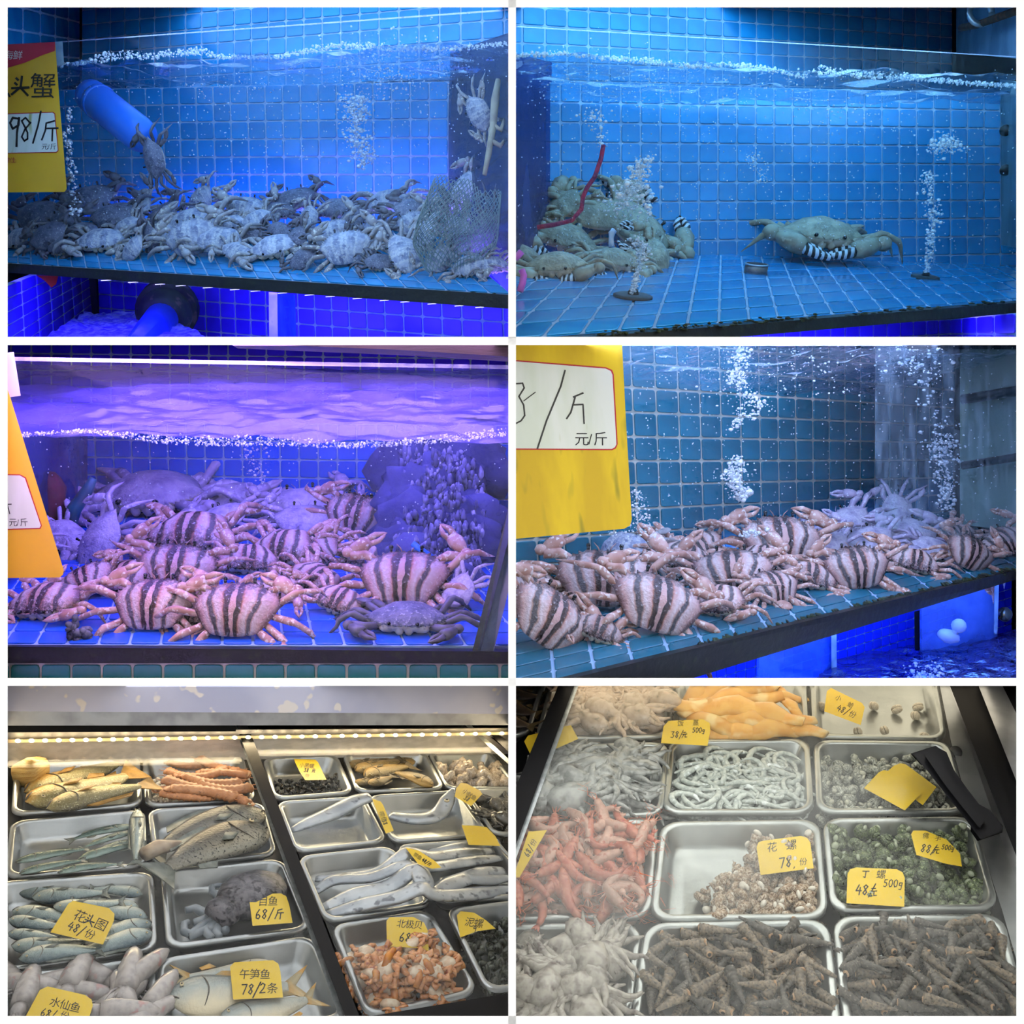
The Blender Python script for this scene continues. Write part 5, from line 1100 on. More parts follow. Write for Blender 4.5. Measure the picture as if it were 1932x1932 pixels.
for k, (quad, lab) in {
    'croaker': ([(55, 305), (527, 277), (537, 462), (42, 497)], 'steel tray of golden croakers at the top left under the LED strip'),
    'mantis': ([(537, 285), (915, 272), (968, 440), (548, 466)], 'steel tray of orange mantis shrimps'),
    'mackerel': ([(40, 522), (547, 478), (558, 690), (18, 736)], 'steel tray of slender green backed fish'),
    'bass': ([(556, 478), (992, 450), (1047, 648), (582, 692)], 'steel tray holding two big grey fish'),
    'sardine': ([(-30, 752), (580, 712), (594, 1005), (-40, 1095)], 'steel tray of silver fish under the yellow 48 tag'),
    'cuttle': ([(606, 705), (1068, 664), (1180, 930), (628, 1002)], 'steel tray holding one cuttlefish'),
    'squid': ([(-40, 1105), (582, 1028), (600, 1330), (-60, 1400)], 'steel tray of small pale squids at the bottom left'),
    'threadfin': ([(594, 1042), (1180, 952), (1320, 1268), (606, 1340)], 'steel tray of pale fish under the yellow 78 tag'),
    'blacksnail': ([(990, 285), (1272, 272), (1335, 415), (1030, 440)], 'steel tray of tiny black snails'),
    'brownfish': ([(1290, 268), (1608, 262), (1680, 400), (1345, 412)], 'steel tray of brown fish under the LED strip'),
    'meat': ([(1612, 262), (1850, 258), (1960, 398), (1688, 402)], 'steel tray of glistening pale shellfish meat'),
    'belt1': ([(1040, 448), (1375, 428), (1462, 598), (1112, 640)], 'steel tray with one silver fish piece beside the black bar'),
    'belt2': ([(1385, 425), (1730, 405), (1850, 575), (1478, 602)], 'steel tray with a silver fish lifting its head'),
    'dark': ([(1745, 405), (2000, 395), (2100, 560), (1865, 575)], 'steel tray of dark octopus at the right edge'),
    'belt3': ([(1120, 655), (1475, 615), (1640, 835), (1225, 905)], 'steel tray under the long silver ribbon fish, left half'),
    'belt4': ([(1490, 612), (1870, 585), (2050, 800), (1655, 830)], 'steel tray under the long silver ribbon fish, right half'),
    'clam': ([(1245, 915), (1620, 855), (1810, 1165), (1385, 1262)], 'steel tray of orange clam meat'),
    'mudsnail': ([(1680, 850), (2050, 810), (2250, 1110), (1835, 1165)], 'steel tray of dark mud snails at the bottom right')}.items():
    TR5[k] = tray(quad, lab, group='steel trays in the bottom left freezer')
def lidbar(name, pts, h0, h1, mat, parent, b_=5): return flat(PL[b_], q2(b_, pts), h0, h1, name, mat, parent)
lid = ob('sliding_lid', None, label='right sliding glass lid with wide black frame', cat='lid')
lidbar('frame_bar', [(880, 133), (930, 150), (1372, 1300), (1318, 1300)], .050, .066, M_frame, lid)
lidbar('frame_bar', [(900, 130), (1762, 122), (1782, 146), (930, 156)], .050, .062, M_frame, lid)
lidbar('frame_bar', [(1755, 125), (1800, 146), (1990, 330), (1990, 262)], .050, .062, M_frame, lid)
lidbar('frame_bar', [(1340, 1268), (1990, 1160), (1990, 1330), (1372, 1330)], .050, .062, M_frame, lid)
lidbar('inner_trim', [(1742, 148), (1762, 146), (1990, 352), (1990, 372)], .050, .056, M_silver, lid)
lidbar('pane', [(930, 150), (1755, 142), (1990, 372), (1990, 1168), (1370, 1268)], .052, .055, M_lid, lid)
lid2 = ob('sliding_lid', None, label='left sliding glass lid with silver trim', cat='lid')
lidbar('silver_trim', [(880, 150), (892, 150), (1320, 1300), (1294, 1300)], .040, .048, M_silver, lid2)
lidbar('pane', [(-30, 186), (930, 172), (1296, 1300), (-60, 1310)], .041, .044, M_lid, lid2)

# ---- bottom right freezer
CUR[0] = 6
q6 = lambda l: q2(6, l)
flat(pl6, q6([(-300, -90), (2000, -90), (2200, 1340), (-300, 1340)]), -.075, -.06, 'floor_freezer', M_base, kind='structure', label='dark floor of the bottom right freezer')
flat(pl6, q6([(1600, -60), (1720, -60), (2020, 700), (2050, 1330), (1985, 1330), (1850, 860), (1725, 480), (1655, 215)]), -.02, -.004, 'trim_6', M_steel, kind='structure', label='steel side shelf right of the trays')
TR6 = {}
for k, (quad, lab) in {
    'eel': ([(-260, -60), (150, -60), (62, 198), (-300, 205)], 'steel tray of dark fish in the top left corner'),
    'octo1': ([(158, -60), (612, -60), (600, 205), (85, 216)], 'steel tray of pinkish octopus at the top'),
    'fillet': ([(620, -60), (1108, -60), (1122, 202), (606, 204)], 'steel tray of yellow orange fillets'),
    'cowrie': ([(1122, -60), (1590, -60), (1645, 214), (1134, 204)], 'steel tray with a few scattered cockles'),
    'octo2': ([(78, 236), (592, 222), (570, 500), (-10, 513)], 'steel tray of grey octopus'),
    'noodle': ([(592, 215), (1122, 210), (1140, 492), (568, 493)], 'steel tray of translucent white icefish'),
    'paleshell': ([(1136, 216), (1652, 222), (1725, 490), (1150, 491)], 'steel tray of pale small snails under two blank tags'),
    'shrimp': ([(-20, 522), (553, 513), (522, 886), (-80, 897)], 'steel tray heaped with red shrimps'),
    'whelk': ([(562, 525), (1160, 516), (1195, 890), (520, 897)], 'steel tray half filled with spotted whelks'),
    'green': ([(1170, 512), (1742, 505), (1842, 856), (1202, 862)], 'steel tray of green turban snails'),
    'octo3': ([(-90, 908), (492, 906), (440, 1330), (-160, 1330)], 'steel tray of pale baby octopus at the bottom left'),
    'tower1': ([(502, 906), (1196, 892), (1246, 1330), (440, 1330)], 'steel tray of tower shells in the bottom middle'),
    'tower2': ([(1207, 880), (1852, 872), (1965, 1330), (1256, 1330)], 'steel tray of tower shells at the bottom right')}.items():
    TR6[k] = tray(quad, lab, group='steel trays in the bottom right freezer')
lid = ob('sliding_lid', None, label='fogged sliding glass lid over the bottom right trays', cat='lid')
lidbar('frame_bar', [(188, -20), (246, -20), (-30, 735), (-30, 500)], .045, .062, M_frame, lid, 6)
lidbar('silver_trim', [(246, -20), (262, -20), (-30, 790), (-30, 735)], .045, .055, M_silver, lid, 6)
lidbar('frame_bar', [(1640, -20), (1690, -20), (2010, 790), (1960, 800)], .045, .062, M_frame, lid, 6)
lidbar('pane', [(262, -20), (1640, -20), (1985, 1000), (2010, 1330), (-160, 1330), (-30, 790)], .048, .051, M_lid6, lid, 6)
fr = ob('freezer_rim', None, label='black seal and steel rim at the right side of the freezer', cat='freezer rim')
lidbar('seal', [(1690, -20), (1748, -20), (2010, 640), (2010, 790)], .03, .050, M_frame, fr, 6)
lidbar('steel_edge', [(1748, -20), (1835, -20), (2010, 330), (2010, 640)], .03, .064, M_steel, fr, 6)
lidbar('outer_seal', [(1835, -20), (2010, -20), (2010, 330)], .03, .056, M_frame, fr, 6)
hd = ob('lid_handle', None, label='chunky black handle on the fogged glass lid', cat='handle')
def hpt(x, y, h): return pl6.at(*q2(6, [(x, y)])[0], h)
lidbar('grip', [(1512, 270), (1598, 240), (1640, 262), (1668, 330), (1716, 398), (1762, 458), (1802, 480), (1850, 542), (1846, 562), (1768, 592), (1700, 500), (1636, 420), (1570, 336)], .082, .112, M_frame, hd, 6)
lidbar('grip_ridge', [(1560, 278), (1612, 268), (1640, 330), (1690, 402), (1740, 470), (1784, 520), (1764, 548), (1700, 470), (1630, 380)], .112, .122, M_frame, hd, 6)
lidbar('mount', [(1503, 268), (1598, 238), (1634, 262), (1622, 285), (1545, 312)], .052, .082, M_frame, hd, 6)
lidbar('mount', [(1735, 505), (1800, 478), (1852, 540), (1850, 566), (1756, 598), (1730, 560)], .052, .082, M_frame, hd, 6)
t = MB(); t.tube([hpt(1674, 262, -.004), hpt(1674, 262, .001)], [.013, .013], 16, up=(1, 0, 0)); ob('drain_hole', t.mesh('drain_hole', [M_black]), label='round dark hole in the steel side shelf', cat='hole')
slab('wall_freezer', pq(6, [(-20, -60), (1960, -60), (1960, -20), (-20, -20)], [2.45] * 4), .01, M_backsteel, kind='structure', label='steel back of the bottom right freezer')

# ------------------------------------------------------------------ sea food
def fish_skin(name, back, side, belly, spot=None, rough=.3, metal=.25, yb=(-.085, .0, .10), speck=60, r3=(.6, .7)):
    m = bpy.data.materials.new(name); m.use_nodes = True; N = m.node_tree.nodes; L = m.node_tree.links; b = N['Principled BSDF']
    b.inputs['Roughness'].default_value = rough; b.inputs['Metallic'].default_value = metal
    tc = N.new('ShaderNodeTexCoord'); sp = N.new('ShaderNodeSeparateXYZ'); L.new(tc.outputs['Object'], sp.inputs[0])
    nz = N.new('ShaderNodeTexNoise'); nz.inputs['Scale'].default_value = 16; L.new(tc.outputs['Object'], nz.inputs['Vector'])
    a = N.new('ShaderNodeMath'); a.operation = 'MULTIPLY_ADD'; L.new(nz.outputs[0], a.inputs[0]); a.inputs[1].default_value = .05; L.new(sp.outputs[1], a.inputs[2])
    mr = N.new('ShaderNodeMapRange'); mr.inputs[1].default_value = yb[0] + .025; mr.inputs[2].default_value = yb[2] + .025; L.new(a.outputs[0], mr.inputs[0])
    r = N.new('ShaderNodeValToRGB'); e = r.color_ramp.elements; e[0].color = hexc(belly); e[1].color = hexc(back); q = e.new(.5); q.color = hexc(side); L.new(mr.outputs[0], r.inputs[0]); col = r.outputs[0]
    nf = N.new('ShaderNodeTexNoise'); nf.inputs['Scale'].default_value = speck; nf.inputs['Detail'].default_value = 3; L.new(tc.outputs['Object'], nf.inputs['Vector'])
    if spot:
        s = N.new('ShaderNodeMapRange'); s.inputs[1].default_value = r3[0]; s.inputs[2].default_value = r3[1]; L.new(nf.outputs[0], s.inputs[0])
        x = N.new('ShaderNodeMix'); x.data_type = 'RGBA'; L.new(s.outputs[0], x.inputs[0]); L.new(col, x.inputs[6]); x.inputs[7].default_value = hexc(spot); col = x.outputs[2]
    L.new(col, b.inputs['Base Color'])
    bp = N.new('ShaderNodeBump'); bp.inputs['Strength'].default_value = .25; bp.inputs['Distance'].default_value = .01; L.new(nf.outputs[0], bp.inputs['Height']); L.new(bp.outputs[0], b.inputs['Normal'])
    return m
M_gill = pm('dark_gill_line', '#5a544c', rough=.5)
def fish_mesh(skin, fin, d=.24, fork=.5, tail=.16, bend=0, dorsal=.5, thick=.6, ped=.25, snout=.55, taper=1.0):
    b = MB(); n = 18; S = 10; ys = lambda x: bend * (x * x * 4 - .33)
    for i in range(n + 1):
        s = i / n; x = .5 - s * (1 - tail)              # head at +x
        if s < .3: p = (math.sin(min(s / .3, 1) * math.pi / 2)) ** snout
        else: p = 1 - (1 - ped) * ((s - .3) / .7) ** (1.5 * taper)
        hh = d / 2 * max(p, .03); zz = hh * thick
        for k in range(S):
            t = 2 * math.pi * k / S; b.v.append(Vector((x, ys(x) + hh * math.sin(t), zz * math.cos(t))))
    for i in range(n):
        for k in range(S): b.f.append([i * S + k, i * S + (k + 1) % S, (i + 1) * S + (k + 1) % S, (i + 1) * S + k]); b.m.append(0)
    b.f.append(list(range(S))[::-1]); b.m.append(0)
    x0 = .5 - (1 - tail); hp = d / 2 * ped
    def plate(pts, mi=1, th=.004):
        P = [Vector((x, y + ys(x), 0)) for x, y in pts]; m_ = len(P); b.add([p + Vector((0, 0, th)) for p in P] + [p - Vector((0, 0, th)) for p in P], [tuple(range(m_)), tuple(range(2 * m_ - 1, m_ - 1, -1))] + [(k, (k + 1) % m_, m_ + (k + 1) % m_, m_ + k) for k in range(m_)], mi)
    w = d * .48
    plate([(x0 + .02, hp), (x0 - tail * .5, w * .7), (x0 - tail * .98, w), (x0 - tail * (1 - fork * .75), 0), (x0 - tail * .98, -w), (x0 - tail * .5, -w * .7), (x0 + .02, -hp)])
    plate([(.20, d * .46), (.12, d * .5 + d * .22 * dorsal), (-.02, d * .48 + d * .16 * dorsal), (-.20, d * .42 + d * .06), (-.24, d * .30), (0, d * .40)])
    plate([(-.06, -d * .42), (-.12, -d * .58), (-.22, -d * .40), (-.2, -d * .3)])
    for sz in (-1, 1):          # gill slit and mouth line
        pts = []
        for k in range(7):
            yy = d * (.36 - .74 * k / 6); xx = .27 - .035 * math.sin(math.pi * k / 6); pts.append((xx, yy + ys(xx), sz * (d * thick / 2 * math.sqrt(max(.02, 1 - (yy / (d / 2)) ** 2)) * 1.0)))
        b.tube(pts, [.002, .004, .005, .006, .005, .004, .002], 5, 3)
        b.tube([(.497, -d * .02 + ys(.5), sz * d * .03), (.46, -d * .10 + ys(.46), sz * d * thick * .25), (.43, -d * .16 + ys(.43), sz * d * thick * .30)], [.004, .005, .003], 5, 3)
    P = [Vector((.22, -d * .12 + ys(.22), d * thick * .46)), Vector((.12, -d * .05 + ys(.12), d * thick * .56)), Vector((.04, -d * .20 + ys(.04), d * thick * .54)), Vector((.12, -d * .27 + ys(.12), d * thick * .5))]
    b.add(P + [p - Vector((0, 0, .006)) for p in P], [(0, 1, 2, 3), (7, 6, 5, 4), (0, 4, 5, 1), (1, 5, 6, 2), (2, 6, 7, 3), (3, 7, 4, 0)], 2)
    return b.mesh('fish_body', [skin, fin, fin, M_gill]), (.41, d * .14 + ys(.41), d * thick * .40, d * .06)
FEYE = {}
def fish_eye(r):
    b = MB(); b.ball((0, 0, 0), (r, r, r * .5), 0, 10, 6); b.ball((0, 0, r * .25), (r * .55, r * .55, r * .4), 1, 8, 5); return b.mesh('eye', [pm('fish_eye_ring', '#c8b890', rough=.2), EYE])
def fish(mesh_eye, head, tail, h, label, group, flip=1, sy=1.0, pitch=0, bay=None, cat='fish'):
    me, (ex, ey, ez, er) = mesh_eye; pl = PL[CUR[0]]; sy *= 1.55
    a = pl.at(*q2(CUR[0], [head])[0], h); c = pl.at(*q2(CUR[0], [tail])[0], h + pitch); X = a - c; L_ = X.length; X.normalize(); Z = (pl.n - X * X.dot(pl.n)).normalized(); Y = Z.cross(X)
    M = Matrix((X * L_, Y * L_ * sy * flip, Z * L_)).transposed().to_4x4(); M.translation = (a + c) / 2
    if flip < 0:            # keep a proper rotation: turn over instead of mirroring
        M = Matrix((X * L_, -Y * L_ * sy, -Z * L_)).transposed().to_4x4(); M.translation = (a + c) / 2
    o = ob('fish', me, None, M, label=label, cat=cat, group=group)
    key = round(er, 3)
    if key not in FEYE: FEYE[key] = fish_eye(er)
    ob('eye', FEYE[key], o, Matrix.Translation((ex, ey, ez if flip > 0 else -ez)) @ (Matrix.Identity(4) if flip > 0 else Matrix.Rotation(math.pi, 4, 'X')))
    return o
CUR[0] = 5
S_gold = fish_skin('gold_croaker_skin', '#5f573f', '#a39868', '#d49a2c', '#d8d0a8', speck=90, r3=(.58, .7))
F_gold = pm('orange_fin', '#c09040', '#a07830', scale=12, rough=.5)
mk = [fish_mesh(S_gold, F_gold, d=.25, fork=.1, bend=-.06), fish_mesh(S_gold, F_gold, d=.23, fork=.1, bend=-.03), fish_mesh(S_gold, F_gold, d=.21, fork=.2, bend=.03)]
gq = 'golden croakers in the top left tray'
fish(mk[1], (100, 418), (505, 285), -.012, 'golden croaker at the back of the tray with an orange tail', gq, 1, .95)
fish(mk[0], (112, 462), (540, 335), .008, 'fat golden croaker lying in the middle of the tray', gq, 1, 1.05)
fish(mk[2], (170, 470), (590, 375), .018, 'croaker in front with its orange tail over the tray edge', gq, 1, .9)
t = MB(); c = pl5.at(*q5([(105, 340)])[0], .012); X = RT; t.tube([pl5.at(*q5([(60, 352)])[0], .0), c, pl5.at(*q5([(150, 330)])[0], .0)], [(.022, .030), (.034, .040), (.030, .036)], 10, up=n5)
ob('fish_piece', t.mesh('fish_piece', [pm('pale_gold_flesh', '#d8b870', '#c09850', scale=20, rough=.5, stretch=(1, 1, 8), bump=.3)]), label='cut pale golden fish piece in the corner of the croaker tray', cat='fish piece')
# mantis shrimps
M_mant = pm('orange_ribbed_shell', '#d09060', '#b87848', scale=8, rough=.4, c3='#8a5838', s3=30, r3=(.6, .7), var=.15)
def mantis(seed):
    R = random.Random(seed); b = MB(); pts = []; rad = []; bend = R.uniform(-.18, .25)
    for i in range(23):
        s = i / 22; x = .5 - s; w = .15 * (1 - .25 * s) * (1 if i % 2 else .80)
        pts.append((x, bend * (4 * x * x - .5), .02)); rad.append((w, w * .55))
    rad[0] = (.05, .03); b.tube(pts, rad, 8)
    y1 = bend * .5
    b.tube([(-.48, y1, .02), (-.54, y1, .02), (-.60, y1, .015)], [(.08, .03), (.10, .02), (.05, .008)], 8)
    for s_ in (-1, 1):
        b.tube([(.46, s_ * .04 + y1, .03), (.56, s_ * .09 + y1, .03), (.64, s_ * .06 + y1, .03)], [.012, .008, .003], 5)
        for k in range(6): x = .2 - k * .1; yy = bend * (4 * x * x - .5); b.tube([(x, yy + s_ * .07, .0), (x - .02, yy + s_ * .13, -.02)], [.012, .004], 5)
    return b.mesh('mantis_shrimp', [M_mant])
MS = [mantis(k) for k in range(5)]
def on_plane(me, x, y, h, size, yaw, name, label, cat, group=None, tilt=0, roll=0, parent=None):
    """stand a unit model on the tray plane at a doubled-crop pixel; yaw turns it in that plane"""
    pl = PL[CUR[0]]; c = pl.at(*q2(CUR[0], [(x, y)])[0], h); X = (RT - pl.n * RT.dot(pl.n)).normalized(); Y = pl.n.cross(X)
    M = Matrix((X, Y, pl.n)).transposed().to_4x4(); M.translation = c
    return ob(name, me, parent, M @ Matrix.Rotation(math.radians(yaw), 4, 'Z') @ Matrix.Rotation(math.radians(tilt), 4, 'Y') @ Matrix.Rotation(math.radians(roll), 4, 'X') @ Matrix.Scale(size, 4), label=label, cat=cat, group=group)
for k, (x, y, h, s, yw) in enumerate([(720, 310, -.01, .12, 20), (820, 315, .0, .13, 165), (770, 345, .012, .13, 40), (850, 345, .012, .13, 10), (700, 355, .005, .12, 170), (800, 375, .016, .15, 5), (720, 390, .012, .15, 178), (840, 395, .016, .15, 4), (770, 418, .018, .17, 2), (700, 430, .008, .13, 185), (840, 432, .012, .15, 176), (680, 405, .0, .12, 20), (880, 370, .0, .12, 60)]):
    on_plane(MS[k % 5], x, y, h, s, yw, 'mantis_shrimp', 'orange ribbed mantis shrimp heaped in the tray beside the croakers', 'mantis shrimp', 'mantis shrimps in one tray')
t = MB(); R = random.Random(3)
for k in range(160): t.ball(pl5.at(*q5([(R.uniform(575, 650), R.uniform(360, 455))])[0], R.uniform(-.042, -.02)), R.uniform(.003, .007), nu=5, nv=4, wob=.4, seed=k)
M_ice = pm('crushed_ice', '#f0e8d8', rough=.25, spec=.7); ob('crushed_ice', t.mesh('crushed_ice', [M_ice]), kind='stuff', label='crushed ice in the mantis shrimp tray', cat='ice')
# slender green fish
S_green = fish_skin('green_silver_skin', '#16241f', '#46615a', '#a9bab2', rough=.22, metal=.35)
F_grey = pm('grey_fin', '#7a8078', '#5a605a', scale=12, rough=.5)
ms = [fish_mesh(S_green, F_grey, d=.13, bend=-.05, tail=.12, dorsal=.2), fish_mesh(S_green, F_grey, d=.13, bend=-.03, tail=.1, dorsal=.2)]
gg = 'slender green backed fish in one tray'
for k, (hd_, tl, h, fl) in enumerate([((500, 535), (245, 595), -.01, 1), ((495, 560), (300, 625), .0, 1), ((500, 590), (310, 665), .005, 1), ((55, 672), (345, 622), .0, -1), ((290, 660), (560, 600), .006, -1), ((70, 715), (330, 665), .01, -1), ((215, 710), (470, 680), .012, -1)]):
    fish(ms[k % 2], hd_, tl, h, 'slender fish with dark green back lying slantwise in its tray', gg, fl)
S_silv = fish_skin('silver_fish_skin', '#2f444e', '#93a19e', '#d9dccb', rough=.22, metal=.4)
mv = fish_mesh(S_silv, F_grey, d=.24, tail=.08, dorsal=.1, fork=.6)
fish(mv, (518, 480), (512, 690), .022, 'silver fish standing head up along the tray edge', gg, 1, .42)
# two big grey fish
S_bass = fish_skin('grey_bass_skin', '#26251f', '#56554c', '#96917f', '#1f1f1b', speck=70, r3=(.56, .66), metal=.15)
mb = fish_mesh(S_bass, F_grey, d=.26, tail=.13, fork=.15, bend=-.04); mb2 = fish_mesh(S_bass, F_grey, d=.24, tail=.12, fork=.15, bend=-.06)
fish(mb2, (980, 475), (545, 640), .006, 'grey fish at the back of the pair in one tray', 'pair of big grey fish', 1, .95)
fish(mb, (992, 540), (570, 720), .028, 'big speckled grey fish in front with its tail over the tray corner', 'pair of big grey fish', 1, 1.05)
t = MB(); t.tube([pl5.at(*q5([(545, 648)])[0], .03), pl5.at(*q5([(600, 620)])[0], .03), pl5.at(*q5([(680, 612)])[0], .02)], [(.018, .015), (.022, .016), (.012, .010)], 10, up=n5)
ob('cut_fish', t.mesh('cut_fish', [pm('pale_fish_head', '#c8b49a', '#8f7f70', scale=14, rough=.4)]), label='pale open fish mouth at the tray corner', cat='fish')
# silver fish heap
ms2 = [fish_mesh(S_silv, F_grey, d=.22, bend=b_, tail=.12, dorsal=.25, fork=.6) for b_ in (-.04, .03, 0)]
for k, (hd_, tl, h, fl) in enumerate([((60, 785), (360, 800), -.02, 1), ((540, 795), (330, 775), -.01, -1), ((120, 810), (420, 790), -.005, 1), ((520, 850), (250, 830), .0, -1), ((560, 880), (260, 860), .004, -1), ((45, 860), (330, 900), .004, 1), ((30, 895), (260, 925), .01, 1), ((570, 900), (290, 985), .008, -1), ((575, 940), (250, 1035), .016, -1), ((40, 1000), (360, 975), .012, 1), ((70, 1035), (400, 1000), .02, 1), ((30, 945), (240, 965), .012, 1), ((200, 850), (480, 830), .012, 1), ((585, 905), (480, 985), -.01, -1)]):
    fish(ms2[k % 3], hd_, tl, h, 'silver fish in the crowded tray under the yellow 48 tag', 'silver fish heaped in one tray', fl)
# cuttlefish
M_cut = pm('dark_speckled_mantle', '#4a4850', '#6a666c', scale=40, rough=.35, c3='#23222a', s3=70, r3=(.5, .6), bump=.3)
M_arm = pm('pale_grey_arm', '#8f969c', '#6f7880', scale=20, rough=.3, spec=.6)
cu = ob('cuttlefish', None, label='grey cuttlefish with curling pale tentacles under the yellow 68 tag', cat='cuttlefish')
def p5(x, y, h): return pl5.at(*q5([(x, y)])[0], h)
t = MB(); t.tube([p5(1040, 735, -.01), p5(1010, 755, -.005), p5(960, 790, 0), p5(905, 825, 0), p5(860, 852, -.005)], [(.02, .012), (.055, .026), (.072, .034), (.066, .032), (.045, .024)], 14, up=n5); ob('mantle', t.mesh('mantle', [M_cut]), cu)
t = MB(); t.tube([p5(870, 845, -.005), p5(830, 872, -.004), p5(805, 890, -.008)], [(.04, .024), (.042, .026), (.03, .02)], 12, up=n5); ob('head', t.mesh('head', [M_cut]), cu)
for pts in ([(820, 890), (760, 925), (720, 950), (696, 940), (694, 910), (712, 902)], [(825, 880), (770, 870), (735, 850), (700, 858)], [(830, 900), (790, 930), (740, 945), (715, 958)], [(815, 895), (775, 940), (800, 965)], [(835, 905), (815, 945), (830, 960)], [(845, 905), (850, 940)], [(812, 880), (760, 900), (730, 905)]):
    t = MB(); n_ = len(pts); t.tube([p5(x, y, -.022) for x, y in pts], [.013 * (1 - .6 * k / n_) for k in range(n_)], 8, up=n5); ob('arm', t.mesh('arm', [M_arm]), cu)
t = MB(); t.tube([p5(x, y, -.015) for x, y in ((900, 738), (870, 748), (860, 770), (820, 768), (800, 772), (800, 790), (825, 810), (818, 830), (790, 850))], [.009, .009, .008, .008, .008, .008, .009, .009, .010], 8, up=n5); ob('tentacle', t.mesh('tentacle', [M_arm]), cu)
# squids
M_sq = pm('pale_pink_squid_skin', '#b9b0aa', '#a39c98', scale=12, rough=.22, spec=.8, c3='#b88884', s3=6, r3=(.64, .76), var=.08)
def squid(seed):
    R = random.Random(seed); b = MB(); bd = R.uniform(-.1, .1)
    b.tube([(.5, 0, 0), (.40, bd * .3, 0), (.2, bd * .6, 0), (0, bd, 0), (-.12, bd, 0)], [.03, .085, .115, .12, .10], 10)
    b.tube([(-.10, bd, 0), (-.2, bd, 0), (-.27, bd, 0)], [.07, .08, .05], 8)
    for k in range(7):
        a = 2 * math.pi * k / 7; s = R.uniform(.15, .3); b.tube([(-.25, bd + .03 * math.cos(a), .03 * math.sin(a)), (-.38, bd + .08 * math.cos(a) + R.uniform(-.06, .06), .05 * math.sin(a)), (-.38 - s, bd + R.uniform(-.2, .2), .02 * math.sin(a))], [.022, .016, .004], 6)
    return b.mesh('squid', [M_sq])
SQ = [squid(k) for k in range(4)]
for k, (x, y, h, s, yw) in enumerate([(300, 1125, .0, .20, 100), (450, 1130, .012, .20, 96), (545, 1110, .014, .17, 80), (400, 1210, .0, .18, 60), (500, 1200, .005, .18, 130), (180, 1120, -.01, .18, 30), (90, 1130, -.01, .18, 150), (70, 1190, .01, .18, 100), (390, 1100, -.015, .2, 160), (560, 1190, .015, .17, 75), (420, 1255, .02, .16, 20), (520, 1260, .01, .16, 50), (250, 1180, -.01, .18, 10), (150, 1170, -.005, .18, 170)]):
    on_plane(SQ[k % 4], x, y, h, s, yw, 'squid', 'small wet squid lying among others in the bottom left tray', 'squid', 'small squids in one tray')
# pale fish under the 78 tag
S_thr = fish_skin('pale_threadfin_skin', '#626e70', '#a3aaa4', '#dccfae', rough=.28, metal=.2, r3=(.65, .75))
F_yel = pm('yellow_fin', '#d8a040', '#b8a880', scale=6, rough=.5)
mt = [fish_mesh(S_thr, F_yel, d=.24, tail=.18, fork=.9, bend=.02), fish_mesh(S_thr, F_yel, d=.2, tail=.18, fork=.9, bend=-.05)]
gt = 'pale fish in the tray with the 78 tag'
fish(mt[1], (1040, 1080), (640, 1120), -.004, 'pale fish at the back turned tail left under the tag', gt, -1, 1.1)
fish(mt[0], (632, 1195), (1180, 1140), .012, 'pale fish with a yellow mouth and fin in front of the tag', gt, -1, 1.1)
fish(mt[0], (830, 1285), (1225, 1180), .016, 'pale fish in the front corner with a raised forked tail', gt, -1, 1.0)
# small dark fish
S_brn = fish_skin('brown_fish_skin', '#4a3c1c', '#7a6430', '#b89450', '#d8b870', speck=60, r3=(.62, .74))
F_brn = pm('brown_fin', '#5a4a28', rough=.5)
mn = [fish_mesh(S_brn, F_brn, d=.26, tail=.14, fork=.3, bend=b_) for b_ in (-.06, -.03, .04)]
for k, (hd_, tl, h) in enumerate([((1320, 320), (1490, 285), -.012), ((1345, 335), (1530, 290), -.004), ((1370, 355), (1560, 310), .004), ((1640, 385), (1470, 330), .008), ((1395, 385), (1490, 350), .012), ((1570, 300), (1400, 300), -.014), ((1345, 385), (1440, 350), .0)]):
    fish(mn[k % 3], hd_, tl, h, 'brown fish shining gold in the tray under the LED strip', 'brown fish in one tray', 1)
# silver ribbon fish
M_belt = pm('silver_ribbon_skin', (.50, .53, .55, 1), (.33, .36, .39, 1), scale=14, rough=.30, metal=.5, c3=(.17, .18, .20, 1), s3=44, r3=(.58, .68), bump=.15)
def ribbon(name, pts, wid, label, group, eye=None, tk=.35):
    b = MB(); P = [p5(x, y, h) for x, y, h in pts]; Q = []; Rr = []
    n_ = len(P); K = (n_ - 1) * 4
    for i in range(K + 1):
        s = i / 4; j = min(int(s), n_ - 2); f = s - j
        p0, p1, p2, p3 = P[max(j - 1, 0)], P[j], P[j + 1], P[min(j + 2, n_ - 1)]
        Q.append(.5 * ((2 * p1) + (p2 - p0) * f + (2 * p0 - 5 * p1 + 4 * p2 - p3) * f * f + (3 * p1 - p0 - 3 * p2 + p3) * f ** 3))
        w = wid[j] * (1 - f) + wid[j + 1] * f; Rr.append((w, w * tk))
    b.tube(Q, Rr, 10, up=n5); o = ob(name, b.mesh(name, [M_belt]), label=label, cat='fish', group=group)
    if eye:
        e = fish_eye(.008); M = Matrix((RT, n5.cross(RT).normalized(), n5)).transposed().to_4x4(); M.translation = p5(*eye); ob('eye', e, o, M)
    return o
rg = 'silver ribbon fish right of the black bar'
ribbon('ribbon_fish', [(1100, 558, -.02), (1160, 530, -.01), (1260, 490, .005), (1340, 448, .02), (1395, 432, .025)], [.010, .022, .030, .028, .022], 'thick silver fish piece slanting across a tray beside the black bar', rg)
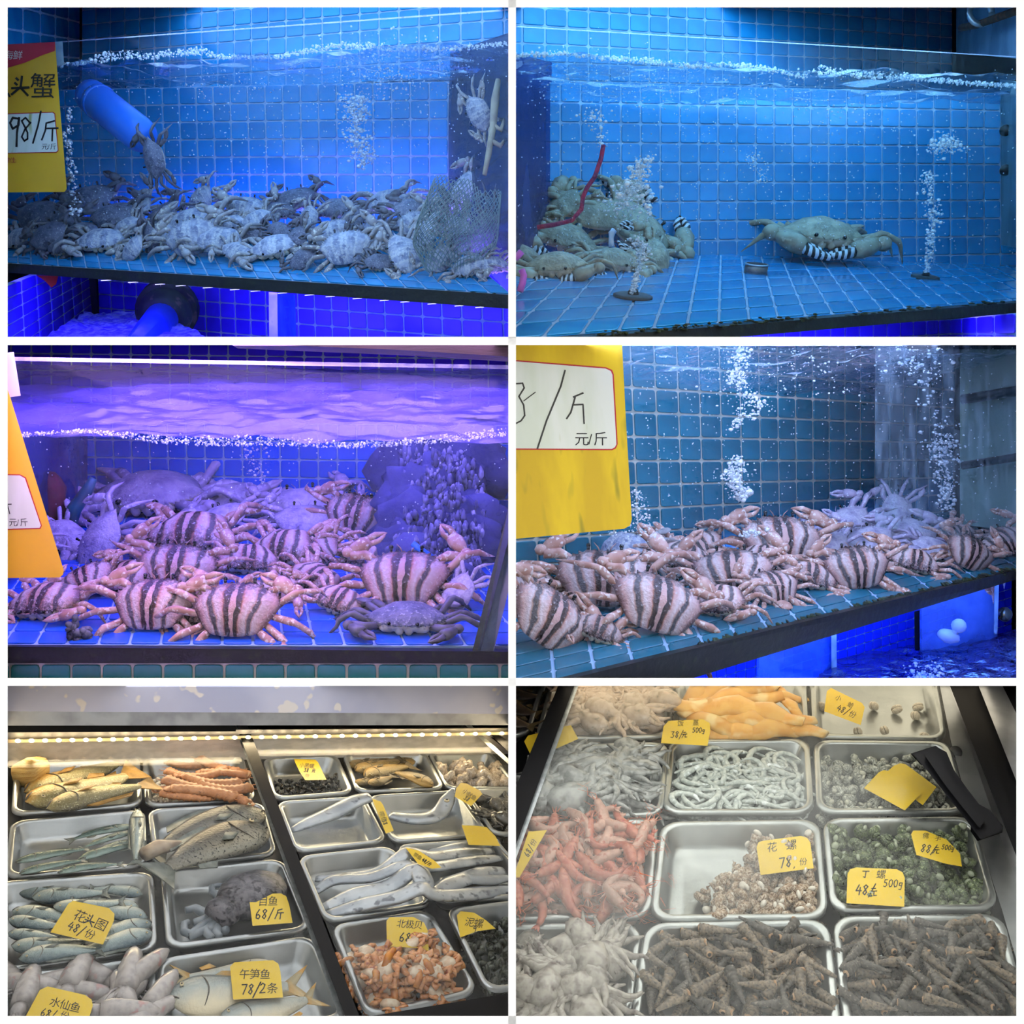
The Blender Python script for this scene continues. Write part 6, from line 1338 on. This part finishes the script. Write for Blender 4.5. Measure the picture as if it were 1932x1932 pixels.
ribbon('ribbon_fish', [(1470, 500, -.01), (1540, 512, -.008), (1610, 512, -.006), (1660, 490, .0), (1690, 440, .02), (1712, 398, .035)], [.018, .026, .028, .026, .022, .004], 'silver fish lifting its pointed head out of the tray', rg, eye=(1686, 445, .042))
for k, (pts, w) in enumerate([([(1190, 740, -.02), (1300, 738, -.01), (1420, 720, .01), (1500, 668, .04), (1550, 640, .05), (1640, 655, .02), (1760, 640, .0), (1860, 635, -.01)], .022),
                              ([(1190, 790, -.02), (1260, 745, -.012), (1400, 735, .012), (1520, 690, .045), (1580, 700, .045), (1680, 690, .02), (1800, 670, .0), (1890, 660, -.01)], .020),
                              ([(1220, 850, -.02), (1340, 800, .0), (1470, 770, .02), (1570, 705, .055), (1625, 795, .03), (1700, 760, .02), (1820, 720, .0), (1900, 710, -.01)], .026),
                              ([(1230, 875, -.01), (1380, 835, .01), (1500, 810, .03), (1590, 775, .05), (1640, 800, .035), (1740, 800, .015), (1850, 790, .0), (1930, 775, -.01)], .024),
                              ([(1660, 745, .0), (1760, 740, .012), (1850, 745, .006), (1920, 735, -.005)], .020),
                              ([(1620, 640, -.01), (1720, 625, .0), (1830, 605, -.005), (1880, 600, -.01)], .022)]):
    ribbon('ribbon_fish', pts, [w * .5] + [w] * (len(pts) - 2) + [w * .6], 'long silver ribbon fish humped over two trays', 'long silver ribbon fish laid side by side', tk=.4)
# snails, shells and meat
def snail_mesh(mat, lip, seed, whorl=3, spire=.5, turns=10):
    R = random.Random(seed); b = MB(); pts = []; rad = []
    for i in range(26):
        s = i / 25; a = s * whorl * 2 * math.pi; r = .30 * (1 - s) ** 1.1; z = -.25 + spire * s ** .8 * 1.3
        pts.append((r * math.cos(a), r * math.sin(a), z)); rad.append(max(.245 * (1 - s) ** 1.05, .02))
    b.tube(pts, rad, 7, 0)
    b.ball(Vector(pts[0]) + Vector((.02, -.10, -.02)), (.20, .12, .22), 1, 8, 5)
    return b.mesh('snail', [mat, lip])
def tower_mesh(mat, seed, ap):
    R = random.Random(seed); b = MB(); pts = []; rad = []; n = 44; bw = R.uniform(.145, .18)
    for i in range(n + 1):
        s = i / n; w = bw * (1 - .78 * s); w *= (.80 + .20 * abs(math.sin(s * 8.5 * math.pi)) ** .6)
        pts.append((-.42 + .92 * s, 0, 0)); rad.append(w)
    rad[-1] = .012
    b.tube([(-.50, 0, 0), (-.47, 0, 0)] + pts, [bw * .75, bw * .98] + rad, 9, 0)
    b.ball((-.475, .01, bw * .42), (.055, bw * .62, bw * .62), 1, 9, 6); b.ball((-.492, .012, bw * .55), (.05, bw * .40, bw * .42), 2, 8, 5)
    return b.mesh('tower_shell', [mat, ap, M_black])
def blob_pile(tr, meshes, n, hr, size, name, label, cat, group, region=(.06, .94, .08, .92), mind=.0, tilt=180, seed=0, tries=14, flatness=None, where=None, tl=None, spin=False):
    S, wu, wv, dep = tr; R = random.Random(seed); pl = PL[CUR[0]]; pts = []; X = (RT - pl.n * RT.dot(pl.n)).normalized(); Y = pl.n.cross(X); B = Matrix((X, Y, pl.n)).transposed().to_4x4(); made = 0
    for k in range(n):
        best = None; bd = -1
        for _ in range(tries):
            u, v = R.uniform(region[0], region[1]), R.uniform(region[2], region[3])
            if where and not where(u, v): continue
            d = min([((u - a) * wu) ** 2 + ((v - c) * wv) ** 2 for a, c in pts] or [9])
            if d > bd: bd = d; best = (u, v)
        if best is None: continue
        if len(pts) > 60: pts = pts[-40:]
        pts.append(best); u, v = best; s = R.uniform(*size); h = hr[0] + (hr[1] - hr[0]) * k / max(n - 1, 1)
        M = B.copy(); M.translation = S(u, v, h)
        if not inbay(*pix(M.translation)[:2], 14): continue
        t_ = tl if tl is not None else tilt
        M = M @ Matrix.Rotation(R.uniform(0, 6.28), 4, 'Z') @ Matrix.Rotation(math.radians(R.uniform(-t_, t_)), 4, 'Y') @ Matrix.Rotation(math.radians(R.uniform(-180, 180) if (tl is None or spin) else R.choice((0, 180)) + R.uniform(-tl, tl)), 4, 'X') @ Matrix.Scale(s, 4)
        ob(name, meshes[k % len(meshes)], None, M, label=label, cat=cat, group=group); made += 1
    return made
M_blk = pm('black_snail', '#15140f', '#2e2a20', scale=6, rough=.25, spec=.7, var=.3); M_blip = pm('brown_lip', '#4a3a22', rough=.5)
SB = [snail_mesh(M_blk, M_blip, k) for k in range(2)]
blob_pile(TR5['blacksnail'], SB, 150, (-.040, -.018), (.014, .019), 'black_snail', 'tiny black snail heaped in the tray under the LED strip', 'snail', 'tiny black snails in one tray', (.10, .95, .38, .95), seed=4)
M_pm = pm('glossy_pale_meat', '#d8c8b4', '#b8a48c', scale=8, rough=.15, spec=.8, c3='#8a7458', s3=7, r3=(.6, .7), var=.1)
def lump(seed, mat, name='meat', fl=.5):
    b = MB(); R = random.Random(seed); b.ball((0, 0, 0), (.5, .34, .34 * fl * 2), 0, 10, 7, wob=.5, seed=seed); b.ball((.25, .2, .05), (.25, .2, .2), 0, 8, 5, wob=.5, seed=seed + 3); return b.mesh(name, [mat])
LPM = [lump(k, M_pm) for k in range(4)]
blob_pile(TR5['meat'], LPM, 60, (-.040, .005), (.030, .05), 'shellfish_meat', 'glistening pale piece of shellfish meat in the top right tray', 'shellfish meat', 'pale shellfish meat in one tray', (.08, .95, .30, .94), seed=5)
M_oct_d = pm('dark_octopus_skin', '#3a3630', '#5a564c', scale=9, rough=.2, spec=.8, c3='#8a8a80', s3=10, r3=(.62, .7))
M_oct_p = pm('pink_white_octopus', '#d6bfae', '#bfa690', scale=8, rough=.18, spec=.8, c3='#8f8274', s3=9, r3=(.6, .72), var=.08)
M_oct_g = pm('grey_octopus', '#a9aaa8', '#7a7c7c', scale=7, rough=.18, spec=.8, c3='#4a4844', s3=6, r3=(.58, .7), var=.12)
M_oct_w = pm('white_baby_octopus', '#b8b0a6', '#938a84', scale=8, rough=.2, spec=.7, c3='#6a5c58', s3=7, r3=(.6, .7), var=.12)
def octo(seed, mat):
    R = random.Random(seed); b = MB(); b.ball((.26, 0, .02), (.32, .23, .19), 0, 12, 8, wob=.25, seed=seed); b.ball((0, 0, 0), (.17, .16, .13), 0, 9, 6)
    for k in range(8):
        a = math.radians(95 + 170 * k / 7 + R.uniform(-10, 10)); r = .05; pts = [(-.02, 0, 0)]; x, y = 0, 0
        for j in range(6): x += math.cos(a) * .11; y += math.sin(a) * .11; a += R.uniform(-.6, .6); pts.append((x - .02, y, R.uniform(-.03, .02)))
        b.tube(pts, [.085, .08, .07, .06, .048, .034, .014], 7)
    return b.mesh('octopus', [mat])
OD = [octo(k, M_oct_d) for k in range(3)]
blob_pile(TR5['dark'], OD, 14, (-.03, .0), (.09, .12), 'octopus', 'dark octopus heaped in the tray at the right edge', 'octopus', 'dark octopus in one tray', (.05, .95, .05, .95), seed=6, tl=25)
# clam meat
M_cl1 = pm('orange_clam_mantle', '#c87e48', '#e0a068', scale=7, rough=.25, spec=.6, c3='#9a4a34', s3=6, r3=(.58, .7), var=.1); M_cl2 = pm('cream_clam_body', '#ead8bc', '#d8b898', scale=7, rough=.25); M_cl3 = pm('amber_clam_foot', '#d08838', '#b86c30', scale=6, rough=.25)
def clam(seed):
    R = random.Random(seed); b = MB(); n = 26
    for q_ in range(2):
        pts = []; rad = []
        for i in range(n): a = i / n * 4.6 + q_; r = .34 + .10 * math.sin(i * 1.7 + seed); pts.append((r * math.cos(a) + q_ * .08, r * math.sin(a) * .8, .05 * math.sin(i * 1.3 + seed) + q_ * .08)); rad.append((.07, .045 + .02 * math.sin(i)))
        b.tube(pts, rad, 6, 0)
    b.ball((0, 0, .02), (.27, .22, .14), 1, 10, 6, wob=.4, seed=seed); a = R.uniform(0, 6.28)
    b.tube([(0, 0, .08), (.22 * math.cos(a), .22 * math.sin(a), .16), (.42 * math.cos(a), .42 * math.sin(a), .12)], [.08, .085, .06], 8, 2)
    return b.mesh('clam_meat', [M_cl1, M_cl2, M_cl3])
CLM = [clam(k) for k in range(5)]
blob_pile(TR5['clam'], CLM, 34, (-.03, .03), (.078, .105), 'clam_meat', 'frilly orange clam meat heaped under the 68 tag', 'clam meat', 'orange clam meat in one tray', (.06, .86, .32, .95), seed=7, tl=25, where=lambda u, v: v > .30 + .15 * u)
M_ms = pm('dark_green_mud_snail', '#23281c', '#3a4030', scale=8, rough=.3, spec=.6, var=.3); SMD = [snail_mesh(M_ms, pm('grey_lip', '#7a8074', rough=.4), k + 5) for k in range(2)]
blob_pile(TR5['mudsnail'], SMD, 110, (-.040, -.01), (.022, .030), 'mud_snail', 'dark mud snail heaped in the bottom right tray', 'snail', 'mud snails in one tray', (.05, .7, .16, .96), seed=8)

CUR[0] = 6
S_eel = fish_skin('dark_glossy_fish_skin', '#2a2420', '#5a4a3a', '#c8a070', rough=.2); me_ = fish_mesh(S_eel, F_brn, d=.24, bend=-.1)
for k, (hd_, tl, h) in enumerate([((-60, 60), (110, 130), .0), ((-60, 20), (120, 60), .0), ((-80, 110), (90, 175), .01)]):
    fish(me_, hd_, tl, h, 'dark glossy fish at the left of the black bar', 'dark glossy fish in the corner tray', 1, 1.3)
OP = [octo(10 + k, M_oct_p) for k in range(4)]; OG = [octo(20 + k, M_oct_g) for k in range(4)]; OW = [octo(30 + k, M_oct_w) for k in range(4)]
blob_pile(TR6['octo1'], OP, 34, (-.038, .02), (.10, .13), 'octopus', 'pinkish white octopus heaped in the top tray', 'octopus', 'pinkish octopus in one tray', (.18, .84, .26, .84), seed=9, tl=12)
blob_pile(TR6['octo2'], OG, 34, (-.038, .02), (.11, .15), 'octopus', 'grey octopus heaped in the second row tray', 'octopus', 'grey octopus in one tray', (.16, .84, .24, .80), seed=10, tl=12)
blob_pile(TR6['octo3'], OW, 46, (-.038, .025), (.09, .12), 'baby_octopus', 'pale baby octopus heaped in the bottom left tray', 'octopus', 'baby octopus in one tray', (.20, .80, .26, .95), seed=11, tl=12)
M_fil = pm('yellow_orange_fillet', '#e8b868', '#dca050', scale=6, rough=.3, spec=.5, var=.1, c3='#f0d8a0', s3=5, r3=(.55, .7))
def fillet(seed, bd):
    b = MB(); pts = []; rad = []
    for i in range(13): s = i / 12; x = .5 - s; w = .13 * math.sin(math.pi * min(.12 + s * .8, 1)) ** .7 * (1 + .1 * math.sin(i * 2 + seed)); pts.append((x, bd * (4 * x * x - .4), .03 * math.sin(i + seed))); rad.append((max(w, .01), max(w * .45, .006)))
    b.tube(pts, rad, 9); return b.mesh('fillet', [M_fil])
FIL = [fillet(k, b_) for k, b_ in enumerate((-.14, -.06, .1, -.1))]
for k, (x, y, h, s, yw) in enumerate([(740, 30, -.01, .20, 40), (800, 20, -.005, .22, 30), (850, 50, .0, .24, 22), (820, 75, .005, .26, 18), (1000, 40, -.005, .14, 150), (1050, 80, .0, .12, 100), (850, 110, .015, .28, 165), (930, 140, .01, .24, 168), (900, 165, .005, .26, 172), (850, 180, .0, .24, 178), (960, 130, .012, .26, 150), (1010, 120, -.01, .18, 130), (720, 100, -.01, .16, 160), (900, 30, .01, .22, 28)]):
    on_plane(FIL[k % 4], x, y, h, s, yw, 'fillet', 'yellow orange strip of shellfish flesh in the top tray', 'fillet', 'yellow orange fillets in one tray')
M_ck = pm('white_cockle_shell', '#d8cfc0', '#b8ac9a', scale=10, rough=.4); M_slit = pm('cockle_gap', '#4a4034', rough=.7)
b = MB(); b.ball((0, 0, .12), (.5, .38, .24), 0, 14, 8); b.ball((0, 0, -.12), (.5, .38, .24), 0, 14, 8); b.ball((.02, 0, 0), (.50, .36, .07), 1, 14, 5); CKM = b.mesh('cockle', [M_ck, M_slit])
for k, (x, y, yw) in enumerate([(1365, 88, 20), (1452, 100, 160), (1532, 92, 150), (1522, 125, 30), (1405, 180, 70), (1305, 185, 60), (1558, 205, 10), (1392, 212, 40), (1170, 90, 0), (1490, 214, 80)]):
    on_plane(CKM, x, y, -.034, .026 if k not in (7, 9) else .018, yw, 'cockle', 'whitish closed cockle lying loose on the bare steel tray', 'cockle', 'scattered cockles in one tray', tilt=40, roll=60)
M_noo = pm('translucent_white_strand', '#c6ccc6', '#a8b0ac', scale=10, rough=.25, spec=.6, var=.08, c3='#e6ecec', s3=8, r3=(.55, .7))
def noodle(seed):
    R = random.Random(seed); b = MB(); a = R.uniform(0, 6); x = y = 0; pts = []; k = R.uniform(-1.1, 1.1)
    for i in range(11): pts.append((x, y, .03 * math.sin(i * .9 + seed))); x += math.cos(a) * .13; y += math.sin(a) * .13; a += k * .6 + R.uniform(-.2, .2)
    m_ = Vector((sum(p[0] for p in pts) / 11, sum(p[1] for p in pts) / 11, 0)); b.tube([Vector(p) - m_ for p in pts], [.016, .036, .05, .056, .058, .058, .054, .048, .038, .024, .008], 7)
    b.ball(Vector(pts[2]) - m_ + Vector((0, 0, .04)), .012, 1, 5, 4)
    return b.mesh('icefish', [M_noo, EYE])
NO = [noodle(k) for k in range(9)]
blob_pile(TR6['noodle'], NO, 190, (-.040, .0), (.085, .12), 'icefish', 'slippery translucent white icefish curled in the middle tray', 'icefish', 'icefish heaped in one tray', (.14, .86, .26, .86), seed=12, tl=10)
M_ps = pm('pale_grey_snail', '#a3a498', '#70726a', scale=7, rough=.35, c3='#d6d6c8', s3=9, r3=(.56, .66), var=.2); SPS = [snail_mesh(M_ps, pm('pale_lip', '#c8c6b4', rough=.4), k + 9) for k in range(3)]
blob_pile(TR6['paleshell'], SPS, 120, (-.040, -.012), (.024, .032), 'pale_snail', 'pale grey snail heaped in the tray with two blank tags', 'snail', 'pale snails in one tray', (.05, .90, .16, .94), seed=13)
# shrimps
M_shr = pm('red_shrimp_shell', '#b4553e', '#c87a60', scale=7, rough=.3, spec=.6, c3='#a84434', s3=10, r3=(.56, .68), var=.16); M_shr2 = pm('grey_pink_shrimp_shell', '#b08474', '#c89a88', scale=7, rough=.3, spec=.6, c3='#a85848', s3=10, r3=(.56, .68), var=.16); M_ant = pm('orange_feeler', '#d87048', rough=.5)
def shrimp(seed, mat):
    R = random.Random(seed); b = MB(); cv = R.uniform(.1, 3.4); pts = []; rad = []; a = R.uniform(-.2, .2); x = y = 0
    for i in range(17):
        s = i / 16; pts.append((x, y, 0)); w = (.065 + .06 * math.sin(min(s * 2.4, 1) * math.pi / 2)) * (1 - .62 * max(0, s - .35) / .65) * (1 if i % 2 else .9); rad.append((w, w * .95))
        x -= math.cos(a) * .062; y -= math.sin(a) * .062; a += cv * .10 * (1 if s > .35 else .1)
    m_ = Vector((sum(p[0] for p in pts) / 17, sum(p[1] for p in pts) / 17, 0)); P = [Vector(p) - m_ for p in pts]
    b.tube(P, rad, 8, 0)
    d = Vector((math.cos(.0), 0, 0)); b.tube([P[0] - Vector((.03, 0, -.02)), P[0] + Vector((.10, 0, .03)), P[0] + Vector((.22, 0, .05))], [.04, .016, .002], 6, 0)
    td = (P[-1] - P[-2]).normalized(); sd = Vector((-td.y, td.x, 0))
    for k in (-1, 0, 1): b.tube([P[-1], P[-1] + td * .07 + sd * .03 * k, P[-1] + td * .13 + sd * .06 * k], [(.018, .01), (.028, .008), (.006, .003)], 6, 0)
    for k in (-1, 1):
        b.tube([P[0] + Vector((.02, .02 * k, 0)), P[0] + Vector((.18, .08 * k, .04)), P[0] + Vector((.34, R.uniform(-.2, .2), .03)), P[0] + Vector((.44, R.uniform(-.35, .35), 0))], [.010, .006, .004, .002], 4, 1)
    for k in range(6): i = 2 + k * 2; n_ = (P[i + 1] - P[i - 1]).normalized(); sd = Vector((-n_.y, n_.x, 0)); b.tube([P[i] + sd * .05, P[i] + sd * .12 + n_ * -.02 + Vector((0, 0, R.uniform(-.03, .03))), P[i] + sd * .17 + n_ * .02], [.012, .008, .003], 4, 1)
    for k in (-1, 1): b.ball(P[0] + Vector((.03, .045 * k, .03)), .018, 2, 6, 4)
    return b.mesh('shrimp', [mat, M_ant, EYE])
SHM = [shrimp(k, M_shr if k % 2 else M_shr2) for k in range(8)]
blob_pile(TR6['shrimp'], SHM, 175, (-.038, .035), (.085, .112), 'shrimp', 'red shrimp lying criss cross in the heaped tray', 'shrimp', 'red shrimps in one tray', (.12, .88, .15, .88), seed=14, tl=14)
M_wh = pm('brown_spotted_whelk', '#cdbca6', '#8a6a4c', scale=9, rough=.35, c3='#6a4a34', s3=12, r3=(.55, .62), var=.12); M_whl = pm('white_whelk_lip', '#e4dccf', rough=.35); SWH = [snail_mesh(M_wh, M_whl, k + 20, spire=.75) for k in range(4)]
blob_pile(TR6['whelk'], SWH, 120, (-.036, -.004), (.030, .040), 'whelk', 'brown spotted whelk in the half filled tray', 'whelk', 'spotted whelks in one tray', (.36, .93, .18, .95), seed=15, where=lambda u, v: u > .58 - .25 * min(1, max(0, v - .35) * 3))
on_plane(SWH[0], 722, 810, -.03, .036, 30, 'whelk', 'single whelk lying apart on the bare side of the tray', 'whelk', tilt=30)
M_gs = pm('green_turban_shell', '#3c4a30', '#5a6644', scale=8, rough=.3, c3='#9aa67c', s3=12, r3=(.56, .64), var=.25); SGS = [snail_mesh(M_gs, pm('pearl_lip', '#a8b098', rough=.25), k + 30) for k in range(3)]
blob_pile(TR6['green'], SGS, 190, (-.040, -.004), (.026, .034), 'turban_snail', 'dark green turban snail heaped in the tray', 'snail', 'green turban snails in one tray', (.05, .93, .12, .95), seed=16)
M_tw = pm('brown_grey_tower_shell', '#8a7a68', '#6a5f54', scale=8, rough=.5, c3='#4a423c', s3=16, r3=(.56, .66), var=.22); M_tw2 = pm('dark_tower_shell', '#5c554e', '#423e3a', scale=8, rough=.5, c3='#8a8074', s3=16, r3=(.6, .7), var=.22); M_twl = pm('tan_shell_lip', '#c8a888', '#b08a68', scale=6, rough=.4)
TWM = [tower_mesh(M_tw if k % 3 else M_tw2, k, M_twl) for k in range(6)]
blob_pile(TR6['tower1'], TWM, 150, (-.038, .012), (.052, .066), 'tower_shell', 'ridged brown tower shell in the bottom middle tray', 'shell', 'tower shells in the bottom middle tray', (.08, .92, .10, .80), seed=17, tl=14, spin=True, tries=10)
TWD = [tower_mesh(M_tw2 if k % 3 else M_tw, k + 9, M_twl) for k in range(6)]
blob_pile(TR6['tower2'], TWD, 150, (-.038, .012), (.052, .066), 'tower_shell', 'ridged grey tower shell in the bottom right tray', 'shell', 'tower shells in the bottom right tray', (.06, .95, .10, .80), seed=18, tl=14, spin=True, tries=10)

# ------------------------------------------------------------------ yellow price tags in the freezers
M_tag = pm('yellow_tag_card', '#e8c420', '#d8b418', scale=5, rough=.4)
def tag(pts, h, label, lines=(), rot=0, parent=None):
    """pts = outline in doubled-crop pixels; lines = (text, x, y, height) in doubled-crop pixels"""
    pl = PL[CUR[0]]; r = ob('price_tag', None, label=label, cat='price tag', group='yellow price tags')
    flat(pl, q2(CUR[0], pts), h, h + .0012, 'card', M_tag, r)
    if lines:
        p = Pen(lambda x, y: pl.at(x, y, h + .0016))
        for t_, x, y, hh in lines: p.text(t_, *q2(CUR[0], [(x, y)])[0], hh / 2, rot=rot, w=max(1.4, hh * .06))
        p.done('handwriting', M_ink, r)
CUR[0] = 5
tag([(1108, 287), (1188, 290), (1200, 300), (1232, 366), (1152, 368), (1130, 335)], .012, 'bent yellow tag standing in the tiny black snails', [('小黑螺', 1128, 318, 17), ('38', 1146, 336, 14), ('元', 1176, 338, 14), ('份', 1150, 356, 14)], rot=6)
tag([(1738, 378), (1760, 380), (1812, 408), (1820, 420), (1778, 466), (1716, 430), (1722, 398)], .03, 'yellow tag leaning beside the raised silver head', [('小鱿鱼', 1742, 412, 18), ('38', 1748, 438, 16)], rot=35)
tag([(1404, 438), (1436, 448), (1446, 462), (1486, 558), (1456, 570)], .03, 'narrow turned yellow tag between the two silver fish trays', [('带鱼', 1426, 488, 20), ('38', 1440, 520, 16)], rot=66)
tag([(1742, 538), (1800, 540), (1836, 545), (1870, 580), (1888, 616), (1768, 612)], .03, 'blank yellow tag lying near the right edge')
tag([(1530, 622), (1580, 634), (1640, 672), (1666, 698), (1630, 702), (1578, 684)], .065, 'folded yellow tag on the hump of the ribbon fish', [('带鱼', 1556, 652, 16), ('48/斤', 1590, 672, 13)], rot=32)
tag([(258, 834), (276, 823), (410, 850), (432, 872), (430, 898), (388, 988), (190, 942)], .034, 'yellow tag reading 48 on the crowded silver fish', [('花头图', 270, 890, 42), ('48', 250, 930, 34), ('/份', 292, 948, 34)], rot=22)
tag([(940, 812), (954, 798), (1060, 795), (1080, 806), (1092, 840), (1104, 906), (953, 918)], .02, 'yellow tag reading 68 beside the cuttlefish', [('目鱼', 972, 842, 34), ('68/斤', 962, 892, 36)], rot=-1)
tag([(150, 1160), (180, 1146), (320, 1178), (346, 1196), (350, 1220), (325, 1300), (75, 1300)], .035, 'yellow tag at the bottom left lying on the squids', [('水仙鱼', 182, 1218, 36), ('68/', 150, 1256, 30), ('份', 222, 1266, 30)], rot=14)
tag([(868, 1072), (884, 1055), (1030, 1047), (1050, 1060), (1058, 1090), (1068, 1188), (880, 1196)], .034, 'yellow tag reading 78 on the pale fish', [('午笋鱼', 900, 1118, 36), ('78', 908, 1176, 38), ('/', 955, 1180, 44), ('2条', 978, 1172, 38)], rot=0)
tag([(1458, 900), (1470, 885), (1560, 884), (1600, 905), (1614, 935), (1618, 1022), (1590, 1002), (1460, 995)], .03, 'yellow tag reading 68 stuck in the orange clam meat', [('北极贝', 1494, 922, 30), ('68', 1504, 976, 34), ('/份', 1550, 980, 32)], rot=5)
tag([(1724, 878), (1738, 862), (1790, 868), (1836, 898), (1870, 928), (1800, 938), (1736, 962)], .004, 'yellow tag half buried in the dark mud snails', [('泥螺', 1750, 916, 32), ('9', 1782, 940, 22)], rot=8)
CUR[0] = 6
tag([(46, 222), (60, 200), (170, 172), (222, 160), (250, 212), (160, 252), (76, 286)], .030, 'blank yellow tag crossing under the black lid bar')
tag([(562, 228), (572, 165), (590, 144), (720, 138), (746, 152), (748, 180), (738, 238)], .034, 'yellow tag reading 38 on the tray corner by the fillets', [('饭', 622, 164, 22), ('蒸', 680, 162, 22), ('500g', 680, 188, 18), ('38/', 598, 208, 24), ('元', 640, 208, 22)])
tag([(1178, 108), (1188, 32), (1204, 20), (1320, 76), (1331, 92), (1316, 160)], .012, 'yellow tag reading 48 in the cockle tray', [('小', 1216, 62, 20), ('蛤', 1262, 88, 20), ('48/份', 1222, 104, 24)], rot=24)
tag([(1328, 398), (1384, 338), (1402, 330), (1430, 334), (1542, 420), (1482, 482)], .008, 'blank yellow tag lower of two on the pale snails')
tag([(1400, 350), (1440, 314), (1464, 304), (1486, 308), (1602, 394), (1550, 462), (1520, 440)], .004, 'blank yellow tag upper of two beside the black handle')
tag([(62, 562), (132, 556), (28, 735), (5, 735)], .046, 'yellow tag standing at the left edge of the red shrimps', [('68/份', 62, 660, 22)], rot=-62)
tag([(923, 622), (930, 602), (950, 596), (1090, 578), (1114, 586), (1126, 604), (1138, 700), (938, 726)], .012, 'yellow tag reading 78 on the spotted whelks', [('花', 962, 640, 34), ('螺', 1034, 632, 36), ('78', 1008, 700, 38), (',', 1060, 698, 26), ('份', 1084, 690, 26)], rot=-7)
tag([(1262, 832), (1266, 722), (1276, 704), (1300, 697), (1452, 704), (1474, 716), (1482, 736), (1480, 846)], .012, 'yellow tag reading 48 in front of the green snails', [('丁', 1318, 738, 30), ('螺', 1372, 738, 32), ('500g', 1400, 770, 28), ('48/', 1294, 800, 38), ('元', 1346, 806, 32)], rot=2)
tag([(1506, 572), (1514, 558), (1560, 558), (1640, 592), (1690, 644), (1698, 694), (1640, 684), (1526, 650)], .014, 'curled yellow tag reading 88 on the green snails', [('佛', 1546, 586, 22), ('手', 1592, 596, 22), ('88/', 1540, 638, 30), ('元', 1586, 644, 26), ('500g', 1620, 628, 18)], rot=8)

# ------------------------------------------------------------------ tell alike things apart by their place in the tray
def order_labels():
    ordn = ['first', 'second', 'third', 'fourth', 'fifth', 'sixth', 'seventh', 'eighth', 'ninth', 'tenth', 'eleventh', 'twelfth']
    groups = {}
    for o in bpy.data.objects:
        if o.parent is None and o.get('group') and o.get('label'): groups.setdefault((o['group'], o['label']), []).append(o)
    for (g, lab), obs in groups.items():
        n = len(obs)
        if n < 2 or n > 50: continue
        rows = max(1, round(n / 6)); obs.sort(key=lambda o: pix(o.matrix_world.translation)[1])
        names = ['only'] if rows == 1 else (['back', 'front'] if rows == 2 else ['back'] + [ordn[k] for k in range(1, rows - 1)] + ['front'])
        per = math.ceil(n / rows)
        for r in range(rows):
            row = sorted(obs[r * per:(r + 1) * per], key=lambda o: pix(o.matrix_world.translation)[0])
            for k, o in enumerate(row):
                short = ' '.join(lab.split()[:8])
                o['label'] = short + ', ' + (ordn[k] + ' from left' if rows == 1 else ordn[k] + ' from left in ' + names[r] + ' row')
bpy.context.view_layer.update()
order_labels()

# ------------------------------------------------------------------ cut what would run into the boards
bpy.context.view_layer.update()
def board_clip():
    kill = set()
    allobs = [o for o in bpy.data.objects if o.type == 'MESH' and BAY.get(o.name)]
    for o in allobs:
        x0, y0, x1, y1 = RECT[BAY[o.name]]; x0 -= 1; y0 -= 1; x1 += 1; y1 += 1
        me = o.data; n = len(me.vertices)
        if not n: kill.add(o); continue
        co = np.empty(n * 3, np.float32); me.vertices.foreach_get('co', co); co = co.reshape(-1, 3)
        Mw = np.array(o.matrix_world); w = co @ Mw[:3, :3].T + Mw[:3, 3] - np.array(CAM)
        z = w @ np.array(FW); z = np.maximum(z, .05); px = 966 + (w @ np.array(RT)) / z * F; py = 966 - (w @ np.array(UP)) / z * F
        if px.max() < x0 or px.min() > x1 or py.max() < y0 or py.min() > y1: kill.add(o); continue
        if px.min() >= x0 and px.max() <= x1 and py.min() >= y0 and py.max() <= y1: continue
        bm = bmesh.new(); bm.from_mesh(me); Mi = o.matrix_world.inverted()
        cl = Mi @ CAM
        c = [ray(x0, y0), ray(x1, y0), ray(x1, y1), ray(x0, y1)]
        for k in range(4):
            nr = c[k].cross(c[(k + 1) % 4])          # outward or inward normal of a side of the bay
            if nr.dot(ray((x0 + x1) / 2, (y0 + y1) / 2)) > 0: nr = -nr
            nl = (o.matrix_world.to_3x3().transposed() @ nr).normalized()
            bmesh.ops.bisect_plane(bm, geom=bm.verts[:] + bm.edges[:] + bm.faces[:], plane_co=cl, plane_no=nl, clear_outer=True)
        if not bm.faces: kill.add(o); bm.free(); continue
        nm = me.copy(); bm.to_mesh(nm); bm.free(); o.data = nm
    for o in bpy.data.objects:
        if o in kill: continue
    dead = [o for o in kill if not [c for c in o.children if c not in kill]]
    for o in dead: bpy.data.objects.remove(o)
    for o in [o for o in bpy.data.objects if o.type == 'EMPTY' and not o.children]: bpy.data.objects.remove(o)
board_clip()
